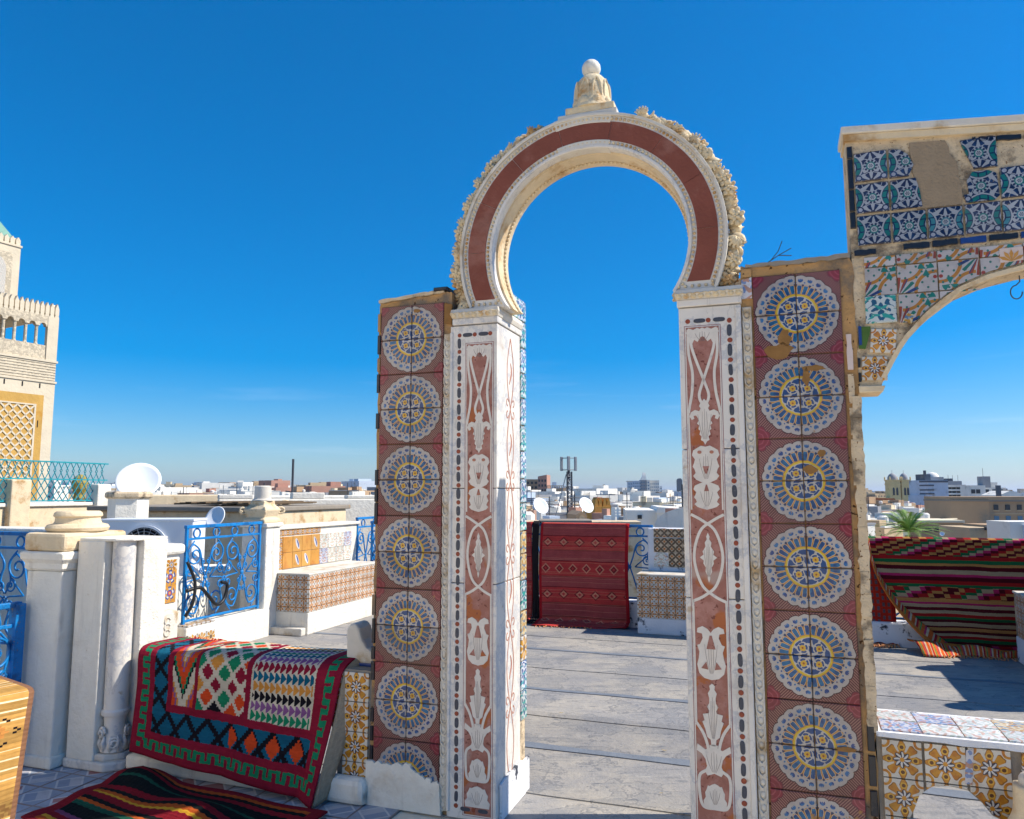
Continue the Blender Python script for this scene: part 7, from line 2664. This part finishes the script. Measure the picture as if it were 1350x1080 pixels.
# modern apartment building with stepped top and blue bands
bY = 300.0
bz = lambda py: at(1250, py, bY).z - CGZ
bX = lambda px: (px - 1250) / F_PX * bY
ap = thing('apartment_block', 'tall white modern block with dark banded stair tower, right', 'building', (at(1250, 640, bY).x, bY, CGZ), 0.0)
block(ap, bX(1221), bX(1232), 2, 14, 0, bz(653), 'city_pale blue', 'lower_wing')
block(ap, bX(1223), bX(1250), 0, 14, 0, bz(633), 'city_pale blue', 'main_wing')
for k, (a, c) in enumerate(((633.5, 636), (639, 641), (645, 647), (650, 652))):
    block(ap, bX(1222.8), bX(1231 if k else 1250), -0.25, 6, bz(c), bz(a), 'city_dark grey', 'dark_band')
block(ap, bX(1225.5), bX(1233), 3, 10, bz(633), bz(625), 'city_dark grey', 'stair_head')
block(ap, bX(1225.3), bX(1227.2), 2.8, 4, bz(625), bz(620), 'city_dark grey', 'chimney')
block(ap, bX(1238), bX(1256), 6, 14, bz(633), bz(628.5), 'city_grey', 'penthouse')
MB().lathe([(2.6, 0), (2.3, 0.9), (1.3, 1.7), (0.1, 2.0)], 16, bX(1246), 9, bz(628.5)).obj('roof_dome', 'city_white', ap, smooth=True)
block(ap, bX(1250), bX(1281), 4, 16, 0, bz(639), 'city_grey', 'balcony_wing')
for f in range(5):
    z_ = bz(641 + 5 * f)
    block(ap, bX(1250), bX(1281), 2.2, 4.2, z_ - 0.35, z_ + 0.25, 'city_white', 'balcony')
    for k in range(5):
        place('window', win_me, ap, (bX(1253 + 6 * k), 3.95, z_ - 1.0), None, (1.2, 1, 1.0))
block(ap, bX(1254), bX(1280), 6, 14, bz(639), bz(634), 'city_grey', 'penthouse')
block(ap, bX(1260), bX(1270), 7, 12, bz(634), bz(630.5), 'city_dark grey', 'roof_shed')
for px in (1262, 1268, 1275):
    MB().tube([(bX(px), 6, bz(634)), (bX(px), 6, bz(626))], 0.07, 4).obj('aerial', 'dark_metal', ap)

wh = thing('white_block', 'stepped white block with roof huts right of the modern block', 'building', (at(1300, 640, 240).x, 240, CGZ), radians(-10))
wz = lambda py: at(1300, py, 240).z - CGZ
wX = lambda px: (px - 1300) / F_PX * 240
block(wh, wX(1281), wX(1299), 0, 8, 0, wz(640), 'city_white')
block(wh, wX(1299), wX(1326), 1.5, 9, 0, wz(643), 'city_white')
block(wh, wX(1299.5), wX(1309), 2.0, 6, wz(643), wz(628), 'city_grey', 'roof_hut')
block(wh, wX(1309), wX(1318), 2.5, 6, wz(643), wz(636), 'city_white', 'roof_hut')
block(wh, wX(1322), wX(1332), 0.5, 6, wz(650), wz(646), 'city_tan', 'roof_hut')
for px in (1284, 1290, 1303, 1312, 1320):
    for f in range(2):
        place('window', win_me, wh, (wX(px), 0.0 if px < 1299 else 1.5, wz(648 + 9 * f)), None, (1.2, 1, 1.3))
MB().tube([(wX(1302), 3, wz(628)), (wX(1302), 3, wz(617))], 0.06, 4).obj('aerial', 'dark_metal', wh)
sh = thing('sloped_roof_shed', 'white shed with sloping roof at the far right edge', 'building', (at(1335, 650, 200).x, 200, CGZ), 0)
MB().prism([(-3.5, 0), (6, 0), (6, at(1335, 656, 200).z - CGZ), (-0.6, at(1335, 647, 200).z - CGZ), (-3.5, at(1335, 653, 200).z - CGZ)], 0, 8).obj('walls', 'city_white', sh)
MB().box(-4.2, -3.3, -0.5, 0.4, 0, at(1335, 640, 200).z - CGZ).obj('chimney', 'city_dark grey', sh)

# beige building with two rows of windows
gY = 105.0
gz = lambda py: at(1312, py, gY).z - CGZ
gX = lambda px: (px - 1312) / F_PX * gY
bg_ = thing('beige_building', 'large beige building with two rows of shuttered windows, right edge', 'building', (at(1312, 680, gY).x, gY, CGZ), 0.0)
MB().prism_z([(gX(1276), 4.0), (gX(1305), 0.0), (gX(1400), 0.0), (gX(1400), 12), (gX(1282), 12)], 0, gz(661)).obj('walls', 'city_tan', bg_)
MB().prism_z([(gX(1275), 3.9), (gX(1304.7), -0.25), (gX(1400), -0.25), (gX(1400), 12), (gX(1281), 12)], gz(661.5), gz(659)).obj('cornice', 'plaster_grey', bg_)
MB().prism_z([(gX(1276), 4.1), (gX(1305), 0.1), (gX(1400), 0.1), (gX(1400), 12), (gX(1282), 12)], gz(659), gz(655)).obj('parapet', 'city_tan', bg_)
for k in range(6):
    px = 1313.5 + 15.3 * k
    for top, bot, me in ((665.5, 672.5, win_me), (680.5, 688, win_me2)):
        zc, hh = (gz(top) + gz(bot)) / 2, gz(top) - gz(bot)
        place('window', me, bg_, (gX(px), 0.0, zc), None, (0.62, 1.6, hh))
        block(bg_, gX(px) - 0.42, gX(px) + 0.42, -0.08, 0.02, gz(bot) - 0.14, gz(bot), 'city_beige', 'sill')
MB().box(gX(1306), gX(1400), -0.06, 0.02, gz(678), gz(676.8)).obj('string_course', 'city_beige', bg_)

# brown low blocks in front of it
lb = thing('brown_house', 'long low brown house with pale coping behind the palm', 'building', (at(1240, 690, 85).x, 85, CGZ), radians(-6))
q = lambda py: at(1240, py, 85).z - CGZ
qx = lambda px: (px - 1240) / F_PX * 85
block(lb, qx(1214), qx(1268), 0, 6, 0, q(689), 'city_tan')
block(lb, qx(1212), qx(1269), -0.2, 6.2, q(689), q(686), 'city_cream', 'coping')
for px in (1224, 1236, 1256):
    MB().prism([(qx(px) - 0.35, q(701)), (qx(px) + 0.35, q(701)), (qx(px) + 0.35, q(697)), (qx(px), q(695)), (qx(px) - 0.35, q(697))], -0.06, 0.05).obj('window', 'city_window', lb)
lb2 = thing('brown_house', 'rough brown wall with dark doorways below the beige building', 'building', (at(1310, 690, 70).x, 70, CGZ), 0.0)
q2 = lambda py: at(1310, py, 70).z - CGZ
qx2 = lambda px: (px - 1310) / F_PX * 70
block(lb2, qx2(1278), qx2(1345), 0, 5, 0, q2(696), 'city_beige')
block(lb2, qx2(1312), qx2(1345), -0.3, 5, q2(696), q2(693), 'city_tan', 'upper_wall')
for px, a, c in ((1300, 694.5, 699), (1308, 694.5, 700), (1326, 698, 704)):
    place('window', win_me, lb2, (qx2(px), -0.3, (q2(a) + q2(c)) / 2), None, (0.34, 6.4, q2(a) - q2(c)))
lb3 = thing('white_house', 'bright white roof block under the beige building at right edge', 'building', (at(1340, 690, 62).x, 62, CGZ), 0.0)
block(lb3, (1331 - 1340) / F_PX * 62, 3.0, 0, 3, 0, at(1340, 688, 62).z - CGZ, 'city_white')
block(lb3, (1347 - 1340) / F_PX * 62, 3.4, -0.6, 1.0, 0, at(1340, 692, 62).z - CGZ, 'city_pale blue', 'side_wall')

# orange-roofed church-like houses seen through the archway
oh = thing('ochre_house', 'ochre house with pointed gables right of the clean dish', 'building', (at(793, 665, 75).x, 75, CGZ), 0.1)
oz = lambda py: at(793, py, 75).z - CGZ
ox = lambda px: (px - 793) / F_PX * 75
M['city_ochre'] = simple('city_ochre', '#c89a52', 0.9, 0.25, 0.6, 3.0, 0.02, 0.15, 'World', '#a8723c', 0.5)
block(oh, ox(784), ox(806), 0, 6, 0, oz(668), 'city_ochre')
for a in (785, 790, 796, 801):
    MB().prism([(ox(a), oz(668)), (ox(a + 5), oz(668)), (ox(a + 4), oz(659)), (ox(a + 2.5), oz(656.5)), (ox(a + 1), oz(659))], 0.3, 2.0).obj('gable', 'city_ochre', oh)
block(oh, ox(780), ox(796), -1.2, 0.0, 0, oz(676), 'city_rose', 'front_wing')
wv = thing('white_house', 'white house with plain walls above the far tiled parapet', 'building', (at(850, 680, 40).x, 40, CGZ), -0.12)
vz = lambda py: at(850, py, 40).z - CGZ
vx = lambda px: (px - 850) / F_PX * 40
block(wv, vx(826), vx(866), 0.5, 6, 0, vz(673), 'city_white')
block(wv, vx(866), vx(910), 0, 6, 0, vz(676), 'city_white')
MB().prism([(vx(864), vz(676)), (vx(912), vz(676)), (vx(908), vz(671)), (vx(868), vz(668.5))], -0.1, 6.1).obj('roof', 'city_white', wv)
place('window', win_me, wv, (vx(844), 0.5, vz(682)), None, (0.22, 1, 0.2))
gb = thing('stone_house', 'small stone gabled hut below the clean satellite dish', 'building', (at(767, 685, 28).x, 28, CGZ), 0.1)
gz2 = lambda py: at(767, py, 28).z - CGZ
gx2 = lambda px: (px - 767) / F_PX * 28
MB().prism([(gx2(760), 0), (gx2(774), 0), (gx2(774), gz2(679)), (gx2(767), gz2(674)), (gx2(760), gz2(679))], 0, 2.0).obj('walls', 'city_tan', gb)
MB().prism([(gx2(767) + 0.1 * cos(2 * pi * k / 14), gz2(683) + 0.1 * sin(2 * pi * k / 14)) for k in range(14)], -0.03, 0.05).obj('round_window', 'city_beige', gb)
bw = thing('low_wall_roof', 'pale stone roof wall just above the red rug', 'wall', (at(750, 690, 17).x, 17, CGZ), -0.05)
block(bw, -1.6, 1.6, 0, 1.0, 0, at(750, 688, 17).z - CGZ, 'old_stone')
block(bw, -0.65, 0.5, -0.2, 1.0, 0, at(750, 686, 17).z - CGZ, 'plaster_grey', 'coping')

# palm rising behind the kilim
pc = at(1198, 706, 46)
palm = thing('palm_tree', 'green palm crown rising above the striped kilim', 'palm', (pc.x, pc.y, CGZ), 0)
MB().tube([(0, 0, 0), (0.1, 0, (pc.z - CGZ) * 0.5), (0, 0, pc.z - CGZ)], [0.28, 0.24, 0.22], 10).obj('trunk', 'palm_trunk', palm)
pr = random.Random(3)
for k in range(46):
    az = pr.uniform(0, 2 * pi)
    el = pr.uniform(0.05, 1.3)
    L = pr.uniform(1.9, 2.7)
    mb = MB()
    spine = []
    for i in range(13):
        q = i / 12
        r_ = L * q * cos(el) * (1.0)
        z_ = L * q * sin(el) - 0.38 * L * q * q
        spine.append(Vector((r_ * cos(az), r_ * sin(az), pc.z - CGZ + 0.2 + z_)))
    mb.tube(spine, [0.022 * (1 - 0.8 * i / 12) for i in range(13)], 4)
    side = Vector((-sin(az), cos(az), 0))
    for i in range(2, 13):
        for j in range(2):
            for s in (-1, 1):
                q = (i - 0.5 * j) / 12
                p = spine[i - 1].lerp(spine[i], 1 - 0.5 * j)
                d = (spine[i] - spine[i - 1]).normalized()
                ll = 0.42 * sin(pi * min(1, 0.15 + 0.85 * q)) + 0.08
                e_ = p + side * s * ll * 0.62 + d * ll * 0.7 - Vector((0, 0, 0.10 * ll))
                wv_ = d * 0.028
                b0 = len(mb.v)
                mb.v += [tuple(p - wv_), tuple(p + wv_), tuple(e_)]
                mb.f.append((b0, b0 + 1, b0 + 2))
    mb.obj('frond', 'palm_green', palm)
# a bush at the foot of the kilim's left end
bs = at(1146, 709, 38)
bush = thing('green_bush', 'small green bush top just left of the palm', 'bush', (bs.x, bs.y, bs.z - 1.2), 0)
mb = MB()
for k in range(420):
    p = Vector((pr.gauss(0, 0.36), pr.gauss(0, 0.36), 0.95 + pr.gauss(0, 0.22)))
    a = Vector((pr.uniform(-1, 1), pr.uniform(-1, 1), pr.uniform(-1, 1))).normalized() * 0.09
    c = a.cross(Vector((0, 0, 1))) * 0.6
    b0 = len(mb.v)
    mb.v += [tuple(p - a), tuple(p + c), tuple(p + a), tuple(p - c)]
    mb.f.append((b0, b0 + 1, b0 + 2, b0 + 3))
mb.obj('crown', 'leaf_green', bush)
MB().tube([(0, 0, -6), (0, 0, 0.9)], 0.1, 6).obj('trunk', 'palm_trunk', bush)
print('houses', n_house)

# houses that would share a label: say which one, counted from the left
ORD = ['leftmost', 'second from left', 'third from left', 'fourth from left', 'fifth from left', 'sixth from left', 'seventh from left', 'eighth from left', 'ninth from left', 'tenth from left']
by = {}
for o in scene.objects:
    if o.parent is None and o.get('label') and o.name.startswith('house'):
        by.setdefault(o['label'], []).append(o)
for lb_, os_ in by.items():
    os_.sort(key=lambda o: o.location.x / o.location.y)
    n = len(os_)
    if n == 1:
        continue
    for i, o in enumerate(os_):
        if i < len(ORD):
            o['label'] = '%s, %s' % (lb_, ORD[i])
        else:
            j = n - 1 - i
            o['label'] = '%s, %s' % (lb_, 'rightmost' if j == 0 else ORD[j].replace('from left', 'from right') if 0 < j < len(ORD) else 'in the middle of the row')

# ================================================================ HAZE over the city
hz_b = Mat('haze')
pv = hz_b.n('ShaderNodeVolumePrincipled')
pv.inputs['Color'].default_value = (0.80, 0.88, 1.0, 1.0)
pv.inputs['Density'].default_value = 0.00006
pv.inputs['Anisotropy'].default_value = 0.3
hz_o = hz_b.n('ShaderNodeOutputMaterial')
hz_b.nt.links.new(pv.outputs[0], hz_o.inputs['Volume'])
stuff(MB().box(-31000, 31000, -3100, 46000, -16.0, 160.0).obj('haze', hz_b.mat))
